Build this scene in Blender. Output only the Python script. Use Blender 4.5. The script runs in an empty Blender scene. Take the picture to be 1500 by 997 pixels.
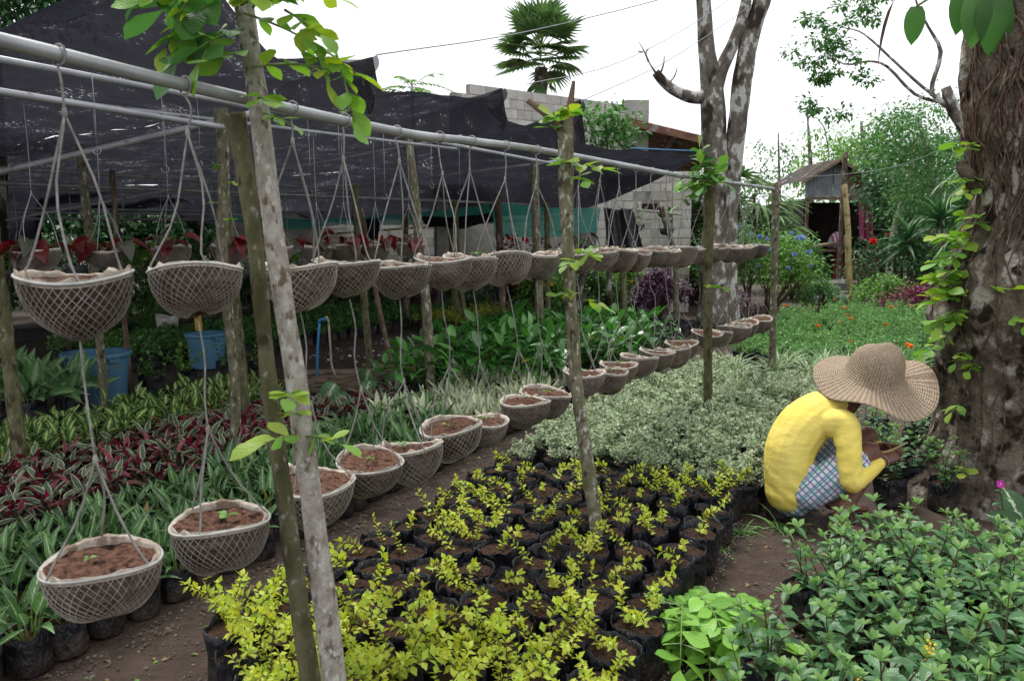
import bpy, math, random
import numpy as np
from mathutils import Vector, Matrix, Euler, noise as mnoise

random.seed(7)
RNG = np.random.default_rng(11)
SC = bpy.context.scene
COL = SC.collection

# ------------------------------------------------------------------ camera, sky, sun, exposure
cam_d = bpy.data.cameras.new("camera")
cam_d.lens = 27.6
cam_d.sensor_width = 36.0
cam_d.sensor_fit = 'HORIZONTAL'
cam_d.clip_start = 0.05
cam_d.clip_end = 1000.0
cam_d.dof.use_dof = True
cam_d.dof.focus_distance = 5.2
cam_d.dof.aperture_fstop = 6.3
cam = bpy.data.objects.new("camera", cam_d)
cam.location = (0.0, 0.0, 1.65)
cam.rotation_euler = (math.radians(90.0 - 7.6), 0.0, 0.0)
COL.objects.link(cam)
SC.camera = cam

SUN_EL, SUN_AZ = math.radians(62.0), math.radians(-25.0)   # azimuth measured from +Y towards +X
world = bpy.data.worlds.new("World")
SC.world = world
world.use_nodes = True
wt = world.node_tree
wt.nodes.clear()
w_out = wt.nodes.new("ShaderNodeOutputWorld")
w_sky = wt.nodes.new("ShaderNodeTexSky")
w_sky.sky_type = 'NISHITA'
w_sky.sun_disc = False
w_sky.sun_elevation = SUN_EL
w_sky.sun_rotation = SUN_AZ
w_sky.dust_density = 4.0
w_sky.air_density = 1.0
w_bg1 = wt.nodes.new("ShaderNodeBackground")
w_bg1.inputs[1].default_value = 0.06
w_bg2 = wt.nodes.new("ShaderNodeBackground")           # even white cloud cover
w_bg2.inputs[0].default_value = (0.965, 0.975, 1.0, 1)
w_bg2.inputs[1].default_value = 0.64
w_mix = wt.nodes.new("ShaderNodeMixShader")
w_mix.inputs[0].default_value = 0.86
wt.links.new(w_sky.outputs[0], w_bg1.inputs[0])
wt.links.new(w_bg1.outputs[0], w_mix.inputs[1])
wt.links.new(w_bg2.outputs[0], w_mix.inputs[2])
wt.links.new(w_mix.outputs[0], w_out.inputs[0])

sun_d = bpy.data.lights.new("sun", 'SUN')
sun_d.energy = 1.5
sun_d.angle = math.radians(18.0)
sun_d.color = (1.0, 0.97, 0.92)
sun = bpy.data.objects.new("sun", sun_d)
sdir = Vector((math.sin(SUN_AZ) * math.cos(SUN_EL), math.cos(SUN_AZ) * math.cos(SUN_EL), math.sin(SUN_EL)))
sun.rotation_euler = sdir.to_track_quat('Z', 'Y').to_euler()
sun.location = sdir * 30
COL.objects.link(sun)

SC.view_settings.view_transform = 'Standard'
SC.view_settings.look = 'None'
SC.view_settings.exposure = 1.3
SC.view_settings.gamma = 1.0
SC.view_settings.use_curve_mapping = False
SC.render.engine = 'CYCLES'
SC.cycles.use_denoising = True
SC.cycles.max_bounces = 6
SC.cycles.diffuse_bounces = 3
SC.cycles.glossy_bounces = 2
SC.cycles.transmission_bounces = 3
SC.cycles.transparent_max_bounces = 10

# ------------------------------------------------------------------ layout frame: s runs along the rows, t to the right of the path edge
O2 = np.array([-1.66, 3.0]); U2 = np.array([0.438, 0.899]); V2 = np.array([0.899, -0.438])
ROWANG = -math.atan2(0.438, 0.899)
def W(s, t, z=0.0):
    p = O2 + U2 * s + V2 * t
    return Vector((p[0], p[1], z))
def row_t(s):
    return float(np.interp(s, [-0.8, 2.3, 4.4, 6.4], [1.12, 1.15, 1.42, 1.70]))
def in_sight(p, m=0.35):
    # repeats well outside the photograph's frame are left out
    d = p.y * 0.99
    return d > 1.7 and abs(p.x) < (0.652 * d + m) and (p.y > 2.45 - m)

# ------------------------------------------------------------------ mesh helpers
class MB:
    def __init__(self):
        self.V = []; self.F = []; self.UV = []; self.T = []; self.n = 0
    def add(self, V, F, mat=0, uv=None, tint=0.5):
        V = np.asarray(V, dtype=np.float32).reshape(-1, 3)
        k = len(V)
        if uv is None: uv = np.zeros((k, 2), np.float32)
        self.UV.append(np.asarray(uv, np.float32).reshape(-1, 2))
        t = np.asarray(tint, np.float32)
        self.T.append(np.full(k, float(t), np.float32) if t.ndim == 0 else t)
        self.V.append(V)
        groups = {}
        if isinstance(F, np.ndarray):
            groups[F.shape[1]] = F
        else:
            for f in F: groups.setdefault(len(f), []).append(f)
        for kk, arr in groups.items():
            self.F.append((np.asarray(arr, np.int64) + self.n, mat))
        self.n += k
        return self
    def build(self, name, mats, smooth=True):
        me = bpy.data.meshes.new(name)
        if not self.V:
            return me
        V = np.concatenate(self.V); UV = np.concatenate(self.UV); T = np.concatenate(self.T)
        loops = np.concatenate([f.reshape(-1) for f, m in self.F]).astype(np.int32)
        cnt = np.concatenate([np.full(len(f), f.shape[1]) for f, m in self.F]).astype(np.int32)
        mi = np.concatenate([np.full(len(f), m) for f, m in self.F]).astype(np.int32)
        st = np.zeros(len(cnt), np.int32); st[1:] = np.cumsum(cnt)[:-1]
        me.vertices.add(len(V)); me.vertices.foreach_set("co", V.reshape(-1))
        me.loops.add(len(loops)); me.loops.foreach_set("vertex_index", loops)
        me.polygons.add(len(cnt)); me.polygons.foreach_set("loop_start", st)
        me.polygons.foreach_set("loop_total", cnt)
        me.polygons.foreach_set("material_index", mi)
        me.polygons.foreach_set("use_smooth", np.full(len(cnt), smooth, dtype=bool))
        uvl = me.uv_layers.new(name="UVMap")
        uvl.data.foreach_set("uv", UV[loops].reshape(-1))
        at = me.attributes.new("tint", 'FLOAT', 'POINT')
        at.data.foreach_set("value", T)
        for m in (mats if isinstance(mats, (list, tuple)) else [mats]): me.materials.append(m)
        me.update(calc_edges=True); me.validate()
        return me

def obj(name, me, parent=None, loc=None, rot=None, scale=None, mat=None):
    o = bpy.data.objects.new(name, me)
    COL.objects.link(o)
    if parent is not None: o.parent = parent
    if mat is not None:
        o.matrix_basis = mat
    else:
        if loc is not None: o.location = loc
        if rot is not None: o.rotation_euler = rot
        if scale is not None: o.scale = (scale,) * 3 if isinstance(scale, (int, float)) else scale
    return o
def tag(o, label, cat, group=None):
    o['label'] = label; o['category'] = cat
    if group: o['group'] = group
    return o
def thing(name, label, cat, loc=(0, 0, 0), rot=(0, 0, 0), scale=None, group=None):
    o = obj(name, None, None, loc, rot, scale)
    o.empty_display_size = 0.05
    return tag(o, label, cat, group)
def structure(o):
    o['kind'] = 'structure'; return o
def stuff(o):
    o['kind'] = 'stuff'; return o

_ON = "zeroth first second third fourth fifth sixth seventh eighth ninth tenth eleventh twelfth thirteenth fourteenth fifteenth sixteenth seventeenth eighteenth nineteenth".split()
_TN = {2: "twenty", 3: "thirty", 4: "forty", 5: "fifty"}
_TO = {2: "twentieth", 3: "thirtieth", 4: "fortieth", 5: "fiftieth"}
def nth(i):
    if i < 20: return _ON[i]
    a, b = divmod(i, 10)
    return _TO[a] if b == 0 else _TN[a] + "-" + _ON[b]

def nrm(a): return a / np.maximum(np.linalg.norm(a, axis=-1, keepdims=True), 1e-9)

def spline(pts, n):
    """Catmull-Rom through pts, n samples."""
    P = np.asarray(pts, float)
    if len(P) == 2:
        k = np.linspace(0, 1, n)[:, None]; return P[0] * (1 - k) + P[1] * k
    Q = np.vstack([2 * P[0] - P[1], P, 2 * P[-1] - P[-2]])
    u = np.linspace(0, len(P) - 1 - 1e-6, n); i = u.astype(int); f = (u - i)[:, None]
    p0, p1, p2, p3 = Q[i], Q[i + 1], Q[i + 2], Q[i + 3]
    return 0.5 * (2 * p1 + (p2 - p0) * f + (2 * p0 - 5 * p1 + 4 * p2 - p3) * f ** 2 + (3 * p1 - p0 - 3 * p2 + p3) * f ** 3)

def tube(mb, pts, radii, n=8, segs=None, mat=0, bump=0.0, bscale=6.0, cap=True, flat=None, tint=0.5, seed=0.0):
    """Swept tube; flat = (axis vector, factor) squashes the section along an axis."""
    P = np.asarray(pts, float)
    if segs: 
        R = np.interp(np.linspace(0, 1, segs), np.linspace(0, 1, len(np.atleast_1d(radii))), np.atleast_1d(radii)) if np.ndim(radii) else np.full(segs, radii)
        P = spline(P, segs)
    else:
        R = np.broadcast_to(np.asarray(radii, float), (len(P),)).copy()
    m = len(P)
    T = np.zeros_like(P); T[1:-1] = P[2:] - P[:-2]; T[0] = P[1] - P[0]; T[-1] = P[-1] - P[-2]
    T = nrm(T)
    up = np.array([0, 0, 1.0]) if abs(T[0][2]) < 0.9 else np.array([1.0, 0, 0])
    X = np.zeros_like(P); x = np.cross(T[0], up); x /= np.linalg.norm(x)
    for i in range(m):
        x = x - T[i] * (x @ T[i]); x /= max(np.linalg.norm(x), 1e-9); X[i] = x
    Y = np.cross(T, X)
    a = np.linspace(0, 2 * math.pi, n, endpoint=False)
    off = (X[:, None, :] * np.cos(a)[None, :, None] + Y[:, None, :] * np.sin(a)[None, :, None])
    rr = np.repeat(R[:, None], n, 1)
    if bump:
        for i in range(m):
            for j in range(n):
                q = P[i] + off[i, j] * R[i]
                rr[i, j] *= 1 + bump * mnoise.noise(Vector(q * bscale) + Vector((seed, seed * 2, 0)))
    D = off * rr[:, :, None]
    if flat is not None:
        ax = np.asarray(flat[0], float); ax /= np.linalg.norm(ax)
        D = D - (D @ ax)[:, :, None] * ax * (1 - flat[1])
    V = (P[:, None, :] + D).reshape(-1, 3)
    L = np.concatenate([[0], np.cumsum(np.linalg.norm(np.diff(P, axis=0), axis=1))])
    uv = np.stack([np.repeat((np.arange(n) / n)[None, :], m, 0), np.repeat(L[:, None], n, 1)], -1).reshape(-1, 2)
    F = []
    for i in range(m - 1):
        for j in range(n):
            k = (j + 1) % n
            F.append((i * n + j, i * n + k, (i + 1) * n + k, (i + 1) * n + j))
    F = [tuple(f) for f in F]
    if cap:
        F.append(tuple(range(n - 1, -1, -1))); F.append(tuple((m - 1) * n + j for j in range(n)))
    mb.add(V, F, mat, uv, tint)
    return mb

def box(mb, c, d, mat=0, M=None, jit=0.0):
    x, y, z = (np.asarray(d, float) / 2)
    V = np.array([[sx * x, sy * y, sz * z] for sx in (-1, 1) for sy in (-1, 1) for sz in (-1, 1)])
    if jit: V = V + RNG.uniform(-jit, jit, V.shape)
    if M is not None: V = V @ np.asarray(M, float).T
    V = V + np.asarray(c, float)
    F = [(0, 1, 3, 2), (4, 6, 7, 5), (0, 4, 5, 1), (2, 3, 7, 6), (0, 2, 6, 4), (1, 5, 7, 3)]
    mb.add(V, F, mat); return mb

def lathe(mb, prof, n=24, mat=0, wob=None, cap0=False, cap1=False, c=(0, 0, 0)):
    """prof: list of (r, z); wob(angle, k) -> (dr multiplier, dz)."""
    m = len(prof); V = []; UV = []
    for k, (r, z) in enumerate(prof):
        for j in range(n):
            a = 2 * math.pi * j / n
            fr, dz = wob(a, k) if wob else (1, 0)
            V.append((c[0] + r * fr * math.cos(a), c[1] + r * fr * math.sin(a), c[2] + z + dz))
            UV.append((j / n, k / max(1, m - 1)))
    F = []
    for k in range(m - 1):
        for j in range(n):
            jj = (j + 1) % n
            F.append((k * n + j, k * n + jj, (k + 1) * n + jj, (k + 1) * n + j))
    if cap0: F.append(tuple(range(n - 1, -1, -1)))
    if cap1: F.append(tuple((m - 1) * n + j for j in range(n)))
    mb.add(V, F, mat, UV); return mb

# ---- leaves
def leaf_t(n=3, w=0.3, fold=0.2, curl=0.25, kind='oval', wave=0.0):
    """Leaf of length 1 along +Y, top side +Z; returns V, F(quads), UV."""
    V = []; UV = []
    for i in range(n + 1):
        v = i / n
        if kind == 'oval': ww = math.sin(math.pi * min(1, max(0, v)) ** 0.85) ** 0.8
        elif kind == 'lance': ww = math.sin(math.pi * v ** 0.7) ** 0.9
        elif kind == 'heart': ww = (math.sin(math.pi * (0.18 + 0.82 * v)) ** 0.75) * (1.0 if v > 0 else 0.85)
        elif kind == 'blade': ww = min(1, (1 - v) * 2.2) * (0.75 + 0.25 * min(1, v * 5))
        elif kind == 'obov': ww = math.sin(math.pi * v ** 1.35) ** 0.8
        ww = max(ww, 0.03) * w
        z = -curl * v * v
        y = v * (1 - 0.25 * abs(curl) * v)
        e = ww * fold + wave * math.sin(v * 11) * w
        V += [(-ww, y, z + e), (0, y, z), (ww, y, z + e)]
        UV += [(0, v), (0.5, v), (1, v)]
    F = []
    for i in range(n):
        a = i * 3
        F += [(a, a + 1, a + 4, a + 3), (a + 1, a + 2, a + 5, a + 4)]
    return np.array(V), np.array(F), np.array(UV)
def tiny_t(w=0.28, fold=0.3, curl=0.12):
    V = np.array([(0, 0, 0), (w, 0.5, w * fold), (0, 1, -curl), (-w, 0.5, w * fold)])
    return V, np.array([(0, 1, 2), (0, 2, 3)]), np.array([(0.5, 0), (1, 0.5), (0.5, 1), (0, 0.5)])

def frames(D, up=None):
    D = nrm(np.asarray(D, float))
    if up is None: up = np.array([0, 0, 1.0]) + RNG.normal(0, 0.25, D.shape)
    X = nrm(np.cross(D, up)); Z = np.cross(X, D)
    return np.stack([X, D, Z], -1)           # columns
def cloud(mb, tmpl, P, D, S, mat=0, tint=None, up=None):
    V, F, UV = tmpl
    P = np.asarray(P, float); n = len(P)
    if n == 0: return mb
    R = frames(D, up); S = np.broadcast_to(np.asarray(S, float), (n,))
    VV = np.einsum('nij,vj->nvi', R, V) * S[:, None, None] + P[:, None, :]
    k = len(V)
    FF = (F[None] + (np.arange(n) * k)[:, None, None]).reshape(-1, F.shape[1])
    if tint is None: tint = RNG.random(n)
    mb.add(VV.reshape(-1, 3), FF, mat, np.tile(UV, (n, 1)), np.repeat(np.asarray(tint, np.float32), k))
    return mb
def leaf_matrix(p, d, size, up=None):
    R = frames(np.array([d], float), None if up is None else np.array([up], float))[0]
    M = Matrix.Identity(4)
    for i in range(3):
        for j in range(3): M[i][j] = float(R[i, j]) * size
        M[i][3] = float(p[i])
    return M
def unit(az, el): return np.array([math.cos(az) * math.cos(el), math.sin(az) * math.cos(el), math.sin(el)])
def rnd(a, b): return random.uniform(a, b)
# ------------------------------------------------------------------ materials
class NT:
    def __init__(self, name):
        self.m = bpy.data.materials.new(name); self.m.use_nodes = True
        self.t = self.m.node_tree; self.t.nodes.clear()
        self.out = self.t.nodes.new("ShaderNodeOutputMaterial")
    def n(self, typ, **kw):
        nd = self.t.nodes.new("ShaderNode" + typ)
        for k, v in kw.items():
            if k[0] == '_': setattr(nd, k[1:], v)
        for k, v in kw.items():
            if k[0] != '_':
                key = int(k[1:]) if k[0] == 'i' and k[1:].isdigit() else k
                s = nd.inputs[key]
                if hasattr(v, 'is_output') or isinstance(v, bpy.types.NodeSocket): self.t.links.new(v, s)
                else: s.default_value = v
        return nd
    def math(self, op, a, b=0.0, clamp=False):
        nd = self.n("Math", _operation=op, _use_clamp=clamp, i0=a, i1=b); return nd.outputs[0]
    def mix(self, f, a, b, mode='MIX'):
        nd = self.t.nodes.new("ShaderNodeMix"); nd.data_type = 'RGBA'; nd.blend_type = mode
        for s, v in ((nd.inputs[0], f), (nd.inputs[6], a), (nd.inputs[7], b)):
            if isinstance(v, bpy.types.NodeSocket): self.t.links.new(v, s)
            else: s.default_value = v if not (isinstance(v, tuple) and len(v) == 3) else (*v, 1)
        return nd.outputs[2]
    def smooth(self, v, a, b, lo=0.0, hi=1.0):
        nd = self.n("MapRange", _interpolation_type='SMOOTHSTEP')
        for s, x in zip(nd.inputs[:5], (v, a, b, lo, hi)):
            if isinstance(x, bpy.types.NodeSocket): self.t.links.new(x, s)
            else: s.default_value = x
        return nd.outputs[0]
    def coord(self, kind='Object', rand=True, scale=None):
        c = self.n("TexCoord").outputs[kind]
        if rand:
            r = self.n("ObjectInfo").outputs['Random']
            mm = self.n("VectorMath", _operation='SCALE', i0=(13.0, 29.0, 41.0)); self.t.links.new(r, mm.inputs[3])
            c = self.n("VectorMath", _operation='ADD', i0=c, i1=mm.outputs[0]).outputs[0]
        if scale is not None:
            c = self.n("Mapping", i0=c, Scale=scale).outputs[0]
        return c
    def noise(self, c, scale, detail=4.0, rough=0.55):
        return self.n("TexNoise", Vector=c, Scale=scale, Detail=detail, Roughness=rough).outputs[0]
    def bump(self, h, strength=0.4, dist=0.01):
        return self.n("Bump", Strength=strength, Distance=dist, Height=h).outputs[0]
    def principled(self, col, rough=0.6, spec=0.4, normal=None, metal=0.0):
        kw = {'Base Color': col if not (isinstance(col, tuple) and len(col) == 3) else (*col, 1), 'Roughness': rough, 'Specular IOR Level': spec, 'Metallic': metal}
        if normal is not None: kw['Normal'] = normal
        return self.n("BsdfPrincipled", **kw).outputs[0]
    def done(self, sh):
        self.t.links.new(sh, self.out.inputs[0]); return self.m

def mottled(name, c1, c2, scale=8.0, rough=0.7, spec=0.3, c3=None, s3=3.0, t3=(0.55, 0.65), bump=0.4, bdist=0.01, bscale=None, stretch=None, metal=0.0, c4=None, s4=20.0, t4=(0.6, 0.68), vary=0.15):
    t = NT(name)
    c = t.coord('Object', True, stretch)
    f = t.smooth(t.noise(c, scale), 0.3, 0.7)
    col = t.mix(f, c1, c2)
    if c3: col = t.mix(t.smooth(t.noise(c, s3, 3.0), *t3), col, c3)
    if c4: col = t.mix(t.smooth(t.noise(c, s4, 2.0), *t4), col, c4)
    if vary:
        r = t.n("ObjectInfo").outputs['Random']
        v = t.math('ADD', t.math('MULTIPLY', r, 2 * vary), 1 - vary)
        hv = t.n("HueSaturation", Value=v, Color=col); col = hv.outputs[0]
    h = t.noise(c, bscale or scale * 4, 5.0, 0.6)
    return t.done(t.principled(col, rough, spec, t.bump(h, bump, bdist), metal))

def leafmat(name, c1, c2, rough=0.42, trans=0.22, pat=None, pc=None, back=None, spec=0.32, vary=0.16, w=(0.12, 0.24), nscale=9.0, namp=0.35, vein=True):
    t = NT(name)
    at = t.n("Attribute", _attribute_name="tint").outputs['Fac']
    rnd_ = t.n("ObjectInfo").outputs['Random']
    k = t.math('FRACT', t.math('ADD', at, rnd_))
    col = t.mix(k, c1, c2)
    uv = t.n("TexCoord").outputs['UV']
    sx = t.n("SeparateXYZ", i0=uv)
    d = t.math('ABSOLUTE', t.math('SUBTRACT', sx.outputs[0], 0.5)); d = t.math('MULTIPLY', d, 2.0)
    if pat:
        c = t.coord('Object', True)
        off = t.n("CombineXYZ", i0=t.math('MULTIPLY', k, 37.0), i1=t.math('MULTIPLY', k, 17.0))
        uvr = t.n("VectorMath", _operation='ADD', i0=uv, i1=off.outputs[0]).outputs[0]
        nz = t.math('MULTIPLY', t.math('SUBTRACT', t.noise(uvr, nscale, 3.0), 0.5), namp * 2)
        dd = t.math('ADD', d, nz)
        if pat == 'stripe': mask = t.smooth(dd, w[0], w[1], 1.0, 0.0)
        elif pat == 'edge': mask = t.smooth(dd, w[0], w[1])
        elif pat == 'splash': mask = t.smooth(t.noise(uvr, nscale, 3.0), w[0], w[1])
        elif pat == 'feather':
            ph = t.math('ADD', t.math('MULTIPLY', sx.outputs[1], 60.0), t.math('MULTIPLY', d, -26.0))
            wv = t.math('SINE', ph)
            a = t.smooth(t.math('ADD', wv, t.math('MULTIPLY', nz, 2.5)), 0.35, 0.9)
            a = t.math('MULTIPLY', t.math('MULTIPLY', a, t.smooth(d, 0.25, 0.8, 1.0, 0.0)), t.smooth(t.noise(uvr, 14.0, 2.0), 0.45, 0.6, 0.0, 0.75))
            mask = t.math('MAXIMUM', a, t.smooth(dd, w[0], w[1], 1.0, 0.0))
        col = t.mix(mask, col, pc)
    if vary:
        v = t.math('ADD', t.math('MULTIPLY', k, 2 * vary), 1 - vary)
        col = t.n("HueSaturation", Value=v, Color=col).outputs[0]
    if back:
        col = t.mix(t.n("NewGeometry").outputs['Backfacing'], col, back)
    nor = None
    if vein:
        h = t.math('SINE', t.math('ADD', t.math('MULTIPLY', sx.outputs[1], 45.0), t.math('MULTIPLY', d, -12.0)))
        h = t.math('ADD', t.math('MULTIPLY', h, 0.3), t.smooth(d, 0.0, 0.12))
        nor = t.bump(h, 0.35, 0.002)
    p = t.principled(col, rough, spec, nor)
    tr = t.n("BsdfTranslucent", Color=t.n("HueSaturation", Value=1.5, Saturation=1.1, Color=col).outputs[0]).outputs[0]
    sh = t.n("MixShader", i0=trans, i1=p, i2=tr).outputs[0]
    return t.done(sh)

MT = {}
# ground and soils
def ground_mat():
    t = NT("soil_ground"); c = t.coord('Object', False)
    n1 = t.noise(c, 0.7, 5.0); n2 = t.noise(c, 6.0, 6.0, 0.65); n3 = t.noise(c, 45.0, 4.0, 0.7)
    col = t.mix(t.smooth(n1, 0.35, 0.65), (0.050, 0.031, 0.023), (0.082, 0.055, 0.043))
    col = t.mix(t.smooth(n2, 0.42, 0.72), col, (0.108, 0.076, 0.060))
    col = t.mix(t.smooth(n3, 0.58, 0.7), col, (0.030, 0.019, 0.014))
    n4 = t.noise(c, 1.6, 3.0)
    col = t.mix(t.math('MULTIPLY', t.smooth(n4, 0.60, 0.72), 0.5), col, (0.05, 0.062, 0.026))
    h = t.math('ADD', t.math('MULTIPLY', n2, 1.0), t.math('MULTIPLY', n3, 0.5))
    rough = t.smooth(n2, 0.3, 0.7, 0.55, 0.9)
    return t.done(t.principled(col, rough, 0.3, t.bump(h, 1.0, 0.06)))
MT['ground'] = ground_mat()
MT['pot_soil'] = mottled("potting_soil", (0.026, 0.015, 0.011), (0.066, 0.038, 0.027), 70, 0.95, 0.1, c3=(0.02, 0.011, 0.008), s3=30, bump=1.0, bdist=0.012, bscale=70)
MT['peat'] = mottled("coir_soil", (0.052, 0.026, 0.018), (0.145, 0.078, 0.052), 70, 0.95, 0.1, c3=(0.024, 0.013, 0.010), s3=44, bump=1.0, bdist=0.01, bscale=80)
def bag_mat():
    t = NT("black_plastic_bag"); c = t.coord('Object', True)
    n1 = t.noise(c, 14.0, 4.0); n2 = t.noise(t.n("Mapping", i0=c, Rotation=(0.5, 0.3, 0), Scale=(1.5, 1.5, 0.8)).outputs[0], 15.0, 3.0, 0.55)
    r = t.n("ObjectInfo").outputs['Random']
    z = t.n("SeparateXYZ", i0=t.n("TexCoord").outputs['Object']).outputs[2]
    dust = t.math('MULTIPLY', t.smooth(t.math('SUBTRACT', t.math('MULTIPLY', n1, 0.16), z), -0.08, 0.05), t.math('ADD', t.math('MULTIPLY', r, 0.55), 0.2))
    col = t.mix(dust, (0.009, 0.010, 0.014), (0.10, 0.076, 0.06))
    rough = t.smooth(n1, 0.3, 0.7, 0.32, 0.6)
    return t.done(t.principled(col, rough, 0.34, t.bump(n2, 1.0, 0.04)))
MT['bag'] = bag_mat()
# baskets
MT['husk'] = mottled("coconut_husk", (0.070, 0.050, 0.040), (0.165, 0.125, 0.103), 34, 0.95, 0.1, c3=(0.20, 0.165, 0.145), s3=12, t3=(0.54, 0.72), bump=1.0, bdist=0.02, bscale=90, stretch=(1, 1, 2.5), vary=0.32)
MT['net'] = mottled("net_thread", (0.25, 0.22, 0.19), (0.44, 0.41, 0.37), 14, 0.9, 0.12, c3=(0.19, 0.155, 0.12), s3=9, t3=(0.55, 0.68), bump=0.3, vary=0.3)
MT['liner'] = mottled("frayed_liner", (0.33, 0.275, 0.225), (0.53, 0.47, 0.40), 30, 0.95, 0.1, c3=(0.22, 0.16, 0.12), s3=14, bump=0.8, vary=0.28)
MT['rimwire'] = mottled("rim_cord", (0.36, 0.36, 0.34), (0.50, 0.50, 0.47), 25, 0.8, 0.2, c3=(0.20, 0.29, 0.25), s3=18, t3=(0.6, 0.7), bump=0.3)
MT['cord'] = mottled("grey_twine", (0.17, 0.17, 0.16), (0.31, 0.30, 0.285), 30, 0.8, 0.2, bump=0.4, bscale=160)
MT['thin_wire'] = mottled("thin_wire", (0.18, 0.19, 0.21), (0.30, 0.31, 0.33), 30, 0.5, 0.4, bump=0.1)
# wood, bark
MT['stake'] = mottled("lichened_stake_bark", (0.10, 0.095, 0.055), (0.20, 0.185, 0.13), 28, 0.92, 0.12, c3=(0.40, 0.385, 0.34), s3=34, t3=(0.56, 0.66), bump=1.0, bdist=0.012, bscale=70, stretch=(1, 1, 0.55), c4=(0.055, 0.042, 0.028), s4=22, t4=(0.60, 0.70))
MT['stake_pale'] = mottled("pale_stake_bark", (0.26, 0.235, 0.195), (0.43, 0.405, 0.36), 32, 0.92, 0.12, c3=(0.14, 0.11, 0.08), s3=30, t3=(0.54, 0.66), bump=1.0, bdist=0.012, bscale=80, stretch=(1, 1, 0.6), c4=(0.48, 0.47, 0.44), s4=46, t4=(0.58, 0.66))
MT['stake_green'] = mottled("mossy_stake_bark", (0.085, 0.088, 0.042), (0.165, 0.155, 0.09), 24, 0.92, 0.12, c3=(0.28, 0.275, 0.23), s3=48, t3=(0.60, 0.70), bump=1.0, bdist=0.012, bscale=70, stretch=(1, 1, 0.5), c4=(0.06, 0.05, 0.03), s4=20, t4=(0.57, 0.68))
MT['stake_brown'] = mottled("brown_stick", (0.075, 0.048, 0.033), (0.16, 0.115, 0.085), 10, 0.9, 0.15, c3=(0.25, 0.22, 0.18), s3=15, bump=0.8, stretch=(1, 1, 0.4))
MT['bark_big'] = mottled("old_tree_bark", (0.060, 0.046, 0.036), (0.165, 0.135, 0.108), 9, 0.95, 0.12, c3=(0.34, 0.31, 0.275), s3=7.5, t3=(0.52, 0.66), bump=1.0, bdist=0.07, bscale=20, stretch=(1, 1, 0.75), c4=(0.022, 0.016, 0.012), s4=11, t4=(0.54, 0.66))
MT['bark_tree'] = mottled("lichened_tree_bark", (0.12, 0.103, 0.086), (0.26, 0.23, 0.195), 7, 0.95, 0.12, c3=(0.52, 0.52, 0.49), s3=7.0, t3=(0.525, 0.59), bump=1.0, bdist=0.05, bscale=26, stretch=(1, 1, 0.6), c4=(0.045, 0.035, 0.028), s4=3.2, t4=(0.54, 0.66))
MT['vine_root'] = mottled("aerial_root", (0.060, 0.036, 0.027), (0.12, 0.078, 0.060), 20, 0.85, 0.2, c3=(0.21, 0.155, 0.12), s3=9, bump=0.6)
MT['stem'] = mottled("green_brown_stem", (0.07, 0.055, 0.028), (0.11, 0.075, 0.04), 30, 0.8, 0.2, bump=0.3)
MT['stem_green'] = mottled("green_stem", (0.10, 0.17, 0.04), (0.16, 0.24, 0.06), 30, 0.6, 0.3, bump=0.2)
MT['plank'] = mottled("weathered_wood", (0.12, 0.088, 0.062), (0.24, 0.19, 0.145), 6, 0.85, 0.2, c3=(0.06, 0.045, 0.035), s3=5, bump=0.6, stretch=(1, 6, 6))
MT['pale_stick'] = mottled("pale_peeled_pole", (0.24, 0.19, 0.085), (0.38, 0.31, 0.16), 7, 0.8, 0.2, c3=(0.10, 0.07, 0.04), s3=9, t3=(0.58, 0.66), bump=0.5)
MT['plastic_sheet'] = mottled("black_sheet", (0.012, 0.012, 0.015), (0.022, 0.022, 0.027), 12, 0.4, 0.45, c3=(0.24, 0.23, 0.22), s3=16, t3=(0.66, 0.74), bump=1.0, bdist=0.03, bscale=14)
# metal, masonry
MT['pipe'] = mottled("galvanised_pipe", (0.21, 0.225, 0.23), (0.32, 0.335, 0.34), 5, 0.42, 0.5, c3=(0.20, 0.17, 0.15), s3=9, t3=(0.62, 0.72), bump=0.12, metal=0.35)
MT['pipe_dark'] = mottled("dull_steel_pipe", (0.24, 0.255, 0.275), (0.36, 0.375, 0.395), 5, 0.5, 0.45, c3=(0.16, 0.105, 0.08), s3=8, t3=(0.62, 0.72), bump=0.12, metal=0.3)
MT['block'] = mottled("concrete_block", (0.40, 0.38, 0.345), (0.52, 0.50, 0.465), 4, 0.95, 0.12, c3=(0.27, 0.25, 0.22), s3=1.6, t3=(0.56, 0.78), bump=0.6, bdist=0.01, bscale=40, vary=0.16)
MT['mortar'] = mottled("grey_mortar", (0.20, 0.19, 0.17), (0.29, 0.275, 0.25), 9, 0.98, 0.1, bump=0.7)
MT['plaster'] = mottled("grey_cement", (0.30, 0.29, 0.27), (0.42, 0.41, 0.385), 2.5, 0.95, 0.15, c3=(0.20, 0.185, 0.165), s3=1.4, t3=(0.55, 0.75), bump=0.5)
MT['rust'] = mottled("rusty_sheet", (0.105, 0.048, 0.030), (0.20, 0.105, 0.068), 4, 0.8, 0.25, c3=(0.22, 0.20, 0.185), s3=2.0, bump=0.4)
MT['corr'] = mottled("blue_grey_corrugated", (0.16, 0.178, 0.205), (0.25, 0.27, 0.30), 3, 0.6, 0.35, c3=(0.15, 0.10, 0.085), s3=2.4, t3=(0.60, 0.72), bump=0.2)
MT['roof_dark'] = mottled("old_roof_sheet", (0.028, 0.023, 0.022), (0.06, 0.05, 0.047), 3, 0.8, 0.2, c3=(0.09, 0.055, 0.042), s3=2.0, bump=0.3)
MT['shedwall'] = mottled("dark_shed_boards", (0.018, 0.013, 0.012), (0.035, 0.024, 0.022), 4, 0.9, 0.2, bump=0.5)
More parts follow.
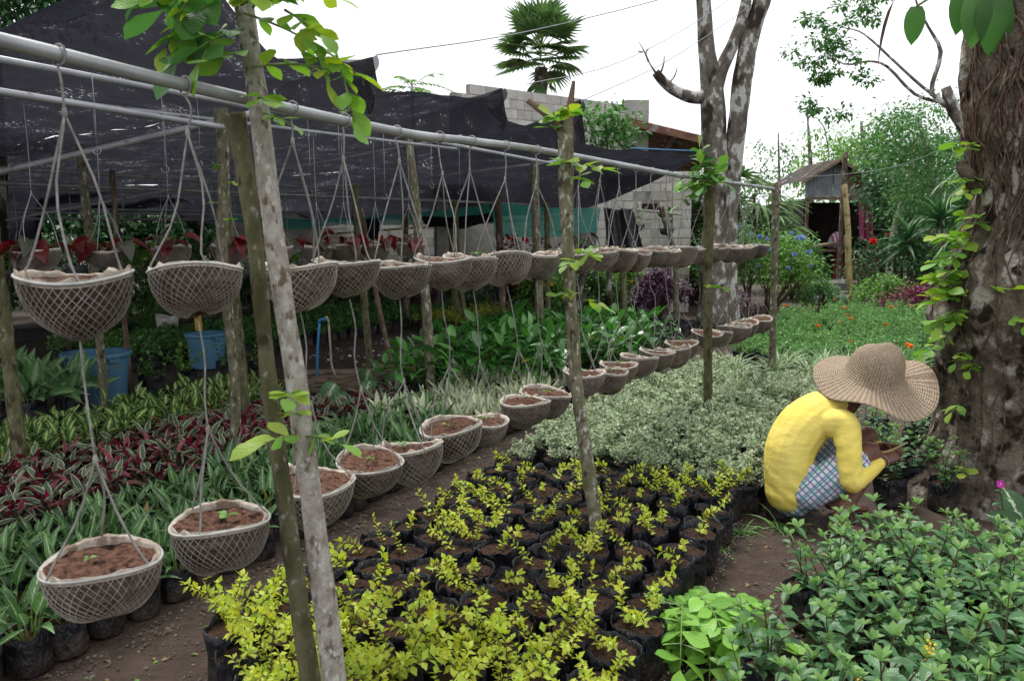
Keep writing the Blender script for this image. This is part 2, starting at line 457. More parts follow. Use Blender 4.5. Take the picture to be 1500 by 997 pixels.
MT['shedred'] = mottled("dull_red_board", (0.11, 0.022, 0.022), (0.17, 0.04, 0.035), 4, 0.8, 0.2, bump=0.3)
MT['pink'] = mottled("faded_pink_cloth", (0.27, 0.055, 0.12), (0.36, 0.09, 0.17), 5, 0.9, 0.1, bump=0.4, bscale=9, bdist=0.03)
MT['stone'] = mottled("flat_stone", (0.10, 0.092, 0.085), (0.19, 0.175, 0.16), 5, 0.6, 0.35, c3=(0.07, 0.055, 0.04), s3=3, bump=0.7, bdist=0.02)
MT['pebble'] = mottled("pebble", (0.075, 0.058, 0.047), (0.17, 0.145, 0.122), 14, 0.85, 0.2, bump=0.4)
MT['litter'] = mottled("dry_leaf", (0.15, 0.095, 0.045), (0.28, 0.20, 0.10), 9, 0.85, 0.2, bump=0.3)
MT['bright_litter'] = mottled("yellow_leaf", (0.60, 0.42, 0.02), (0.68, 0.50, 0.04), 9, 0.6, 0.3, bump=0.2)
MT['blue_tub'] = mottled("blue_plastic", (0.055, 0.155, 0.25), (0.085, 0.21, 0.32), 4, 0.5, 0.4, c3=(0.14, 0.17, 0.18), s3=6, t3=(0.58, 0.75), bump=0.15)
MT['blue_pipe'] = mottled("blue_pvc", (0.02, 0.16, 0.36), (0.04, 0.22, 0.44), 6, 0.4, 0.45, bump=0.1)
MT['hose'] = mottled("tan_hose", (0.26, 0.20, 0.14), (0.36, 0.29, 0.21), 8, 0.6, 0.3, bump=0.1)
MT['sack'] = mottled("woven_sack", (0.52, 0.50, 0.46), (0.68, 0.66, 0.61), 7, 0.85, 0.2, c3=(0.36, 0.30, 0.22), s3=4, t3=(0.60, 0.75), bump=0.8, bdist=0.03, bscale=11)
MT['yellow_post'] = mottled("yellow_paint", (0.44, 0.27, 0.02), (0.55, 0.35, 0.04), 5, 0.6, 0.3, c3=(0.16, 0.10, 0.04), s3=9, t3=(0.62, 0.7), bump=0.2)
MT['cardboard'] = mottled("pale_board", (0.38, 0.32, 0.23), (0.50, 0.44, 0.34), 4, 0.9, 0.15, bump=0.4)
MT['white_dust'] = mottled("white_grit", (0.50, 0.49, 0.46), (0.66, 0.65, 0.62), 20, 0.95, 0.1, bump=0.6)
MT['black_pot'] = mottled("dark_pot", (0.05, 0.055, 0.06), (0.10, 0.10, 0.105), 10, 0.7, 0.3, bump=0.4)
def net_mat(name, col, holes, open_=0.02):
    t = NT(name); c = t.coord('UV', False)
    n1 = t.noise(c, 3.2, 5.0, 0.7); n2 = t.noise(c, 46.0, 3.0, 0.7)
    hole = t.math('MULTIPLY', t.smooth(n1, 0.52, 0.66), t.smooth(n2, 0.55, 0.66))
    fac = t.math('ADD', t.math('MULTIPLY', hole, holes), open_, True)
    wv = t.n("TexWave", Vector=c, Scale=26.0, Distortion=1.5, Detail=2.0).outputs[1]
    cc = t.mix(t.smooth(n1, 0.3, 0.7), col, tuple(min(1, x * 1.9 + 0.004) for x in col)); cc = t.mix(t.math('MULTIPLY', t.smooth(t.n('TexWave', Vector=c, Scale=70.0, Distortion=0.6).outputs[1], 0.4, 0.9), 0.4), cc, tuple(min(1, x * 2.6 + 0.006) for x in col))
    h = t.math('ADD', t.noise(c, 9.0, 4.0), t.math('MULTIPLY', wv, 0.3))
    d = t.principled(cc, 0.8, 0.12, t.bump(h, 0.7, 0.05))
    tl = t.n("BsdfTranslucent", Color=t.n("HueSaturation", Value=1.0, Color=cc).outputs[0]).outputs[0]
    d = t.n("MixShader", i0=0.45, i1=d, i2=tl).outputs[0]
    tp = t.n("BsdfTransparent").outputs[0]
    return t.done(t.n("MixShader", i0=fac, i1=d, i2=tp).outputs[0])
MT['shade_net'] = net_mat("black_shade_net", (0.012, 0.012, 0.017), 0.6, 0.007)
MT['net_open'] = net_mat("stretched_shade_net", (0.025, 0.025, 0.03), 0.5, 0.16)
MT['green_net'] = net_mat("green_shade_net", (0.08, 0.64, 0.43), 0.1, 0.2)
# leaves
G = {}
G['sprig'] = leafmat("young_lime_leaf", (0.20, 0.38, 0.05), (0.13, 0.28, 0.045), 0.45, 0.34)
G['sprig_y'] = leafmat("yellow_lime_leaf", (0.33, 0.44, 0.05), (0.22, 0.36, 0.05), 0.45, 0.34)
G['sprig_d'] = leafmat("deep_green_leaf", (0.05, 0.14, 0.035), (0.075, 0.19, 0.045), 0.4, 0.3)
G['yellow'] = leafmat("golden_leaf", (0.54, 0.56, 0.06), (0.33, 0.46, 0.06), 0.5, 0.3, vein=False)
G['varieg'] = leafmat("cream_variegated_leaf", (0.16, 0.27, 0.115), (0.48, 0.54, 0.36), 0.5, 0.26, pat='edge', pc=(0.58, 0.63, 0.49), w=(0.45, 0.7), nscale=3, vein=False)
G['striped'] = leafmat("silver_striped_leaf", (0.040, 0.115, 0.032), (0.085, 0.19, 0.05), 0.36, 0.2, pat='feather', pc=(0.46, 0.54, 0.36), w=(0.03, 0.13), nscale=11, namp=0.32)
G['white_leaf'] = leafmat("white_splashed_leaf", (0.46, 0.52, 0.33), (0.60, 0.62, 0.44), 0.45, 0.22, pat='edge', pc=(0.16, 0.27, 0.10), w=(0.72, 1.0), nscale=8, namp=0.5)
G['strom'] = leafmat("cream_edged_leaf", (0.045, 0.095, 0.045), (0.085, 0.15, 0.07), 0.36, 0.15, pat='edge', pc=(0.40, 0.36, 0.28), back=(0.22, 0.02, 0.055), w=(0.55, 0.80), nscale=5, namp=0.6)
G['strom_red'] = leafmat("wine_red_leaf", (0.18, 0.022, 0.05), (0.27, 0.06, 0.085), 0.38, 0.2, pat='edge', pc=(0.46, 0.28, 0.25), w=(0.75, 1.0), nscale=5, namp=0.4)
G['lime_var'] = leafmat("yellow_centred_leaf", (0.055, 0.15, 0.035), (0.09, 0.21, 0.05), 0.4, 0.2, pat='stripe', pc=(0.50, 0.54, 0.20), w=(0.15, 0.45), nscale=5, namp=0.6)
G['broad'] = leafmat("broad_grey_green_leaf", (0.075, 0.19, 0.06), (0.12, 0.25, 0.085), 0.36, 0.2, pat='stripe', pc=(0.30, 0.40, 0.24), w=(0.1, 0.5), nscale=4, namp=0.5)
G['gloss'] = leafmat("glossy_green_leaf", (0.034, 0.125, 0.024), (0.075, 0.23, 0.04), 0.27, 0.2, spec=0.55)
G['shrub'] = leafmat("blue_green_leaf", (0.085, 0.20, 0.075), (0.048, 0.14, 0.042), 0.38, 0.22, spec=0.42)
G['shrub_tip'] = leafmat("pale_young_leaf", (0.20, 0.34, 0.10), (0.15, 0.29, 0.09), 0.4, 0.3)
G['bundle'] = leafmat("fresh_cut_leaf", (0.15, 0.36, 0.045), (0.22, 0.44, 0.065), 0.4, 0.28, back=(0.36, 0.47, 0.27))
G['mari'] = leafmat("feathery_green_leaf", (0.085, 0.20, 0.055), (0.16, 0.32, 0.10), 0.5, 0.28, vein=False)
G['far_a'] = leafmat("mid_green_leaf", (0.058, 0.165, 0.046), (0.11, 0.25, 0.066), 0.5, 0.25, vein=False)
G['far_b'] = leafmat("dark_green_leaf", (0.028, 0.088, 0.030), (0.055, 0.14, 0.044), 0.45, 0.2, vein=False)
G['far_c'] = leafmat("bright_green_leaf", (0.10, 0.23, 0.045), (0.17, 0.32, 0.07), 0.5, 0.3, vein=False)
G['far_y'] = leafmat("yellow_green_leaf", (0.27, 0.35, 0.05), (0.40, 0.42, 0.06), 0.5, 0.25, vein=False)
G['purple'] = leafmat("plum_leaf", (0.055, 0.018, 0.050), (0.095, 0.03, 0.075), 0.45, 0.15, vein=False)
G['magenta_leaf'] = leafmat("wine_shrub_leaf", (0.105, 0.012, 0.040), (0.19, 0.03, 0.075), 0.45, 0.2, vein=False)
G['begonia'] = leafmat("red_begonia_leaf", (0.16, 0.012, 0.016), (0.055, 0.018, 0.016), 0.38, 0.12, back=(0.22, 0.012, 0.02))
G['begonia_g'] = leafmat("bronze_begonia_leaf", (0.06, 0.065, 0.045), (0.07, 0.035, 0.028), 0.38, 0.1, back=(0.20, 0.012, 0.02))
G['palm'] = leafmat("palm_leaf", (0.065, 0.14, 0.048), (0.12, 0.21, 0.065), 0.45, 0.2, vein=False)
G['spider'] = leafmat("white_edged_strap", (0.07, 0.17, 0.05), (0.10, 0.22, 0.065), 0.42, 0.2, pat='edge', pc=(0.48, 0.52, 0.35), w=(0.5, 0.75), nscale=2, namp=0.1, vein=False)
G['grass'] = leafmat("grass_blade", (0.07, 0.16, 0.04), (0.12, 0.22, 0.06), 0.5, 0.25, vein=False)
G['fern'] = leafmat("dark_fern", (0.016, 0.050, 0.018), (0.03, 0.085, 0.028), 0.45, 0.15, vein=False)
G['syng'] = leafmat("arrowhead_leaf", (0.07, 0.18, 0.06), (0.10, 0.22, 0.08), 0.4, 0.2, pat='feather', pc=(0.50, 0.58, 0.42), w=(0.1, 0.22), nscale=6)
G['cal'] = leafmat("banded_leaf", (0.030, 0.085, 0.030), (0.045, 0.11, 0.04), 0.35, 0.15, pat='stripe', pc=(0.42, 0.50, 0.34), w=(0.06, 0.18), nscale=5)
def petal(name, c, em=0): return leafmat(name, c, tuple(x * 0.8 for x in c), 0.5, 0.3, vein=False)
G['orange'] = petal("orange_petal", (0.80, 0.20, 0.01)); G['blue_f'] = petal("blue_petal", (0.26, 0.34, 0.72))
G['magenta'] = petal("magenta_petal", (0.62, 0.03, 0.42)); G['red_f'] = petal("red_petal", (0.70, 0.015, 0.02)); G['yel_f'] = petal("yellow_petal", (0.78, 0.55, 0.02))
# ------------------------------------------------------------------ ground
def axis(lo, hi, n, c, k):
    u = np.linspace(math.asinh((lo - c) / k), math.asinh((hi - c) / k), n)
    return c + k * np.sinh(u)
gx = axis(-160, 160, 190, 0.0, 2.2); gy = axis(-30, 300, 210, 3.6, 2.4)
GX, GY = np.meshgrid(gx, gy)
def ground_z(x, y):
    d = math.hypot(x, y - 4)
    a = max(0.0, 1 - d / 25)
    return a * (0.018 * mnoise.noise(Vector((x * 1.3, y * 1.3, 0))) + 0.012 * mnoise.noise(Vector((x * 4.1, y * 4.1, 3))) + 0.007 * mnoise.noise(Vector((x * 11, y * 11, 7)))) - 0.012
GZ = np.array([[ground_z(x, y) for x in gx] for y in gy])
nx = len(gx)
idx = np.arange((len(gy) - 1) * nx).reshape(-1, nx)[:, :-1].reshape(-1)
mb = MB(); mb.add(np.stack([GX, GY, GZ], -1).reshape(-1, 3), np.stack([idx, idx + 1, idx + nx + 1, idx + nx], 1))
structure(obj("ground", mb.build("ground", MT['ground'])))

def scatter_stuff(name, label, cat, tm, mat, boxes, smin, smax, flat=True):
    mb = MB()
    for (s0, s1, t0, t1, n) in boxes:
        S_ = RNG.uniform(s0, s1, n); T_ = RNG.uniform(t0, t1, n)
        P = np.array([tuple(W(a, b)) for a, b in zip(S_, T_)])
        P[:, 2] = [ground_z(p[0], p[1]) + 0.004 for p in P]
        az = RNG.uniform(0, 6.28, n); el = RNG.uniform(-0.1, 0.25, n)
        D = np.stack([np.cos(az) * np.cos(el), np.sin(az) * np.cos(el), np.sin(el)], 1)
        cloud(mb, tm, P, D, RNG.uniform(smin, smax, n))
    o = stuff(obj(name, mb.build(name, mat))); tag(o, label, cat); return o
peb = (np.array([(-.5, 0, .1), (0, -.45, .1), (.5, 0, .1), (0, .4, .1), (-.3, 0, .45), (0, -.25, .5), (.3, 0, .42), (0, .25, .45), (-.4, -.3, -.1), (.4, .3, -.1)]),
       np.array([(0, 1, 5, 4), (1, 2, 6, 5), (2, 3, 7, 6), (3, 0, 4, 7), (4, 5, 6, 7)]), np.zeros((10, 2)))
scatter_stuff("pebbles", "small pebbles and clods strewn along the bare earth paths", "pebbles", peb, MT['pebble'],
              [(-0.6, 6, 0.0, 0.75, 900), (-0.6, 6, 0.0, 0.15, 900), (0.3, 3.2, 2.0, 2.7, 500), (3, 9, 2.3, 3.6, 500), (4.5, 8.5, -0.2, 1.0, 300), (5, 10, -4.6, -2.2, 700)], 0.005, 0.022)
scatter_stuff("leaf_litter", "scattered dry brown leaves and husk bits on the soil", "leaf litter", leaf_t(2, 0.3, 0.3, 0.3), MT['litter'],
              [(-0.6, 6, 0.0, 0.6, 220), (0.5, 3.0, 2.05, 2.6, 60), (3, 9, 2.3, 3.8, 160), (5, 10, -4.6, -2.0, 220), (6.0, 9.0, 0.0, 1.0, 60), (9, 16, -1, 1.0, 90)], 0.015, 0.05)

# ------------------------------------------------------------------ hanging pipe rail over the path
rail_s = [-1.6, -0.91, -0.45, 0.5, 1.11, 1.89, 3.88]
rail_z = [2.055, 2.048, 2.036, 2.027, 2.054, 2.084, 2.084]
def rail_zf(s): return float(np.interp(s, rail_s + [6.4, 6.7], rail_z + [2.112, 2.114]))
pts = [W(s, row_t(s), z) for s, z in zip(rail_s, rail_z)]
p = thing("pipe_rail", "long grey galvanised pipe rail carrying the front rows of hanging baskets", "pipe", W(2.4, 1.1, 2.05))
m = Vector(W(2.4, 1.1, 2.05))
mb = MB(); tube(mb, [q - m for q in pts], 0.0165, 14, 44); obj("pipe", mb.build("pipe", MT['pipe']), p)
mb = MB(); tube(mb, [W(s, row_t(s), rail_zf(s)) - m for s in (3.80, 5.0, 6.5)], 0.0155, 12, 14); obj("thin_pipe", mb.build("thin_pipe", MT['pipe']), p)
mb = MB(); tube(mb, [W(s, row_t(s), rail_zf(s)) - m for s in (3.74, 3.90)], 0.0205, 12, 3); obj("coupling", mb.build("coupling", MT['pipe']), p)

def pole(name, label, a, b, r, mat, cat="pipe", sag=0.0, group=None, segs=12, bump=0.0):
    a = Vector(a); b = Vector(b); c = (a + b) / 2
    mb = MB(); mid = c - Vector((0, 0, sag))
    tube(mb, [a - c, mid - c, b - c], r, 9, segs, bump=bump)
    return tag(obj(name, mb.build(name, mat), None, c), label, cat, group)
pole("steel_pipe", "thin steel pipe just behind the front rail, crossing above the pale stake", (-2.55, 3.35, 2.45), (0.45, 9.0, 2.45), 0.017, MT['pipe_dark'])
pole("steel_pipe", "steel pipe ending against the dark crooked stake at upper left", (-2.75, 2.85, 2.3), (-1.72, 4.95, 2.3), 0.018, MT['pipe_dark'])
pole("steel_pipe", "slanting steel pole from the left stake up to the crooked stake", (-3.9, 5.2, 1.93), (-1.62, 5.02, 2.40), 0.021, MT['pipe_dark'])
pole("steel_pipe", "long level pipe under the net, topmost of the far parallel pipes", (-5.6, 6.9, 2.30), (-1.9, 11.9, 2.30), 0.019, MT['pipe'])
pole("steel_pipe", "long level pipe under the net ending above the green netting", (-6.6, 7.2, 2.2), (0.45, 14.3, 2.2), 0.024, MT['pipe'])
pole("steel_pipe", "thin tilted pole reaching the top of the straight middle stake", (-6.3, 9.9, 1.84), (-0.45, 7.2, 2.53), 0.015, MT['pipe_dark'])
pole("steel_pipe", "thin tilted pole running left from the grey stake before the green net", (-4.8, 13.0, 2.16), (0.55, 9.45, 2.52), 0.017, MT['pipe_dark'])
pole("steel_pipe", "pale far pipe just above the begonia baskets", (-10.2, 13.0, 2.12), (-3.6, 15.2, 2.08), 0.024, MT['pipe'])
pole("steel_pipe", "lowest far pipe above the begonia baskets, ending near the block wall", (-10.6, 14.4, 1.96), (-3.0, 15.9, 1.95), 0.026, MT['pipe'])
pole("steel_pipe", "second lowest far pipe behind the begonia baskets", (-9.6, 12.0, 2.02), (-3.9, 14.0, 2.0), 0.02, MT['pipe'])
pole("steel_pipe", "thin far pipe close under the netting at far left", (-9.0, 10.5, 2.35), (-3.2, 13.2, 2.26), 0.016, MT['pipe'])
pole("pole", "pale horizontal pole before the unfinished wall window", (2.05, 15.0, 2.16), (3.25, 15.2, 2.05), 0.025, MT['stake_pale'], "pole")
pole("pole", "thin bamboo pole slung level behind the baskets near the block wall", (-3.2, 14.0, 1.68), (0.9, 14.4, 1.98), 0.018, MT['pale_stick'], "pole")

# ------------------------------------------------------------------ stakes
LEAF_OV = [leaf_t(5, 0.30, 0.16, c, 'obov') for c in (0.10, 0.30, -0.05)]
LEAFME = {}
def leaf_me(key, tm, mat):
    if key not in LEAFME:
        mb = MB(); mb.add(tm[0], tm[1], 0, tm[2], 0.5); LEAFME[key] = mb.build(key[0], mat)
    return LEAFME[key]
def sprig(parent, base, d, length, pairs, leaf, mats, droop=0.25, spread=0.9, twig=0.004):
    """A leafy twig: a stem part with one leaf object for each leaf."""
    base = np.array(base, float); d = np.array(d, float); d /= np.linalg.norm(d)
    pts = [base + d * length * k - np.array([0, 0, droop * length * k * k]) for k in np.linspace(0, 1, 6)]
    mb = MB(); tube(mb, pts, np.linspace(twig, twig * 0.45, 6), 5)
    st = obj("twig", mb.build("twig", MT['stem_green']), parent)
    P = np.array(pts); side = np.cross(d, [0, 0, 1.0]); side /= max(np.linalg.norm(side), 1e-6)
    def put(q, dd, sz):
        k = random.choice(mats); v = random.randrange(3)
        obj("leaf", leaf_me(("leaf", k, v), LEAF_OV[v], G[k]), st, mat=leaf_matrix(q, dd, sz, np.array([0, 0, 1.0]) + RNG.normal(0, 0.35, 3)))
    for i in range(pairs):
        k = (i + 0.7) / (pairs + 0.4); q = np.array([np.interp(k, np.linspace(0, 1, 6), P[:, c]) for c in range(3)])
        for sg in (-1, 1):
            dd = d * rnd(0.3, 0.75) + side * sg * spread + np.array([0, 0, rnd(-0.45, 0.25)])
            put(q, dd, leaf * rnd(0.7, 1.15))
    put(P[-1], d + np.array([0, 0, -droop]), leaf * rnd(0.9, 1.2))
    return st
def stake(label, pts, r, mat, bump=0.18, name="stake", group=None, n=12, segs=26):
    base = Vector(pts[0]); root = thing(name, label, "stake", base, group=group)
    mb = MB(); tube(mb, [Vector(q) - base for q in pts], r, n, segs, bump=bump, bscale=9.0, seed=rnd(0, 50))
    obj("pole", mb.build("pole", MT[mat]), root)
    return root, base
# the twin stakes in front
rt, b = stake("thick pale leafy stake in front of the rail, right one of the crossed pair", [(-0.44, 1.98, -0.02), (-0.497, 2.054, 0.414), (-0.551, 2.109, 0.825), (-0.608, 2.168, 1.261), (-0.65, 2.205, 1.53), (-0.668, 2.22, 1.65), (-0.708, 2.26, 2.02), (-0.748, 2.29, 2.304), (-0.79, 2.31, 2.8)], [0.036, 0.035, 0.033, 0.031, 0.030, 0.030, 0.029, 0.028, 0.027], 'stake_pale', 0.25)
L = lambda p: np.array(p) - np.array(b)
tw = L((-0.742, 2.20, 2.31))
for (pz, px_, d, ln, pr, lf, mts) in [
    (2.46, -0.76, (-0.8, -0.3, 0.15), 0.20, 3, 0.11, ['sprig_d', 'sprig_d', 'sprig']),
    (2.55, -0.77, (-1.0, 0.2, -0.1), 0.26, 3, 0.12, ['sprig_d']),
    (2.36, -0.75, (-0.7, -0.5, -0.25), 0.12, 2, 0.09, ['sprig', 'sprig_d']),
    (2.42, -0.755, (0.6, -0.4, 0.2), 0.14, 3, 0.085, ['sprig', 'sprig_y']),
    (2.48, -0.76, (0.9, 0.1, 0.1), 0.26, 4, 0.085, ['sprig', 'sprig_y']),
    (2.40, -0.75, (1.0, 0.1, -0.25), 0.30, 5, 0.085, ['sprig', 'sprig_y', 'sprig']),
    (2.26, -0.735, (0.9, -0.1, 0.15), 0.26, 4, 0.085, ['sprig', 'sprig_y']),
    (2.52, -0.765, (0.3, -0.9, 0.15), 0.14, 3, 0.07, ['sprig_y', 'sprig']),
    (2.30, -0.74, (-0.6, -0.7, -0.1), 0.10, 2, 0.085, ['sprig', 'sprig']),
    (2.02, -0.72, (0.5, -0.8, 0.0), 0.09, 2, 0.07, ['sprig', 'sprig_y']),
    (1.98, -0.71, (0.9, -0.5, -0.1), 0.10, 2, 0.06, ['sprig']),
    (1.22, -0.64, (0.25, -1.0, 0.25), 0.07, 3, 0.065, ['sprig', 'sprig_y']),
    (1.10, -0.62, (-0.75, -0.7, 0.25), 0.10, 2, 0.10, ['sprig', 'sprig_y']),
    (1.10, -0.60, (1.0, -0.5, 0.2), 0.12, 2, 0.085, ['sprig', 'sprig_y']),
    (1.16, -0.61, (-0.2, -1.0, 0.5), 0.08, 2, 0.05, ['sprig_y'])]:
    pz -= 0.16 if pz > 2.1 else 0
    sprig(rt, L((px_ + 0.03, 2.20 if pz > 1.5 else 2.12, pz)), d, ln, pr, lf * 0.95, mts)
for (q, d, lf) in [((-0.80, 2.26, 2.30), (-0.7, -0.5, -0.6), 0.13), ((-0.84, 2.26, 2.24), (-0.6, -0.3, -0.8), 0.12), ((-0.78, 2.24, 2.22), (-0.3, -0.8, -0.7), 0.12), ((-0.72, 2.22, 2.30), (0.4, -0.7, -0.1), 0.09), ((-0.70, 2.22, 2.26), (0.6, -0.6, 0.3), 0.08), ((-0.74, 2.22, 2.33), (-0.2, -0.9, 0.3), 0.09), ((-0.68, 2.24, 2.33), (0.9, -0.2, 0.0), 0.09), ((-0.86, 2.3, 2.34), (-1, 0.1, -0.3), 0.12)]:
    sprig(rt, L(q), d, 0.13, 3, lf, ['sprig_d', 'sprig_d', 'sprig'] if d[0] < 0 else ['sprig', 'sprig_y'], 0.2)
# hanging curl of sprays on its right side
for (px_, pz, d, ln, pr) in [(-0.55, 2.22, (0.35, -0.1, -0.9), 0.16, 4), (-0.47, 2.14, (0.3, -0.1, -1), 0.18, 4), (-0.60, 2.24, (0.5, -0.3, -0.3), 0.14, 3), (-0.66, 2.28, (0.4, -0.4, 0.2), 0.16, 4), (-0.80, 2.3, (-0.8, -0.3, -0.2), 0.16, 4), (-0.86, 2.26, (-0.5, 0.1, -0.8), 0.12, 3)]:
    sprig(rt, L((px_, 2.17, pz)), d, ln, pr, 0.08, ['sprig', 'sprig_y'], 0.1)
stake("mossy olive stake under the rail, left one of the crossed pair", [(-0.535, 2.08, -0.02), (-0.585, 2.129, 0.368), (-0.648, 2.186, 0.796), (-0.707, 2.247, 1.247), (-0.735, 2.285, 1.53), (-0.75, 2.30, 1.65), (-0.775, 2.326, 1.836), (-0.805, 2.335, 1.995)], [0.032, 0.029, 0.026, 0.024, 0.023, 0.024, 0.026, 0.033], 'stake_green', 0.25)
r2, b = stake("slim lichened stake among the yellow seedlings with leaf tufts at the rail", [(0.448, 3.715, -0.02), (0.395, 3.87, 0.43), (0.335, 3.99, 0.89), (0.285, 4.08, 1.65), (0.275, 4.12, 2.2)], [0.036, 0.033, 0.032, 0.032, 0.040], 'stake', 0.25)
L = lambda p, b=b: np.array(p) - np.array(b)
mb = MB(); tube(mb, [L((0.27, 4.14, 2.15)), L((0.20, 4.12, 2.24)), L((0.08, 4.1, 2.33))], [0.022, 0.02, 0.016], 8, 6, bump=0.2); obj("cut_branch", mb.build("cut_branch", MT['stake_brown']), r2)
mb = MB(); tube(mb, [L((0.285, 4.14, 2.2)), L((0.30, 4.14, 2.33)), L((0.315, 4.14, 2.43))], [0.03, 0.018, 0.008], 8, 5, bump=0.2); obj("stub", mb.build("stub", MT['stake_brown']), r2)
for (q, d, ln, pr, lf) in [((0.27, 4.1, 2.22), (-0.6, -0.6, 0.5), 0.10, 3, 0.10), ((0.27, 4.1, 2.24), (0.3, -0.9, 0.6), 0.08, 3, 0.09), ((0.33, 4.08, 2.02), (-0.6, -0.7, 0.1), 0.13, 3, 0.10), ((0.33, 4.08, 2.0), (0.8, -0.5, 0.1), 0.14, 3, 0.11), ((0.33, 4.05, 1.95), (0.2, -1, -0.1), 0.10, 3, 0.08),
                           ((0.33, 3.98, 1.56), (0.5, -0.8, 0.2), 0.12, 3, 0.09), ((0.34, 3.97, 1.53), (-0.6, -0.7, 0), 0.10, 2, 0.08), ((0.35, 3.95, 1.36), (-0.8, -0.3, 0.2), 0.12, 3, 0.09), ((0.36, 3.94, 1.33), (0.9, -0.3, -0.1), 0.10, 2, 0.08), ((0.28, 4.1, 2.2), (-1, 0, 0.2), 0.08, 2, 0.08)]:
    sprig(r2, L(q), d, ln, pr, lf, ['sprig', 'sprig_y'], twig=0.003)
r3, b = stake("mossy stake rising from the pale variegated shrubs beside the lichened tree", [(1.62, 6.33, -0.02), (1.585, 6.28, 0.7), (1.545, 6.22, 1.4), (1.53, 6.15, 2.13)], [0.038, 0.037, 0.038, 0.046], 'stake_green', 0.15)
L = lambda p, b=b: np.array(p) - np.array(b)
for k in range(13):
    a = rnd(0, 6.28)
    sprig(r3, L((1.50 + rnd(-0.06, 0.03), 6.10, 2.02 + rnd(0, 0.18))), (math.cos(a) - 0.35, -0.5 + 0.4 * math.sin(a), rnd(-0.5, 0.9)), rnd(0.12, 0.24), 3, rnd(0.09, 0.12), ['sprig', 'sprig_d', 'far_c'], twig=0.003)
for q in [(1.55, 6.1, 1.26), (1.62, 6.1, 1.25)]: sprig(r3, L(q), (rnd(-1, 1), -0.7, 0.2), 0.07, 2, 0.07, ['sprig', 'sprig_y'])
stake("end stake of the rail, slim and bare, its pipe end sticking out", [(2.75, 8.18, -0.02), (2.70, 8.08, 0.8), (2.66, 8.0, 1.5), (2.62, 7.95, 2.17)], [0.038, 0.036, 0.035, 0.038], 'stake', 0.2)
# stakes of the rows behind
r4, b = stake("crooked lichened stake right behind the crossed pair, holding a slanting pole", [(-1.86, 5.14, -0.02), (-1.84, 5.12, 0.8), (-1.86, 5.06, 1.5), (-1.81, 5.02, 2.0), (-1.80, 5.0, 2.43)], [0.036, 0.035, 0.036, 0.038, 0.042], 'stake', 0.2)
L = lambda p, b=b: np.array(p) - np.array(b)
for q, d in [((-1.8, 4.97, 2.08), (-1, -0.3, 0.2)), ((-1.78, 4.97, 1.98), (1, -0.3, 0.1)), ((-1.83, 4.97, 1.85), (-0.8, -0.5, 0.2)), ((-1.8, 4.97, 1.75), (1, -0.4, 0.4))]: sprig(r4, L(q), d, 0.06, 1, 0.05, ['sprig', 'sprig_y'])
stake("dark slim stake showing just left of the crossed pair, behind the crooked stake", [(-2.13, 6.2, -0.02), (-2.16, 6.15, 1.0), (-2.2, 6.1, 2.3)], [0.036, 0.034, 0.034], 'stake_green', 0.2)
stake("mossy stake at the far left edge", [(-3.19, 4.95, -0.02), (-3.21, 4.95, 0.9), (-3.24, 4.95, 1.6), (-3.27, 4.98, 2.1)], [0.045, 0.043, 0.04, 0.04], 'stake_green', 0.2)
stake("slim pale stake standing before the nearer blue tub", [(-3.55, 6.72, -0.02), (-3.56, 6.7, 1.2), (-3.6, 6.7, 2.4)], 0.035, 'stake', 0.2)
stake("thin dark stick just right of the nearer blue tub", [(-3.95, 8.0, -0.02), (-3.98, 8.0, 1.2), (-4.0, 8.0, 2.3)], 0.026, 'stake_brown', 0.25)
stake("straight tall stake near the white-leaved plants, holding a tilted pole", [(-0.765, 7.35, -0.02), (-0.80, 7.35, 0.9), (-0.87, 7.35, 1.7), (-0.95, 7.35, 2.52)], [0.05, 0.047, 0.044, 0.043], 'stake', 0.2)
stake("grey stake rising from the glossy green shrubs", [(0.36, 9.6, -0.02), (0.33, 9.6, 1.0), (0.29, 9.6, 1.8), (0.27, 9.6, 2.56)], [0.055, 0.052, 0.05, 0.048], 'stake', 0.2)
stake("mossy upright stake beside the leaning reddish stick", [(-1.58, 8.7, -0.02), (-1.66, 8.7, 1.2), (-1.72, 8.7, 2.2)], 0.042, 'stake_green', 0.2)
stake("leaning reddish brown stick near the blue tap", [(-1.55, 10.0, -0.02), (-1.75, 10.0, 1.0), (-1.9, 10.0, 2.0)], 0.034, 'stake_brown', 0.3)
stake("brown barkless post standing before the block wall by the green net", [(-0.14, 13.4, -0.02), (-0.2, 13.4, 1.3), (-0.24, 13.4, 2.35)], 0.06, 'stake_brown', 0.3)
stake("thin olive stick behind the glossy shrubs, next to the brown post", [(-0.7, 12.6, -0.02), (-0.85, 12.6, 1.1), (-0.9, 12.6, 2.2)], 0.04, 'stake_green', 0.2)
stake("thin olive stake beneath the rail baskets, left of the slim lichened stake", [(0.62, 13.3, -0.02), (0.6, 13.3, 1.2), (0.58, 13.3, 2.2)], 0.045, 'stake_green', 0.2)
stake("olive stick under the baskets right of the slim lichened stake", [(1.88, 12.9, -0.02), (1.82, 12.9, 1.1), (1.8, 12.9, 1.5)], 0.05, 'stake_green', 0.2)
stake("pale bent stick before the unfinished window wall", [(2.95, 14.0, -0.02), (2.9, 14.0, 1.2), (2.8, 14.0, 1.6), (2.62, 14.0, 2.15)], 0.05, 'stake', 0.2)
stake("dark stub post under the green net, left of the brown post", [(-1.9, 14.2, -0.02), (-1.92, 14.2, 1.3), (-1.9, 14.2, 2.1)], 0.06, 'stake_brown', 0.3)
stake("mossy thin post before the block wall, behind the straight tall stake", [(-1.05, 14.8, -0.02), (-1.1, 14.8, 1.2), (-1.12, 14.8, 2.0)], 0.07, 'stake_green', 0.3)
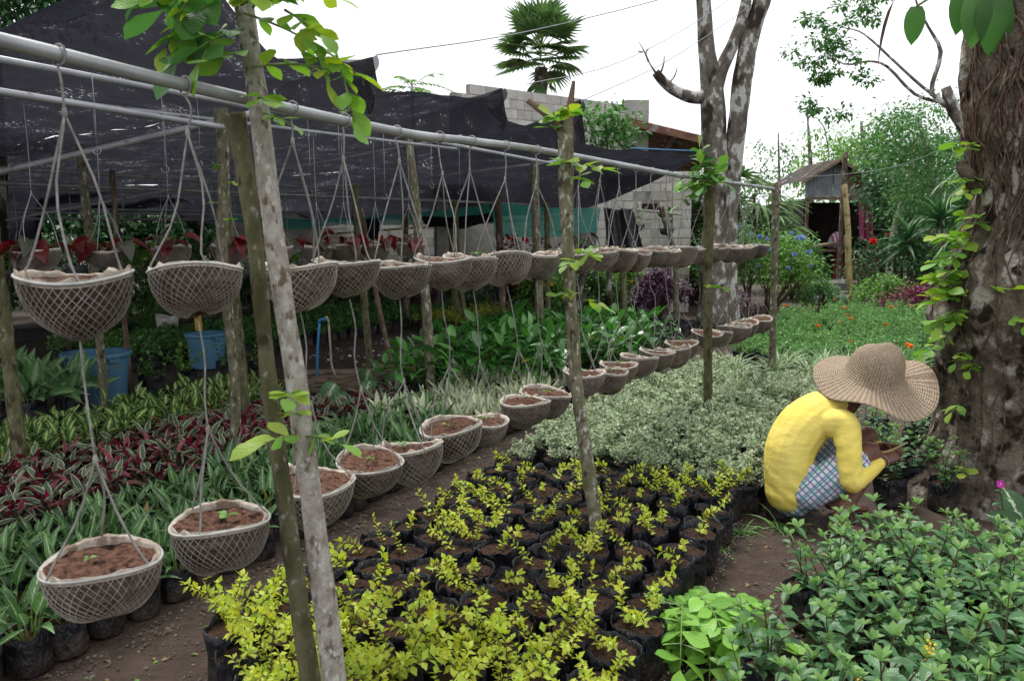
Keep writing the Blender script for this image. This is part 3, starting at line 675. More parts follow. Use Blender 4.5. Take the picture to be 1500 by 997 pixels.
# ------------------------------------------------------------------ hanging baskets
BR, BD, NB = 0.119, 0.124, 30
def bowl_pt(a, ph, var, k=1.0):
    wob = 1 + 0.035 * math.sin(2 * a + var * 1.7) + 0.02 * math.sin(3 * a + var * 3.1)
    r = BR * (math.cos(ph) ** 0.78) * wob * k
    z = -BD * math.sin(ph) * (1 + 0.03 * math.sin(a + var)) * k + 0.008 * math.sin(2 * a + var)
    return (r * math.cos(a), r * math.sin(a), z)
BASK = []
for var in range(5):
    d = {}
    PH = np.linspace(0, math.pi / 2 - 0.02, 11)
    V = [bowl_pt(2 * math.pi * j / NB, p, var) for p in PH for j in range(NB)]
    V = [np.array(q) * (1 + 0.022 * mnoise.noise(Vector(q) * 22 + Vector((var * 9, 0, 0)))) for q in V]
    F = [(i * NB + j, (i + 1) * NB + j, (i + 1) * NB + (j + 1) % NB, i * NB + (j + 1) % NB) for i in range(len(PH) - 1) for j in range(NB)]
    F.append(tuple((len(PH) - 1) * NB + j for j in range(NB - 1, -1, -1)))
    mb = MB(); mb.add(np.array(V), F); d['shell'] = mb.build("shell", MT['husk'])
    mb = MB(); NL = 38
    for j in range(NL):
        for sg in (-1, 1):
            a0 = 2 * math.pi * j / NL + rnd(-0.012, 0.012); ph_ = rnd(0, 6)
            tube(mb, [bowl_pt(a0 + sg * (0.85 * p + 0.02 * math.sin(4 * p + ph_) + 0.07 * math.sin(2 * a0 + var + 3 * p)), p, var, 1.014) for p in np.linspace(0.0, 1.42, 12)], 0.00095, 3, cap=False)
    d['net'] = mb.build("net", MT['net'])
    mb = MB(); ring = [bowl_pt(2 * math.pi * j / 32, 0, var, 1.03) for j in range(33)]
    ring = [(q[0], q[1], q[2] + 0.003) for q in ring]
    tube(mb, ring, 0.0030, 6, cap=False); d['rim'] = mb.build("rim", MT['rimwire'])
    mb = MB(); V = []; F = []; n = 44
    for j in range(n):
        a = 2 * math.pi * j / n; x, y, z = bowl_pt(a, 0, var)
        h = 0.006 + 0.022 * max(0, mnoise.noise(Vector((math.cos(a) * 3, math.sin(a) * 3, var * 5.0)))) + rnd(0, 0.004)
        w = 0.008 + 0.020 * max(0, mnoise.noise(Vector((math.cos(a) * 2, math.sin(a) * 2, 40 + var * 5.0))))
        k2 = 1 - w / BR
        V += [(x * 1.012, y * 1.012, z - 0.006), (x * 1.0, y * 1.0, z + h), (x * k2, y * k2, z + h * 0.6), (x * (k2 - 0.02), y * (k2 - 0.02), z - 0.012)]
    for j in range(n):
        jj = (j + 1) % n
        for c in range(3): F.append((j * 4 + c, jj * 4 + c, jj * 4 + c + 1, j * 4 + c + 1))
    mb.add(np.array(V), F); d['liner'] = mb.build("liner", MT['liner'])
    mb = MB(); V = [(0, 0, 0.006)]; F = []
    R_ = [0.25, 0.5, 0.75, 0.97]; n = 28
    for r in R_:
        for j in range(n):
            a = 2 * math.pi * j / n; x, y, z = bowl_pt(a, 0, var)
            V.append((x * r, y * r, -0.004 + 0.012 * mnoise.noise(Vector((x * r * 40, y * r * 40, var * 3.0))) + 0.008 * mnoise.noise(Vector((x * r * 90, y * r * 90, var * 7.0)))))
    for j in range(n): F.append((0, 1 + j, 1 + (j + 1) % n))
    for i in range(3):
        for j in range(n): F.append((1 + i * n + j, 1 + (i + 1) * n + j, 1 + (i + 1) * n + (j + 1) % n, 1 + i * n + (j + 1) % n))
    mb.add(np.array(V), F); d['soil'] = mb.build("soil", MT['peat'])
    BASK.append(d)
SEED = []
for v in range(3):
    mb = MB(); n = 6
    az = np.arange(n) * 2.1 + v; P = np.stack([0.006 * np.cos(az), 0.006 * np.sin(az), 0.012 + 0.006 * np.arange(n) / n], 1)
    cloud(mb, leaf_t(3, 0.36, 0.2, 0.3), P, np.stack([np.cos(az), np.sin(az), np.full(n, 0.35)], 1), RNG.uniform(0.025, 0.042, n))
    tube(mb, [(0, 0, -0.01), (0, 0, 0.02)], 0.002, 4); SEED.append(mb.build("seedling", G['far_c']))
def cords(root, tilt, knot, top, var, r=0.0027, hook=True, mat='cord', slack=0.016):
    a0 = rnd(0, 2.1); K = np.array(knot)
    for j in range(3):
        q = tilt @ Vector(bowl_pt(a0 + j * 2.094, 0, var, 1.03)); q = np.array(q)
        mid = (q + K) / 2 + RNG.normal(0, slack, 3)
        mb = MB(); tube(mb, [q, (q * 3 + mid) / 4 + RNG.normal(0, slack * 0.4, 3), mid, (K * 3 + mid) / 4, K], r, 5, 10, cap=False)
        obj("cord", mb.build("cord", MT[mat]), root)
    T_ = np.array(top); mb = MB()
    if hook:
        rr = 0.0225
        ring = [T_ + np.array([V2[0] * math.cos(a) * rr, V2[1] * math.cos(a) * rr, math.sin(a) * rr]) for a in np.linspace(-1.9, 4.0, 12)]
        tube(mb, [K, (K + T_) / 2 + RNG.normal(0, 0.006, 3), ring[0]], r * 1.1, 5, 7); tube(mb, ring, r * 1.05, 5)
    else:
        tube(mb, [K, (K * 2 + T_) / 3 + RNG.normal(0, 0.012, 3), (K + 2 * T_) / 3 + RNG.normal(0, 0.01, 3), T_], r, 5, 9)
    tube(mb, [K + np.array([0, 0, -0.014]), K, K + np.array([0, 0, 0.016])], [r * 1.2, r * 2.4, r * 1.2], 6)
    obj("hanger", mb.build("hanger", MT[mat]), root)
def basket(label, pos, knot, top, group, hook=True, r=0.0027, soil=True, scale=1.0, mat='cord', tl=0.07):
    var = random.randrange(5); d = BASK[var]
    root = thing("hanging_basket", label, "hanging basket", pos, group=group)
    E_ = Euler((rnd(-tl, tl), rnd(-tl, tl), 0)); R_ = E_.to_matrix(); sxy = rnd(0.95, 1.05); sz_ = rnd(0.9, 1.12)
    for k in ('shell', 'net', 'rim', 'liner', 'soil'):
        obj(k, d[k], root, (0, 0, 0), E_, (scale * sxy, scale / sxy, scale * sz_))
    cords(root, R_ * scale, Vector(knot) - Vector(pos), Vector(top) - Vector(pos), var, r, hook, mat)
    return root, E_
SU = [-0.79, -0.45, -0.05, 0.2, 0.5, 0.8, 1.06, 1.38, 1.73, 2.28, 2.55, 2.81, 3.08, 3.33, 3.58, 3.87, 4.36, 4.61, 4.97, 5.21, 5.46, 5.78]
SL = [-0.77, -0.43, 0.02, 0.3, 0.56, 0.86, 1.16, 1.54, 1.89, 2.39, 2.67, 2.9, 3.22, 3.51, 3.79, 4.05, 4.54, 4.83, 5.15, 5.39, 5.6, 5.87]
upz = []
for i, s in enumerate(SU):
    rs = RNG.uniform(-0.012, 0.012); z = 1.55 + rs; upz.append(z)
    t = row_t(s) + rnd(-0.012, 0.012); rz = rail_zf(s)
    lab = f"net-wrapped husk basket in the upper rail row, {nth(i + 1)} from the camera"
    ro, e = basket(lab, W(s, t, z), W(s, t, rz - rnd(0.10, 0.17)), W(s, row_t(s), rz), "upper row of hanging baskets", tl=0.09, scale=rnd(0.94, 1.04))
    if random.random() < 0.25: obj("seedling", SEED[i % 3], ro, (rnd(-.04, .04), rnd(-.04, .04), 0.005), (0, 0, rnd(0, 6)))
LZ = [0.865, 0.86, 0.84, 0.84, 0.825, 0.845, 0.80, 0.825, 0.80, 0.835, 0.80, 0.81, 0.82, 0.82, 0.81, 0.82, 0.85, 0.83, 0.84, 0.83, 0.84, 0.85]
for i, s in enumerate(SL):
    z = LZ[i]; t = row_t(s) + rnd(-0.03, 0.03)
    lab = f"soil-filled net basket in the lower row, {nth(i + 1)} from the camera"
    top = W(SU[i], row_t(SU[i]), upz[i] - BD)
    knot = W(s, t, z) * 0.55 + top * 0.45; knot = Vector((knot.x + rnd(-.01, .01), knot.y, knot.z))
    ro, e = basket(lab, W(s, t, z), knot, top, "lower row of hanging baskets", hook=False, tl=0.11, scale=rnd(1.02, 1.10))
    obj("seedling", SEED[(i * 2) % 3], ro, (rnd(-.03, .03), rnd(-.03, .03), 0.006), (0, 0, rnd(0, 6)), rnd(0.5, 0.95))
# begonia baskets in the row behind
BEG = [leaf_t(4, 0.42, 0.35, 0.55, 'heart', 0.03), leaf_t(4, 0.40, 0.5, 0.8, 'heart', 0.04), leaf_t(4, 0.45, 0.2, 0.3, 'heart', 0.03)]
def begonia(root, n=9, sz=0.15, keys=('begonia', 'begonia', 'begonia_g')):
    mb = MB()
    for k in range(n):
        a = rnd(0, 6.28); b_ = np.array([0.03 * math.cos(a), 0.03 * math.sin(a), 0.0]); e = rnd(0.05, 1.0)
        tip = b_ + unit(a, e) * rnd(0.05, 0.12); tube(mb, [b_, (b_ + tip) / 2 + np.array([0, 0, 0.015]), tip], 0.004, 4)
        key = random.choice(keys); v = random.randrange(3)
        obj("leaf", leaf_me(("leaf", key, 10 + v), BEG[v], G[key]), root, mat=leaf_matrix(tip, unit(a + rnd(-.5, .5), rnd(-0.5, 0.3)), sz * rnd(0.7, 1.15)))
    obj("stems", mb.build("stems", MT['stem']), root)
SB = [0.95, 1.32, 1.75, 2.17, 2.55, 2.9, 3.12, 3.42, 3.78]
for i, s in enumerate(SB):
    pos = W(s, -1.70 + 0.09 * i, 1.565 + rnd(-0.01, 0.015)); top = W(s, -0.95, 2.45)
    top = Vector((pos.x, pos.y, 2.42))
    ro, e = basket(f"begonia basket with red leaves in the row behind, {nth(i + 1)} from the left", pos, pos + Vector((0, 0, 0.33)), top, "begonia baskets in the row behind", hook=True, r=0.0022, mat='thin_wire', scale=1.0 if i else 1.08)
    begonia(ro, random.randrange(9, 13), rnd(0.10, 0.14))
pole("steel_pipe", "thin pipe from which the red begonia baskets hang", W(0.2, -1.86, 2.43), W(4.4, -0.86, 2.43), 0.014, MT['pipe_dark'])
# bare wire hangers under the net
for i in range(22):
    s, t, z = [(0.7 + 0.42 * k, -0.9, 2.44) for k in range(10)][i] if i < 10 else (2.2 + 0.55 * (i - 10), -4.8 + 0.07 * (i - 10), 2.29)
    p_ = W(s + rnd(-.1, .1), t, z); ln = rnd(0.30, 0.55)
    mb = MB(); rr = 0.02
    hk = [(rr * math.cos(a), 0, -ln - rr + rr * math.sin(a)) for a in np.linspace(1.6, -3.4, 9)]
    tube(mb, [(0, 0, 0.02), (rnd(-.01, .01), rnd(-.01, .01), -ln * 0.5), (0, 0, -ln)] + hk, 0.0022, 4)
    o = obj("wire_hook", mb.build("wire_hook", MT['thin_wire']), None, p_, (0, 0, rnd(-0.6, 0.6)))
    tag(o, ("empty wire hook on the pipe right behind the rail, " if i < 10 else "empty wire hook on the far level pipe, ") + nth((i if i < 10 else i - 10) + 1) + " from the left", "hook", "empty wire hooks")

# ------------------------------------------------------------------ shade nets
def sheet(name, label, fn, na, nb, mat, cat="shade net", thick=0.0):
    V = []; UV = []
    for i in range(na + 1):
        for j in range(nb + 1):
            V.append(tuple(fn(i / na, j / nb))); UV.append((i / na * 2.5, j / nb * 8.0))
    F = [(i * (nb + 1) + j, (i + 1) * (nb + 1) + j, (i + 1) * (nb + 1) + j + 1, i * (nb + 1) + j + 1) for i in range(na) for j in range(nb)]
    c = np.mean(np.array(V), 0); mb = MB(); mb.add(np.array(V) - c, F, 0, UV)
    o = obj(name, mb.build(name, mat), None, Vector(c)); return tag(o, label, cat)
EDGE_S = [-0.6, 0.15, 0.45, 0.9, 1.4, 1.8, 2.1, 2.35, 2.85, 3.2, 3.5, 3.58, 4.2, 5.0, 5.5, 5.85, 5.95, 6.6, 7.4, 7.9, 8.2, 8.3, 9.3, 10.3, 11.3, 12.3]
EDGE_Z = [2.4, 2.5, 2.64, 2.9, 3.2, 3.25, 3.02, 2.88, 2.96, 2.98, 3.10, 2.86, 2.93, 3.02, 3.08, 3.22, 2.90, 2.95, 3.12, 3.25, 3.44, 2.86, 2.90, 2.97, 3.02, 3.11]
def net_fn(s0, s1):
    """one of the nets that are laced side by side: peaked near edge, sagging ceiling, curtain at the far side"""
    def f(a, b):
        s = s0 + (s1 - s0) * a
        ez = float(np.interp(s, EDGE_S, EDGE_Z)); near = float(np.interp(s, [8.2, 12.3], [-1.12, -0.2]))
        bb = min(1.0, b / 0.74) ** 1.7; far = -12.5
        t = near + (far - near) * bb
        k = near - t
        base = 2.74 - 0.012 * k - 0.06 * abs(math.sin(s * 1.35)) - 0.015 * max(0, s - 8)
        z = base + (ez - base) * math.exp(-(k / 1.5) ** 1.3) - 0.10 * math.exp(-((k - 0.55) / 0.4) ** 2) * math.sin(math.pi * a) ** 0.7
        z += 0.05 * mnoise.noise(Vector((s * 1.5, t * 0.9, 4))) + 0.035 * mnoise.noise(Vector((s * 4, t * 2.2, 9))) * min(1, k / 0.4)
        if b > 0.74:
            q = (b - 0.74) / 0.26; z -= q * (1.4 if s < 8.2 else 0.4); t -= 0.3 * q + 0.14 * math.sin(q * 7 + s * 3)
        if s > 11.6: z -= (s - 11.6) * 0.8 * min(1, k / 2.5)
        return W(s, t, z)
    return f
sheet("shade_net", "black shade net over the left, its raised corner ending in a frayed point", net_fn(-0.6, 3.5), 48, 52, MT['shade_net'])
sheet("shade_net", "second black shade net, tip pointing right in front of the grey gable wall", net_fn(3.5, 5.85), 34, 48, MT['shade_net'])
sheet("shade_net", "third black shade net, narrow, its tip below the palm trunk", net_fn(5.85, 8.2), 34, 48, MT['shade_net'])
sheet("shade_net", "far black shade net tied by blue rope to the lichened tree", net_fn(8.2, 12.3), 34, 44, MT['shade_net'])
def corner_fn(tip, low, back):
    tip, low, back = Vector(tip), Vector(low), Vector(back)
    def f(a, b):
        q = tip.lerp(low, b); r = tip.lerp(back, 1.0)
        q = q.lerp(back.lerp(low, b * 0.8), a)
        return q + Vector((0, 0, -0.07 * math.sin(math.pi * a) * (0.3 + b))) + Vector((0.03 * math.sin(9 * b), 0.03 * math.sin(7 * a), 0))
    return f
sheet("shade_net", "frayed see-through flap of net hanging from the leftmost point", corner_fn(W(3.53, -1.10, 3.11), W(3.32, -1.02, 2.66), W(2.95, -1.08, 2.96)), 10, 12, MT['net_open'])
sheet("shade_net", "small see-through net flap at the second point", corner_fn(W(5.88, -1.10, 3.23), W(5.68, -1.02, 2.80), W(5.3, -1.08, 3.04)), 10, 12, MT['net_open'])
sheet("shade_net", "small see-through net flap at the third point", corner_fn(W(8.23, -1.10, 3.45), W(8.0, -1.02, 2.92), W(7.6, -1.08, 3.16)), 10, 12, MT['net_open'])
def drape(p00, p10, p01, p11, amp, fr, seed):
    p00, p10, p01, p11 = map(Vector, (p00, p10, p01, p11))
    def f(a, b):
        q = p00.lerp(p10, a).lerp(p01.lerp(p11, a), b)
        return q + Vector((0, amp * math.sin(a * fr + seed + b), -0.5 * amp * math.sin(math.pi * a) + 0.3 * amp * mnoise.noise(Vector((a * 3, b * 3, seed)))))
    return f
sheet("green_net", "green shade cloth draped wide before the block wall beside the black sheet", drape((-0.35, 13.5, 2.22), (1.50, 13.4, 2.12), (-0.30, 13.8, 1.62), (1.45, 13.6, 1.72), 0.08, 9, 0), 26, 8, MT['green_net'])
sheet("green_net", "sagging strip of green shade cloth hanging under the black net", drape((-3.4, 14.2, 1.96), (-0.4, 14.0, 2.22), (-3.3, 15.4, 1.86), (-0.4, 15.0, 1.96), 0.10, 7, 2), 26, 8, MT['green_net'])
sheet("green_net", "small dull green netting strip behind the begonia baskets", drape((-5.3, 15.0, 2.02), (-3.3, 15.0, 1.98), (-5.2, 15.8, 1.80), (-3.4, 15.8, 1.85), 0.08, 6, 4), 16, 6, MT['green_net'])
sheet("plastic_sheet", "crumpled black plastic sheet hanging at the green cloth's end", drape((1.52, 13.2, 2.12), (2.02, 13.3, 2.10), (1.62, 13.2, 1.45), (2.20, 13.3, 1.46), 0.06, 14, 1), 16, 14, MT['plastic_sheet'], "plastic sheet")
sheet("plastic_sheet", "dark cloth bundle hanging behind the last begonia basket", drape((-2.75, 13.6, 1.98), (-2.25, 13.6, 1.96), (-2.65, 13.6, 1.5), (-2.3, 13.6, 1.62), 0.06, 12, 3), 12, 10, MT['shade_net'], "cloth")
sheet("plastic_sheet", "dark sheet sagging between posts below the green strip", drape((-1.6, 13.9, 1.98), (-0.2, 13.9, 2.1), (-1.5, 14.1, 1.80), (-0.3, 14.0, 1.9), 0.12, 5, 5), 14, 6, MT['shade_net'], "cloth")
# overhead lines
def wire(name, label, pts, r, mat, cat="wire"):
    c = Vector(pts[0]); mb = MB(); tube(mb, [Vector(q) - c for q in pts], r, 5, 24)
    return tag(obj(name, mb.build(name, MT[mat]), None, c), label, cat)
wire("overhead_wire", "thin wire rising right from the left net point across the palm", [W(3.53, -1.10, 3.11), (0.2, 8.6, 3.78), (2.3, 10.4, 4.72), (5.2, 13, 6.2)], 0.006, 'thin_wire')
wire("overhead_wire", "faint wire crossing the sky between palm and lichened tree", [(0.2, 12.2, 3.9), (1.6, 12.4, 4.25), (3.4, 13.8, 5.4), (5.5, 16, 7.2)], 0.006, 'thin_wire')
wire("overhead_wire", "faint wire from the third net point up to the lichened tree", [W(8.23, -1.10, 3.45), (2.4, 12.4, 4.3), (4.3, 14.2, 5.7)], 0.006, 'thin_wire')
wire("overhead_wire", "long faint wire from the lichened tree past the shed to the big trunk", [(3.9, 14.2, 2.6), (6.2, 13.2, 2.75), (6.5, 11.0, 3.2), (4.6, 6.5, 3.2)], 0.005, 'thin_wire')
wire("blue_rope", "blue rope tying the far net to the lichened tree", [W(9.5, -0.8, 2.93), W(10.9, -0.5, 3.02), W(12.3, -0.2, 3.12), (3.9, 14.25, 3.2)], 0.012, 'blue_pipe', "rope")
# ------------------------------------------------------------------ black bags
BAGS = []; SOILS = []
for v in range(6):
    n = 18
    ph = v * 1.3
    def wob(a, k, v=v, ph=ph):
        up = min(1.0, k / 5.0)
        q = Vector((math.cos(a) * 1.6, math.sin(a) * 1.6, k * 0.5 + v * 11.0))
        sq = 1 + (0.03 + 0.05 * up) * math.cos(2 * a + ph) + 0.03 * math.cos(4 * a + ph) + 0.11 * mnoise.noise(q) + 0.06 * mnoise.noise(q * 2.9)
        dz = (0.030 * mnoise.noise(Vector((math.cos(a) * 1.5, math.sin(a) * 1.5, v * 5.0))) + 0.014 * mnoise.noise(Vector((math.cos(a) * 4, math.sin(a) * 4, v * 7.0)))) if k in (5, 6) else 0
        return (sq, dz)
    mb = MB(); lathe(mb, [(0.082, 0.0), (0.093, 0.014), (0.095, 0.06), (0.094, 0.11), (0.096, 0.155), (0.099, 0.195), (0.0965, 0.195), (0.092, 0.165)], 22, 0, wob, cap0=True)
    BAGS.append(mb.build("bag", MT['bag']))
    mb = MB(); V = [(0, 0, 0.180)]; F = []
    for r in (0.035, 0.068, 0.093):
        for j in range(14):
            a = 2 * math.pi * j / 14
            V.append((r * math.cos(a), r * math.sin(a), 0.175 + 0.012 * mnoise.noise(Vector((r * 30 * math.cos(a), r * 30 * math.sin(a), v * 3.0)))))
    for j in range(14): F.append((0, 1 + j, 1 + (j + 1) % 14))
    for i in range(2):
        for j in range(14): F.append((1 + i * 14 + j, 1 + (i + 1) * 14 + j, 1 + (i + 1) * 14 + (j + 1) % 14, 1 + i * 14 + (j + 1) % 14))
    mb.add(np.array(V), F); SOILS.append(mb.build("soil", MT['pot_soil']))
def bed(s0, s1, t0, t1, ds, dt, jit=0.02):
    """rows of positions; row 0 is the one at t0; yields (row, index, position)"""
    nt = max(1, int(round(abs(t1 - t0) / dt)) + 1); ns = int(round((s1 - s0) / ds)) + 1
    for r in range(nt):
        t = t0 + (t1 - t0) * r / max(1, nt - 1)
        k = 0
        for i in range(ns):
            s = s0 + ds * i + (ds / 2 if r % 2 else 0)
            p = W(s + rnd(-jit, jit), t + rnd(-jit, jit))
            if not in_sight(p): continue
            if random.random() < 0.025: continue
            k += 1
            yield r, k, p, s, t
def potted(name, label, cat, p, group, bag_scale=1.0, soil=True, tilt=0.05):
    root = thing(name, label, cat, (p.x, p.y, -0.008), group=group)
    v = random.randrange(6); rz = rnd(0, 6.28); sc = (bag_scale * rnd(0.92, 1.08), bag_scale * rnd(0.92, 1.08), bag_scale * rnd(0.9, 1.1))
    e = (rnd(-tilt, tilt), rnd(-tilt, tilt), rz)
    obj("bag", BAGS[v], root, (0, 0, 0), e, sc)
    if soil: obj("soil", SOILS[v], root, (0, 0, 0), e, sc)
    return root, 0.16 * sc[2]
def stem_leaves(mb, base, d, length, nodes, size, tm, droop=0.0, mat=1, wig=0.15, opp=True, el=0.5, tip=True, r=0.0022, mat_stem=0):
    base = np.array(base, float); d = np.array(d, float); d /= np.linalg.norm(d)
    q = RNG.normal(0, wig, 3) * length
    pts = spline([base, base + d * length * 0.5 + q * 0.5, base + d * length - np.array([0, 0, droop * length])], nodes + 2)
    tube(mb, pts[::max(1, (nodes + 2) // 4)], r, 3, cap=False, mat=mat_stem)
    P = []; D = []; a = rnd(0, 6)
    for i in range(1, nodes + 2):
        a += 1.57 if opp else 2.4
        ax = pts[min(i + 1, nodes + 1)] - pts[i - 1]; ax /= max(np.linalg.norm(ax), 1e-6)
        s1 = np.cross(ax, [math.cos(a), math.sin(a), 0.3]); s1 /= max(np.linalg.norm(s1), 1e-6)
        for sg in ((-1, 1) if opp else (1,)):
            P.append(pts[i]); D.append(s1 * sg + ax * el + RNG.normal(0, 0.15, 3))
    if tip: P.append(pts[-1]); D.append(d + RNG.normal(0, 0.1, 3))
    cloud(mb, tm, P, D, RNG.uniform(0.75, 1.2, len(P)) * size, mat)
    return pts
# ---- golden seedlings
TY = leaf_t(2, 0.31, 0.35, 0.15)
YEL = []
for v in range(12):
    mb = MB(); big = v / 11
    for k in range(int(1 + big * 5 + (v % 2))):
        a = rnd(0, 6.28); e = rnd(0.75, 1.45) - 0.35 * big
        pts = stem_leaves(mb, (rnd(-.02, .02), rnd(-.02, .02), 0), unit(a, e), rnd(0.07, 0.13) + 0.14 * big, int(7 + 9 * big), rnd(0.025, 0.032) + 0.004 * big, TY, wig=0.2)
        for _ in range(int(rnd(0, 2) + 2.2 * big)):
            b_ = pts[random.randrange(len(pts) // 3, len(pts) - 1)]
            stem_leaves(mb, b_, unit(rnd(0, 6.28), rnd(0.2, 1.0)), rnd(0.04, 0.09) + 0.04 * big, int(4 + 4 * big), rnd(0.023, 0.030), TY)
    YEL.append(mb.build("foliage", [MT['stem'], G['yellow']]))
grp = "golden-leaved seedlings in black bags"
for r, k, p, s, t in bed(-0.55, 2.45, 0.62, 1.98, 0.205, 0.195, 0.022):
    if s < -0.30 + (0.95 - t) * 0.5: continue
    lab = f"golden-leaved seedling in bag, {nth(r + 1)} row from path, {nth(k)} from camera"
    ro, h = potted("golden_seedling", lab, "potted plant", p, grp)
    near = max(0.0, min(1.0, (0.75 - s) / 1.2)) ** 1.2; edge = 0.12 if t > 1.75 else 0
    v = int(min(11, max(0, 11 * (near * 0.75 + edge + rnd(-0.15, 0.36)) + (1 if s < 0.3 else 0))))
    stuff(obj("foliage", YEL[v], ro, (rnd(-.015, .015), rnd(-.015, .015), h), (rnd(-.1, .1), rnd(-.1, .1), rnd(0, 6.28)), rnd(0.9, 1.25)))
# extra loose sprays at the path corner
# ---- cream variegated shrubs
TV = tiny_t(0.30, 0.35, 0.1)
VAR = []
for v in range(7):
    mb = MB()
    for k in range(8):
        a = k * 0.8 + rnd(-.3, .3); e = rnd(0.45, 1.45)
        pts = stem_leaves(mb, (rnd(-.02, .02), rnd(-.02, .02), 0), unit(a, e), rnd(0.15, 0.28), 8, 0.034, TV, wig=0.16, mat=1)
        for _ in range(3):
            b_ = pts[random.randrange(3, len(pts) - 1)]
            stem_leaves(mb, b_, unit(rnd(0, 6.28), rnd(0.0, 1.1)), rnd(0.05, 0.11), 5, 0.032, TV, mat=1)
    VAR.append(mb.build("foliage", [MT['stem'], G['varieg']]))
for r, k, p, s, t in bed(2.72, 5.95, 0.62, 2.30, 0.21, 0.20, 0.03):
    if t < 0.9 and s > 5.3: continue
    lab = f"cream variegated shrub in bag, {nth(r + 1)} row from path, {nth(k)} from camera"
    ro, h = potted("variegated_shrub", lab, "potted plant", p, "cream variegated shrubs in black bags")
    stuff(obj("foliage", VAR[random.randrange(7)], ro, (0, 0, h), (rnd(-.15, .15), rnd(-.15, .15), rnd(0, 6.28)), rnd(0.8, 1.15) * (0.72 if s < 3.0 or (t > 2.1 and s < 3.3) else 1.0)))
# ---- broad-leaved plants with one object for each leaf
def rosette(n, lmin, lmax, e0, e1, base_r=0.02, stalk=0.06, bend=0.0):
    """list of (matrix, variant, stalk points)"""
    out = []
    for k in range(n):
        a = k * 2.4 + rnd(-.4, .4); e = e0 + (e1 - e0) * (k / max(1, n - 1)) + rnd(-.15, .15)
        b_ = np.array([base_r * math.cos(a), base_r * math.sin(a), 0.0]); q = b_ + unit(a, min(1.5, e + 0.3)) * stalk * rnd(0.6, 1.4)
        out.append((leaf_matrix(q, unit(a + rnd(-.3, .3), e), rnd(lmin, lmax), np.array([0, 0, 1.0]) + RNG.normal(0, 0.25, 3)), random.randrange(3), (b_, q)))
    return out
def rosette_parts(layout, tms, mat, stem_mat, key):
    mb = MB()
    for M, v, (a, b_) in layout: tube(mb, [a, (a + b_) / 2, b_], [0.005, 0.004, 0.003], 4, cap=False)
    stems = mb.build("stems", stem_mat)
    mb = MB()
    for M, v, (a, b_) in layout:
        tube(mb, [a, (a + b_) / 2, b_], [0.005, 0.004, 0.003], 4, cap=False)
        V, F, UV = tms[v]; A = np.array(M)
        mb.add(V @ A[:3, :3].T + A[:3, 3], F, 1, UV, rnd(0, 1))
    return stems, mb.build("foliage", [stem_mat, mat])
def leafy_kind(key, tms, mat, layouts, stem_mat):
    return dict(key=key, tms=tms, mat=mat, lay=layouts, parts=[rosette_parts(l, tms, mat, stem_mat, key) for l in layouts])
def put_leafy(kind, ro, h, single, sc, rz=None, alt=None, palt=0.0):
    i = random.randrange(len(kind['lay'])); rz = rnd(0, 6.28) if rz is None else rz
    Mz = Matrix.Translation((0, 0, h)) @ Matrix.Rotation(rz, 4, 'Z') @ Matrix.Diagonal((sc, sc, sc, 1))
    if single:
        obj("stems", kind['parts'][i][0], ro, mat=Mz)
        for M, v, st in kind['lay'][i]:
            k = alt if (alt and random.random() < palt) else kind
            if alt is None and random.random() < 0.035: k = K_old
            obj("leaf", leaf_me(("leaf", k['key'], v), k['tms'][v], k['mat']), ro, mat=Mz @ M)
    else:
        stuff(obj("foliage", kind['parts'][i][1], ro, mat=Mz))
TS = [leaf_t(5, 0.135, 0.4, 0.18, 'lance', 0.05), leaf_t(5, 0.12, 0.55, 0.40, 'lance', 0.05), leaf_t(5, 0.15, 0.3, 0.05, 'lance', 0.04)]
G['old'] = leafmat('withering_leaf', (0.36, 0.30, 0.05), (0.22, 0.13, 0.05), 0.5, 0.2)
K_old = dict(key='old', tms=TS, mat=G['old'])
K_str = leafy_kind('striped', TS, G['striped'], [rosette(random.randrange(12, 16), 0.11, 0.17, 0.45, 1.35, 0.03, 0.07) for _ in range(6)], MT['stem_green'])
K_whi = leafy_kind('white', TS, G['white_leaf'], [rosette(random.randrange(10, 14), 0.12, 0.19, 0.6, 1.4, 0.03, 0.06) for _ in range(5)], MT['stem_green'])
for r, k, p, s, t in bed(-0.6, 5.2, -0.10, -0.92, 0.172, 0.165, 0.02):
    white = s + rnd(-.4, .4) > 3.35
    what = "white-splashed leafy plant" if white else "silver-striped leafy plant"
    lab = f"{what}, {nth(r + 1)} row left of the path, {nth(k)} from camera"
    ro, h = potted("white_leaved_plant" if white else "striped_leaf_plant", lab, "potted plant", p, "striped-leaf plants in bags left of the path", 0.80, tilt=0.09)
    put_leafy(K_whi if white else K_str, ro, h, s < 2.3 and r < 4, rnd(0.7, 1.2))
TM_ = [leaf_t(5, 0.165, 0.25, 0.45, 'lance', 0.06), leaf_t(5, 0.17, 0.2, 0.8, 'lance', 0.07), leaf_t(5, 0.15, 0.5, 0.1, 'lance', 0.05)]
lay = [rosette(random.randrange(13, 18), 0.085, 0.135, 0.0, 1.25, 0.03, 0.07) for _ in range(6)]
K_tri = leafy_kind('strom', TM_, G['strom'], lay, MT['stem'])
K_red = leafy_kind('strom_red', TM_, G['strom_red'], lay[:1], MT['stem'])
for r, k, p, s, t in bed(-0.2, 4.1, -1.26, -2.06, 0.21, 0.20, 0.03):
    if s > 3.4 and t < -1.5: continue
    lab = f"cream and wine-red leaved plant, {nth(r + 1)} row back, {nth(k)} from left"
    ro, h = potted("red_edged_plant", lab, "potted plant", p, "cream and wine-red leaved plants in bags", 0.9)
    put_leafy(K_tri, ro, h, s < 2.9, rnd(0.9, 1.2), alt=K_red, palt=0.2)
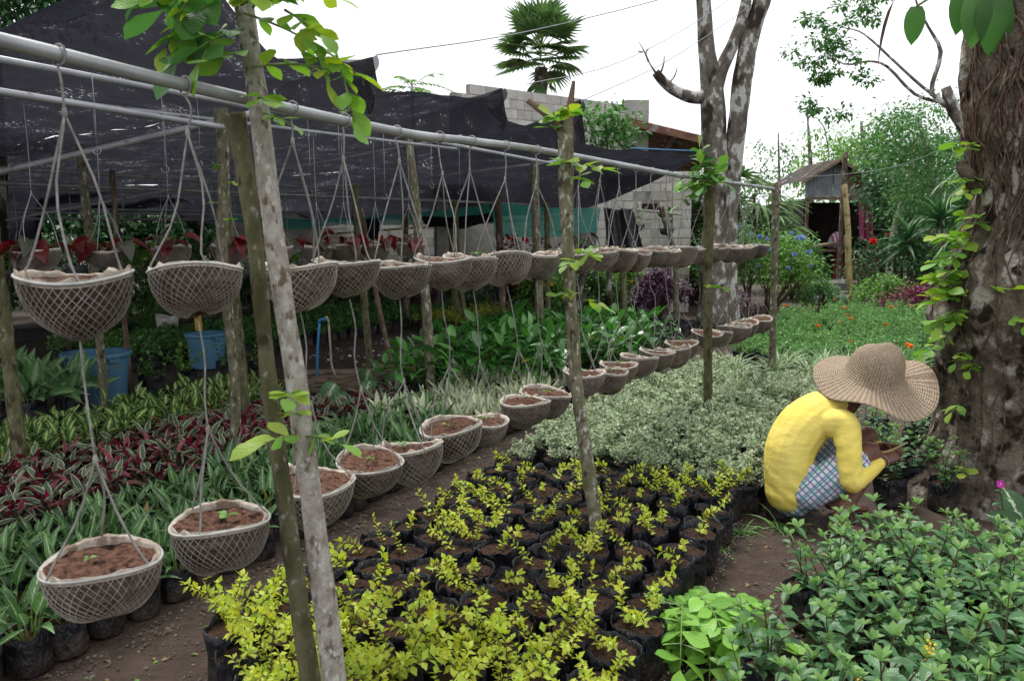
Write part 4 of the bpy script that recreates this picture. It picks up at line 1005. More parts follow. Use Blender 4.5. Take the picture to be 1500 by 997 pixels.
TL = [leaf_t(4, 0.24, 0.25, 0.3), leaf_t(4, 0.22, 0.35, 0.5), leaf_t(4, 0.26, 0.2, 0.1)]
K_lim = leafy_kind('lime', TL, G['lime_var'], [rosette(random.randrange(14, 19), 0.07, 0.11, 0.1, 1.2, 0.04, 0.09) for _ in range(5)], MT['stem_green'])
for r, k, p, s, t in bed(0.6, 3.6, -2.32, -3.1, 0.22, 0.20, 0.03):
    lab = f"low plant with yellow-centred leaves, {nth(r + 1)} row back, {nth(k)} from left"
    ro, h = potted("yellow_centred_plant", lab, "potted plant", p, "low yellow-centred plants in bags", 0.9)
    put_leafy(K_lim, ro, h, False, rnd(0.9, 1.25))
TW = [leaf_t(6, 0.20, 0.3, 0.25, 'lance', 0.03), leaf_t(6, 0.18, 0.4, 0.5, 'lance', 0.03), leaf_t(6, 0.21, 0.2, 0.1, 'lance', 0.03)]
K_bro = leafy_kind('broad', TW, G['broad'], [rosette(random.randrange(17, 22), 0.24, 0.36, 0.3, 1.35, 0.06, 0.14) for _ in range(3)], MT['stem_green'])
for i, (x, y) in enumerate([(-4.2, 6.75), (-3.95, 6.95), (-4.45, 7.15), (-4.15, 7.2), (-4.6, 6.95), (-4.75, 7.4)]):
    ro, h = potted("broad_leaf_plant", "broad pale green leaved plant beside the nearer blue tub, " + nth(i + 1) + " of the clump", "potted plant", Vector((x, y, 0)), "broad-leaved plants beside the tub", 1.1)
    put_leafy(K_bro, ro, h, True, rnd(0.85, 1.05))
# ---- blue-green shrubs in the front right bed
TB = [leaf_t(4, 0.235, 0.25, 0.22, 'obov'), leaf_t(4, 0.215, 0.35, 0.40, 'obov'), leaf_t(4, 0.255, 0.18, 0.05, 'obov')]
def shrub_layout():
    leaves = []; mb = MB(); tips = []
    for k in range(random.randrange(5, 8)):
        a = k * 1.1 + rnd(-.5, .5); d = unit(a, rnd(0.95, 1.4)); ln = rnd(0.17, 0.30); nodes = random.randrange(6, 9)
        base = np.array([rnd(-.02, .02), rnd(-.02, .02), -0.01]); q = RNG.normal(0, 0.08, 3) * ln
        pts = spline([base, base + d * ln * 0.5 + q, base + d * ln], nodes + 1); tube(mb, pts, np.linspace(0.0036, 0.002, nodes + 1), 4, cap=False)
        a2 = rnd(0, 6)
        for i in range(1, nodes + 1):
            a2 += 1.57
            for sg in (0, math.pi):
                el = rnd(-0.05, 0.5) + 0.5 * (i / nodes) ** 2; top = i >= nodes - 0
                leaves.append((leaf_matrix(pts[i], unit(a2 + sg + rnd(-.25, .25), el), (0.060 if not top else 0.040) * rnd(0.85, 1.2), np.array([0, 0, 1.0]) + RNG.normal(0, .15, 3)), random.randrange(3), top))
        for sg in (0, 1.57, 3.1, 4.7): leaves.append((leaf_matrix(pts[-1], unit(a2 + sg, rnd(0.7, 1.3)), rnd(0.028, 0.045)), 0, True))
        tips.append(pts[-1])
    return leaves, mb.build("stems", MT['stem']), tips
LAYS = [shrub_layout() for _ in range(9)]
mb = MB()
for k in range(16):
    a = k * 2.4; z = 0.004 * k
    cloud(mb, tiny_t(0.4, 0.3, 0.1), [np.array([0.006 * math.cos(a), 0.006 * math.sin(a), z])], [unit(a, 0.5)], 0.011)
tube(mb, [(0, 0, -0.01), (0, 0, 0.06)], 0.0015, 3); FLOSP = mb.build("flower_spike", G['yel_f'])
def put_shrub(ro, h, sc=1.0, flower=0.0, single=True):
    lv, stems, tips = random.choice(LAYS); Mz = Matrix.Translation((0, 0, h)) @ Matrix.Rotation(rnd(0, 6.28), 4, 'Z') @ Matrix.Diagonal((sc, sc, sc * rnd(0.9, 1.15), 1))
    obj("stems", stems, ro, mat=Mz)
    for M, v, top in lv:
        obj("leaf", leaf_me(("leaf", 'shrub_tip' if top else 'shrub', v), TB[v], G['shrub_tip' if top else 'shrub']), ro, mat=Mz @ M)
    if random.random() < flower:
        for tp in tips[:2]: obj("flower_spike", FLOSP, ro, mat=Mz @ Matrix.Translation(Vector(tp)) @ Euler((rnd(-.4, .4), rnd(-.4, .4), 0)).to_matrix().to_4x4())
for r, k, p, s, t in bed(-0.55, 2.35, 2.52, 4.55, 0.20, 0.19, 0.04):
    if s > 1.75 + 0.42 * (t - 2.5): continue
    if t < 2.6 and s > 1.5: continue
    if t < 2.62 and 0.75 < s < 1.3: continue
    lab = f"blue-green shrub, {nth(r + 1)} row from the bed's left, {nth(k)} from front"
    ro, h = potted("leafy_shrub", lab, "potted plant", p, "blue-green shrubs in the front right bed", 0.95)
    put_shrub(ro, h, rnd(0.95, 1.2), 0.10)
for i, (s, t) in enumerate([(3.30, 2.86), (3.62, 2.98), (3.95, 2.80), (4.3, 2.75), (4.55, 3.0), (4.15, 3.12), (4.9, 2.75), (3.35, 3.15), (5.4, 3.1)]):
    ro, h = potted("leafy_shrub", ["leafy seedling in black bag held by the crouching person", "leafy seedling in black bag just behind the person's hands", "leafy seedling beneath the straw hat's far brim"][i] if i < 3 else f"leafy seedling in black bag between person and big trunk, {nth(i - 2)} one back", "potted plant", W(s, t), "seedlings between person and big trunk", 0.95)
    put_shrub(ro, h, rnd(0.85, 1.05))
for i, (s, t) in enumerate([(5.8, 3.35), (6.1, 3.2), (5.1, 3.3), (3.75, 3.4), (10.0, 3.2)]):
    ro, h = potted("filled_bag", f"soil-filled black bag without a plant near the big trunk, {nth(i + 1)} from the camera", "plant bag", W(s, t), "soil-filled bags near the big trunk", 1.15)
# ---- glossy dark shrubs
TG = [leaf_t(5, 0.20, 0.3, 0.25, 'oval', 0.02), leaf_t(5, 0.19, 0.4, 0.5, 'oval', 0.02), leaf_t(5, 0.22, 0.2, 0.05, 'oval', 0.02)]
def gloss_layout():
    out = []
    for k in range(random.randrange(5, 8)):
        a = k * 1.2 + rnd(-.4, .4); L_ = rnd(0.2, 0.52); b_ = np.array([rnd(-.06, .06), rnd(-.06, .06), 0]); top = b_ + unit(a, rnd(0.9, 1.45)) * L_
        for j in range(6):
            a3 = j * 2.4 + rnd(-.3, .3)
            out.append((leaf_matrix(top - np.array([0, 0, 0.03 * j]), unit(a3, 0.95 - 0.22 * j + rnd(-.2, .2)), rnd(0.13, 0.20)), random.randrange(3), (b_, top)))
    return out
K_glo = leafy_kind('gloss', TG, G['gloss'], [gloss_layout() for _ in range(5)], MT['stem_green'])
for r, k, p, s, t in bed(4.15, 7.6, 0.05, -1.62, 0.36, 0.33, 0.06):
    if s < 4.6 and t > -0.75: continue
    if t > -0.2 and s < 5.6: continue
    lab = f"glossy dark green shrub, {nth(r + 1)} row back, {nth(k)} from left"
    ro, h = potted("glossy_shrub", lab, "potted plant", p, "glossy dark green shrubs behind the baskets", 1.2, soil=False)
    put_leafy(K_glo, ro, h * 0.8, r < 3 and s < 6.6, rnd(0.9, 1.2))
# ---- marigolds
TMF = tiny_t(0.24, 0.3, 0.15)
MARI = []
for v in range(5):
    mb = MB()
    for k in range(11):
        a = rnd(0, 6.28); d = unit(a, rnd(0.45, 1.45)); stem_leaves(mb, (0, 0, 0), d, rnd(0.12, 0.28), 7, 0.052, TMF, opp=True, wig=0.12, el=0.7, mat=1)
    MARI.append(mb.build("foliage", [MT['stem_green'], G['mari']]))
def flower_head(mat, n=26, r=0.03, dome=0.5):
    mb = MB(); k = np.arange(n); a = k * 2.4; e = 0.1 + dome * 1.3 * k / n
    cloud(mb, tiny_t(0.34, 0.2, 0.2), np.zeros((n, 3)) + np.array([0, 0, 1.0]) * (0.010 * k / n)[:, None], np.stack([np.cos(a) * np.cos(e), np.sin(a) * np.cos(e), np.sin(e)], 1), r * (1 - 0.35 * k / n))
    return mb.build("flower", mat)
F_MARI = flower_head(G['orange'], 30, 0.036); F_YEL = flower_head(G['yel_f'], 24, 0.03)
for r, k, p, s, t in bed(7.55, 15.0, 1.15, 3.35, 0.32, 0.31, 0.05):
    if s < 7.9 and t < 1.6: continue
    if s > 13.5 and t < 1.7: continue
    lab = f"marigold plant in bag, {nth(r + 1)} row from left, {nth(k)} from front"
    ro, h = potted("marigold_plant", lab, "potted plant", p, "marigold plants in the bed behind the straw hat", 1.0, soil=False)
    sc = rnd(0.9, 1.25); stuff(obj("foliage", MARI[random.randrange(5)], ro, (0, 0, h * 0.9), (rnd(-.1, .1), rnd(-.1, .1), rnd(0, 6)), sc))
    if random.random() < 0.10: obj("flower", F_MARI, ro, (rnd(-.08, .08), rnd(-.1, .0), h + 0.25 * sc), (rnd(-.4, .6), rnd(-.4, .4), rnd(0, 6)), rnd(0.8, 1.3))
# ---- strappy white-edged plants
SPI = []
for v in range(4):
    mb = MB(); n = 34; a = RNG.uniform(0, 6.28, n); e = RNG.uniform(0.5, 1.5, n)
    for c, lo, hi in ((0.9, 0.20, 0.32), (0.5, 0.24, 0.36)):
        D = np.stack([np.cos(a) * np.cos(e), np.sin(a) * np.cos(e), np.sin(e)], 1)
        cloud(mb, leaf_t(5, 0.032, 0.3, c, 'blade'), np.zeros((n, 3)), D, RNG.uniform(lo, hi, n))
        a = a + 1.0
    SPI.append(mb.build("foliage", G['spider']))
for i, (s, t) in enumerate([(6.15, 1.0), (6.35, 1.35), (6.55, 1.7), (6.75, 2.05), (6.9, 2.4), (7.05, 2.7), (6.75, 1.25), (7.0, 1.75), (7.2, 2.15), (7.35, 2.5), (6.5, 0.75), (7.25, 2.95), (7.5, 2.8)]):
    ro, h = potted("strappy_plant", f"white-edged strappy plant before the marigolds, {nth(i + 1)} of the group", "potted plant", W(s, t), "white-edged strappy plants", 1.0, soil=False)
    stuff(obj("foliage", SPI[i % 4], ro, (0, 0, h), (0, 0, rnd(0, 6)), rnd(0.95, 1.25)))
# ---- low far beds
def low_plant(mat, n, hgt, leaf, tm=None):
    mb = MB(); tm = tm or tiny_t(0.34, 0.3, 0.15)
    for k in range(n):
        stem_leaves(mb, (rnd(-.03, .03), rnd(-.03, .03), 0), unit(rnd(0, 6.28), rnd(0.4, 1.5)), hgt * rnd(0.6, 1.1), 5, leaf, tm, mat=1)
    return mb.build("foliage", [MT['stem_green'], mat])
LOWA = [low_plant(G['far_a'], 9, 0.16, 0.055) for _ in range(4)]
LOWC = [low_plant(G['mari'], 10, 0.18, 0.05) for _ in range(4)]
LOWY = [low_plant(G['far_y'], 8, 0.17, 0.05) for _ in range(3)]
def low_bed(s0, s1, t0, t1, ds, dt, meshes, nm, fmt, grp, bs=0.95, flow=None, pf=0.0, skip=None):
    for r, k, p, s, t in bed(s0, s1, t0, t1, ds, dt, 0.03):
        if skip and skip(s, t): continue
        ro, h = potted(nm, fmt % (nth(r + 1), nth(k)), "potted plant", p, grp, bs, soil=False)
        stuff(obj("foliage", random.choice(meshes), ro, (0, 0, h * 0.95), (rnd(-.1, .1), rnd(-.1, .1), rnd(0, 6)), rnd(0.9, 1.2)))
        if flow and random.random() < pf: obj("flower", flow, ro, (rnd(-.05, .05), rnd(-.05, .05), h + 0.17), (0, 0, 0), 1.0)
low_bed(6.0, 13.8, -5.15, -7.2, 0.26, 0.32, LOWA, "low_seedling", "low seedling beyond the blue tap, %s row back, %s from left", "low green seedlings in the long far bed", 0.95, F_YEL, 0.05)
low_bed(4.6, 7.4, -5.6, -7.0, 0.30, 0.34, LOWC, "pale_seedling", "grey-green seedling near blue tubs, %s row back, %s from left", "grey-green seedlings behind the blue tubs", 0.9, None, 0, lambda s, t: s > 5.9 and t > -5.5 or (s > 5.9))
low_bed(9.4, 13.6, -2.05, -3.3, 0.27, 0.3, LOWA, "low_seedling", "low seedling beyond glossy shrubs, %s row back, %s from left", "low green seedlings beyond the glossy shrubs", 0.95)
low_bed(9.6, 12.2, -3.9, -4.6, 0.28, 0.33, LOWY, "yellow_seedling", "yellow-green seedling before the hedge, %s row back, %s from left", "yellow-green seedlings before the dark hedge", 0.95)
# ferns and odd pots around the tubs
FERN = []
for v in range(2):
    mb = MB()
    for k in range(13):
        a = k * 2.4 + rnd(-.3, .3); ln = rnd(0.3, 0.5); e = rnd(0.4, 1.2)
        pts = np.array([unit(a, e) * ln * q + np.array([0, 0, -0.35 * ln * q * q]) for q in np.linspace(0, 1, 11)]); tube(mb, pts[::2], 0.004, 3, cap=False, mat=0)
        sd = np.cross(unit(a, e), [0, 0, 1.0]); P = []; D = []; S_ = []
        for i in range(1, 11):
            for sg in (-1, 1): P.append(pts[i]); D.append(sd * sg + unit(a, 0) * 0.3); S_.append(0.085 * math.sin(math.pi * (i / 11) ** 0.7) + 0.015)
        cloud(mb, tiny_t(0.17, 0.2, 0.1), P, D, S_, 1)
    FERN.append(mb.build("fronds", [MT['stem'], G['fern']]))
for i, (x, y) in enumerate([(-2.75, 7.3), (-3.05, 7.6), (-2.45, 7.2), (-3.3, 7.3), (-2.2, 7.7), (-2.9, 8.2)]):
    ro, h = potted("fern", f"dark feathery fern in front of the farther blue tub, {nth(i + 1)} of the clump", "fern", Vector((x, y, 0)), "dark ferns by the tubs", 1.0)
    stuff(obj("fronds", FERN[i % 2], ro, (0, 0, h * 0.8), (0, 0, rnd(0, 6)), rnd(0.6, 0.8)))
POTB = [low_plant(G['far_a'], 9, 0.24, 0.05), low_plant(G['far_c'], 9, 0.24, 0.05)]
for i, (x, y) in enumerate([(-3.75, 8.05), (-3.5, 8.3), (-3.2, 8.7), (-2.9, 8.9)]):
    ro, h = potted("potted_shrub", f"leafy upright shrub in black bag between the two blue tubs, {nth(i + 1)} from the left", "potted plant", Vector((x, y, 0)), "potted shrubs between the tubs", 1.2)
    stuff(obj("foliage", POTB[i % 2], ro, (0, 0, h), (0, 0, rnd(0, 6)), rnd(0.9, 1.2)))
# arrowhead plants near the tap
TSY = [leaf_t(5, 0.36, 0.2, 0.3, 'heart')] * 3
for i, (x, y, z, a) in enumerate([(-1.33, 7.25, 0.40, 2.4), (-1.12, 7.5, 0.36, -1.4), (-0.62, 8.0, 0.42, -0.9), (-1.62, 7.1, 0.30, 3.6)]):
    ro = thing("arrowhead_plant", f"arrowhead plant with pale-veined leaf near the mossy stake, {nth(i + 1)} of four", "plant", (x, y, 0), group="arrowhead plants")
    mb = MB(); tube(mb, [(0, 0, -0.01), (0.02, 0, z * 0.6), (0.0, 0, z)], 0.006, 5, 6); obj("stalk", mb.build("stalk", MT['stem_green']), ro)
    for k in range(2): obj("leaf", leaf_me(("leaf", 'syng', k), TSY[0], G['syng']), ro, mat=leaf_matrix((0, 0, z - 0.1 * k), unit(a + 2.2 * k, -0.9 + 0.5 * k), 0.26 - 0.07 * k, np.array([0, -1.0, 0.4])))
# cut branches lying on the path
ro = thing("cut_branches", "heap of fresh cut leafy branches lying on the earth by the bags", "branches", W(1.02, 2.22, 0.0))
for k in range(36):
    a = -0.5 + k * 0.42 + rnd(-.2, .2); d = np.array([math.cos(a), math.sin(a), rnd(-0.05, 0.28)])
    st = sprig(ro, (rnd(-.12, .12), rnd(-.10, .12), rnd(0.06, 0.22)), d, rnd(0.20, 0.33), 6, rnd(0.085, 0.115), ['bundle'], 0.45, 1.1)
# big trunk-foot plants: vinca flower, banded leaf
ro = thing("vinca_plant", "small plant with one magenta flower at the big trunk's foot", "plant", (2.60, 4.02, 0))
mb = MB(); tube(mb, [(0, 0, -0.01), (0.01, 0, 0.2), (-0.02, 0, 0.34)], 0.004, 5, 6); obj("stalk", mb.build("stalk", MT['stem']), ro)
for k in range(7): obj("leaf", leaf_me(("leaf", 'shrub', 1), TB[1], G['shrub']), ro, mat=leaf_matrix((0, 0, 0.12 + 0.03 * k), unit(k * 2.4, 0.3), 0.06))
fl = obj("flower", None, ro, (-0.02, -0.01, 0.35), (1.1, 0.2, 0)); fl.empty_display_size = 0.02
mb = MB()
for k in range(5): cloud(mb, leaf_t(3, 0.42, 0.05, 0.05, 'obov'), [np.zeros(3)], [unit(k * 1.2566, 0.05)], 0.026)
obj("petals", mb.build("petals", G['magenta']), fl)
mb = MB(); lathe(mb, [(0.004, 0.001), (0.003, 0.004)], 8, cap1=True); obj("eye", mb.build("eye", MT['white_dust']), fl)
ro = thing("banded_leaf_plant", "plant with a broad dark leaf banded in cream at the right edge", "plant", (2.72, 4.0, 0))
tb = leaf_t(7, 0.30, 0.2, 0.35, 'oval')
mb = MB(); tube(mb, [(0, 0, -0.01), (0.0, 0, 0.12)], 0.006, 5, 4); obj("stalk", mb.build("stalk", MT['stem_green']), ro)
for k, (a, e, sz) in enumerate([(1.9, 1.1, 0.26), (0.4, 0.6, 0.28), (3.4, 0.5, 0.22)]): obj("leaf", leaf_me(("leaf", 'cal', 1), tb, G['cal']), ro, mat=leaf_matrix((0, 0, 0.1), unit(a, e), sz, np.array([-0.3, -1, 0.5])))
# weeds
mb = MB(); n = 40
cloud(mb, leaf_t(4, 0.03, 0.3, 0.7, 'blade'), RNG.normal(0, 0.03, (n, 3)) * np.array([1, 1, 0]), nrm(np.stack([RNG.normal(0, 1, n), RNG.normal(0, 1, n), RNG.uniform(0.4, 1.6, n)], 1)), RNG.uniform(0.08, 0.2, n))
TUFT = mb.build("grass_tuft", G['grass'])
for i, (s, t, sc, lab) in enumerate([(2.55, 2.33, 1.0, "grass tuft behind the crouching person's heel"), (2.4, 2.12, 0.9, "grass tuft at the corner of the golden seedling bags"), (0.35, 0.35, 0.6, "small grass tuft on the path under the nearest lower basket"), (0.55, 2.08, 0.7, "grass tuft at the bag edge in the bottom foreground"), (2.1, 2.05, 0.5, "tiny grass tuft against the bags left of the leafy heap"), (0.75, 0.2, 0.35, "thin weed on the path near the second lower basket"), (3.0, 2.36, 0.8, "grass clump between the pale shrubs and the person")]):
    tag(stuff(obj("grass_tuft", TUFT, None, W(s, t), (0, 0, i), sc)), lab, "grass")
scatter_stuff("lime_grit", "white lime grit spilled along the bag edge", "grit", peb, MT['white_dust'], [(0.3, 2.6, 2.04, 2.12, 260), (0.5, 1.0, 2.04, 2.2, 160)], 0.003, 0.009)
scatter_stuff("path_weeds", "tiny green weeds sprouting on the earth path", "weeds", leaf_t(2, 0.35, 0.3, 0.2), G['far_c'], [(-0.4, 5, 0.05, 0.6, 150), (0.6, 3, 2.1, 2.6, 90), (3, 9, 2.4, 3.6, 160), (8, 15, -0.6, 1.0, 260)], 0.012, 0.035)
tag(obj("fallen_leaf", leaf_me(("fallen_leaf", 'y', 0), leaf_t(4, 0.3, 0.3, 0.3), MT['bright_litter']), None, W(5.5, 0.2, 0.03), (0.2, 0, 0.9), 0.17), "bright yellow fallen leaf on the path beneath the lower baskets", "leaf")
# ------------------------------------------------------------------ masonry
mb = MB(); box(mb, (0, 0, 0), (0.388, 0.15, 0.188)); BLOCK = mb.build("block", MT['block'], False)
mb = MB(); box(mb, (0, 0, 0), (0.19, 0.15, 0.188)); HALF = mb.build("block", MT['block'], False)
def block_wall(name, label, a, d, length, z0, z1, skip=None, cat="wall", core=True, core_z0=0.0):
    d = Vector((d[0], d[1], 0)).normalized(); ang = math.atan2(d.y, d.x)
    root = thing(name, label, cat, (a[0], a[1], 0), (0, 0, ang))
    if core:
        mb = MB(); nseg = max(1, int(length / 0.2))
        for i in range(nseg):
            x = (i + 0.5) * length / nseg
            zs = [z for z in np.arange(z0 + 0.1, z1, 0.2) if not (skip and skip(x, z))]
            lo = z0
            # stack the core only where there are blocks
            for z in zs: box(mb, (x, 0, z), (length / nseg, 0.118, 0.2))
        if z0 > core_z0: box(mb, (length / 2, 0, (core_z0 + z0) / 2), (length, 0.12, z0 - core_z0))
        obj("mortar", mb.build("mortar", MT['mortar'], False), root)
    nc = int(round((z1 - z0) / 0.2))
    for c in range(nc):
        z = z0 + 0.2 * c + 0.1; x = 0.0; first = c % 2
        while x < length - 0.05:
            w = 0.2 if (first or length - x < 0.35) else 0.4; first = 0
            cx = x + w / 2
            if not (skip and skip(cx, z)):
                obj("block", HALF if w == 0.2 else BLOCK, root, (cx + rnd(-.004, .004), rnd(-.008, .008), z + rnd(-.004, .004)), (0, rnd(-.008, .008), rnd(-.012, .012)))
            x += w
    return root
block_wall("gable_wall", "tall bare concrete block wall rising behind the black nets", (-1.55, 16.06), (0.81, 0.59), 5.2, 2.5, 4.7,
           lambda x, z: x < 0.5 and z > 3.6 or z > 4.5 and x < 0.75)
block_wall("window_wall", "low concrete block wall with a square window opening, left of the lichened tree", (1.85, 17.5), (1, 0.06), 1.8, 0.8, 3.0,
           lambda x, z: 0.8 < x < 1.4 and 2.2 < z < 2.58)
block_wall("block_column", "short pillar of stacked concrete blocks beside the lichened tree", (3.42, 17.0), (1, 0.05), 0.4, 0.0, 3.0)
block_wall("boundary_wall", "long low concrete block wall under the black nets", (-6.6, 18.0), (1, 0.05), 8.2, 0.6, 2.2)
mb = MB(); box(mb, (0, 0, 1.2), (0.42, 0.3, 2.4)); tag(obj("cement_post", mb.build("cement_post", MT['plaster'], False), None, (-1.25, 17.6, 0)), "smooth grey cement post set before the long block wall", "post")
mb = MB(); box(mb, (0, 0, 1.5), (0.5, 0.22, 3.0)); box(mb, (0.0, 0, 3.9), (0.55, 0.24, 1.82)); tag(obj("cement_post", mb.build("cement_post", MT['plaster'], False), None, (2.95, 19.15, 0)), "smooth cement corner column at the gable wall's right end", "post")
# lean-to roof
ro = thing("lean_to_roof", "rusty lean-to roof jutting out beside the gable wall", "roof", (3.55, 19.4, 0))
for k in range(6):
    x0 = -0.95 + 0.36 * k; zf = 4.33 - 0.085 * (k + 0.5) * 1.05
    V = []; n = 9
    for j in range(n):
        xx = x0 + 0.37 * j / (n - 1); zz = zf - 0.24 * (xx - x0) + 0.012 * math.sin(j * math.pi / 1.33)
        V += [(xx, -0.95, zz), (xx, 2.6, zz - 0.75)]
    F = [(2 * j, 2 * j + 2, 2 * j + 3, 2 * j + 1) for j in range(n - 1)]
    mb = MB(); mb.add(np.array(V), F); obj("roof_sheet", mb.build("roof_sheet", MT['rust']), ro)
def beam(parent, name, a, b, w, h, mat):
    a = Vector(a); b = Vector(b); d = b - a; mb = MB(); box(mb, (0, 0, 0), (d.length, w, h))
    q = d.to_track_quat('X', 'Z'); return obj(name, mb.build(name, MT[mat], False), parent, (a + b) / 2, q.to_euler())
beam(ro, "fascia_board", (-0.98, -0.99, 4.24), (1.25, -0.99, 3.72), 0.04, 0.17, 'rust')
beam(ro, "rafter", (-0.9, -0.93, 4.17), (-0.9, 2.5, 3.45), 0.06, 0.1, 'plank'); beam(ro, "rafter", (0.2, -0.93, 3.92), (0.2, 2.5, 3.2), 0.06, 0.1, 'plank'); beam(ro, "rafter", (1.15, -0.93, 3.68), (1.15, 2.5, 2.95), 0.06, 0.1, 'plank')
mb = MB(); box(mb, (0, 0, 1.5), (2.9, 0.12, 3.0)); tag(obj("back_wall", mb.build("back_wall", MT['plaster'], False), None, (3.75, 21.6, 0)), "shaded cement wall under the lean-to roof", "wall")
mb = MB(); box(mb, (0, 0, 1.2), (2.6, 0.1, 2.4)); tag(obj("recess_shade_wall", mb.build("recess_shade_wall", MT['shedwall'], False), None, (3.4, 18.9, 0)), "dark boards closing the gap behind the window wall", "wall")  # shade of the recess is put into this wall's near-black colour
# ------------------------------------------------------------------ shed
SH = Vector((10.95, 25.4, 0))
ro = thing("shed", "open wooden shed with corrugated gable and dark interior at the path's end", "shed", SH)
def part_box(nm, c, d, mat, parent=ro, M=None):
    mb = MB(); box(mb, c, d, M=M); return obj(nm, mb.build(nm, MT[mat], False), parent)
part_box("back_wall", (0, 2.6, 1.4), (3.3, 0.08, 2.8), 'shedwall'); part_box("side_wall", (-1.6, 1.3, 1.4), (0.08, 2.6, 2.8), 'shedwall'); part_box("side_wall", (1.75, 1.5, 1.2), (0.08, 2.4, 2.4), 'shedwall')
part_box("low_wall", (0.25, 0.25, 0.55), (1.5, 0.06, 1.1), 'shedred'); part_box("floor", (0, 1.3, 0.06), (3.4, 2.7, 0.12), 'plank')
part_box("counter", (-0.2, 0.0, 1.18), (2.6, 0.5, 0.07), 'plank')
part_box("beam", (0.05, -0.12, 2.82), (3.4, 0.09, 0.10), 'plank')
for x in (-1.55, 0.45, 1.25): part_box("post", (x, -0.05, 1.4), (0.09, 0.09, 2.8), 'stake_brown')
def corrugated(nm, quad, n, amp, mat, parent):
    """quad: four corners (a, b along the width; c, d the other ends)"""
    a, b, c, d = map(Vector, quad); V = []; nn = n * 4
    nv = (b - a).cross(c - a).normalized()
    for j in range(nn + 1):
        k = j / nn; off = nv * amp * math.sin(2 * math.pi * k * n)
        V += [a.lerp(b, k) + off, c.lerp(d, k) + off]
    F = [(2 * j, 2 * j + 2, 2 * j + 3, 2 * j + 1) for j in range(nn)]
    mb = MB(); mb.add(np.array([tuple(v) for v in V]), F); return obj(nm, mb.build(nm, MT[mat]), parent)
corrugated("gable_sheet", [(-1.62, -0.02, 2.88), (-0.76, -0.02, 2.88), (-1.62, -0.02, 3.45), (-0.76, -0.02, 3.97)], 7, 0.012, 'corr', ro)
corrugated("gable_sheet", [(-0.75, -0.045, 2.88), (-0.31, -0.045, 2.88), (-0.75, -0.045, 3.97), (-0.31, -0.045, 3.74)], 4, 0.012, 'corr', ro)
corrugated("gable_sheet", [(-0.30, -0.05, 2.88), (0.15, -0.05, 2.88), (-0.30, -0.05, 3.73), (0.15, -0.05, 3.49)], 4, 0.012, 'rust', ro)
corrugated("gable_sheet", [(0.15, -0.03, 2.88), (0.62, -0.03, 2.88), (0.15, -0.03, 3.49), (0.62, -0.03, 3.23)], 4, 0.012, 'corr', ro)
for k in range(4):
    y0, y1 = -0.45 + 0.78 * k, -0.45 + 0.78 * (k + 1) + 0.05; dz = 0.02 * (k % 2)
    corrugated("roof_sheet", [(-0.75, y0, 4.02 + dz), (-0.75, y1, 4.02 + dz), (1.5, y0, 2.80 + dz), (1.5, y1, 2.80 + dz)], 6, 0.014, 'roof_dark', ro)
    corrugated("roof_sheet", [(-0.75, y0, 4.03 + dz), (-0.75, y1, 4.03 + dz), (-1.9, y0, 3.32 + dz), (-1.9, y1, 3.32 + dz)], 6, 0.014, 'roof_dark', ro)
beam(ro, "barge_board", (-0.75, -0.47, 3.98), (1.5, -0.47, 2.76), 0.03, 0.09, 'plank'); beam(ro, "barge_board", (-0.75, -0.47, 3.98), (-1.9, -0.47, 3.28), 0.03, 0.09, 'plank')
corrugated("awning_sheet", [(0.6, -0.4, 2.80), (2.3, -0.4, 2.70), (0.6, 0.9, 2.88), (2.3, 0.9, 2.78)], 10, 0.012, 'corr', ro)
tag(sheet("curtain", "faded pink curtain hanging at the shed's right side", drape((10.95, 25.1, 2.72), (11.3, 25.1, 2.72), (11.05, 25.1, 1.50), (11.45, 25.1, 1.55), 0.07, 16, 1), 16, 12, MT['pink'], "curtain"), "faded pink curtain hanging at the shed's right side", "curtain")
mb = MB(); lathe(mb, [(0.05, 0), (0.24, 0.03), (0.30, 0.2), (0.22, 0.42), (0.10, 0.52), (0.05, 0.55)], 16, 0, lambda a, k: (1 + 0.12 * math.sin(3 * a + k), 0), True, True)
def stripe_mat():
    t = NT("striped_bag_cloth"); c = t.coord('Object', False); s_ = t.n("SeparateXYZ", i0=c)
    w_ = t.smooth(t.math('SINE', t.math('MULTIPLY', s_.outputs[0], 55.0)), -0.1, 0.1)
    return t.done(t.principled(t.mix(w_, (0.30, 0.32, 0.38), (0.24, 0.05, 0.08)), 0.8))
MT['stripes'] = stripe_mat()
tag(obj("striped_bag", mb.build("striped_bag", MT['stripes']), None, SH + Vector((-0.55, -0.05, 1.215))), "red and grey striped bag sitting on the shed counter", "bag")
mb = MB(); lathe(mb, [(0.0, 0), (0.04, 0), (0.042, 0.17), (0.015, 0.23), (0.015, 0.29)], 10, cap1=True); tag(obj("bottle", mb.build("bottle", G['far_b']), None, SH + Vector((0.05, -0.05, 1.215))), "small green bottle on the shed counter", "bottle")
beam(None, "plank", (7.6, 20.9, 1.30), (10.2, 24.9, 1.42), 0.22, 0.07, 'plank')
o = bpy.data.objects.get("plank"); tag(o, "long rough plank reaching from the blue-flowered bush to the shed counter", "plank")
for q in ((7.7, 21.1), (9.0, 23.1)):
    mb = MB(); tube(mb, [(0, 0, -0.02), (0, 0, 1.3)], 0.05, 7, 6, bump=0.2); tag(obj("trestle_post", mb.build("trestle_post", MT['stake_brown']), None, (q[0], q[1], 0)), f"short post {'near' if q[0] < 8 else 'midway'} under the long rough plank", "post")
stake("tall pale peeled pole standing in the marigold bed before the shed", [(7.55, 17.3, -0.02), (7.40, 17.3, 0.9), (7.33, 17.3, 1.8), (7.20, 17.3, 2.75)], [0.075, 0.07, 0.06, 0.055], 'pale_stick', 0.15)
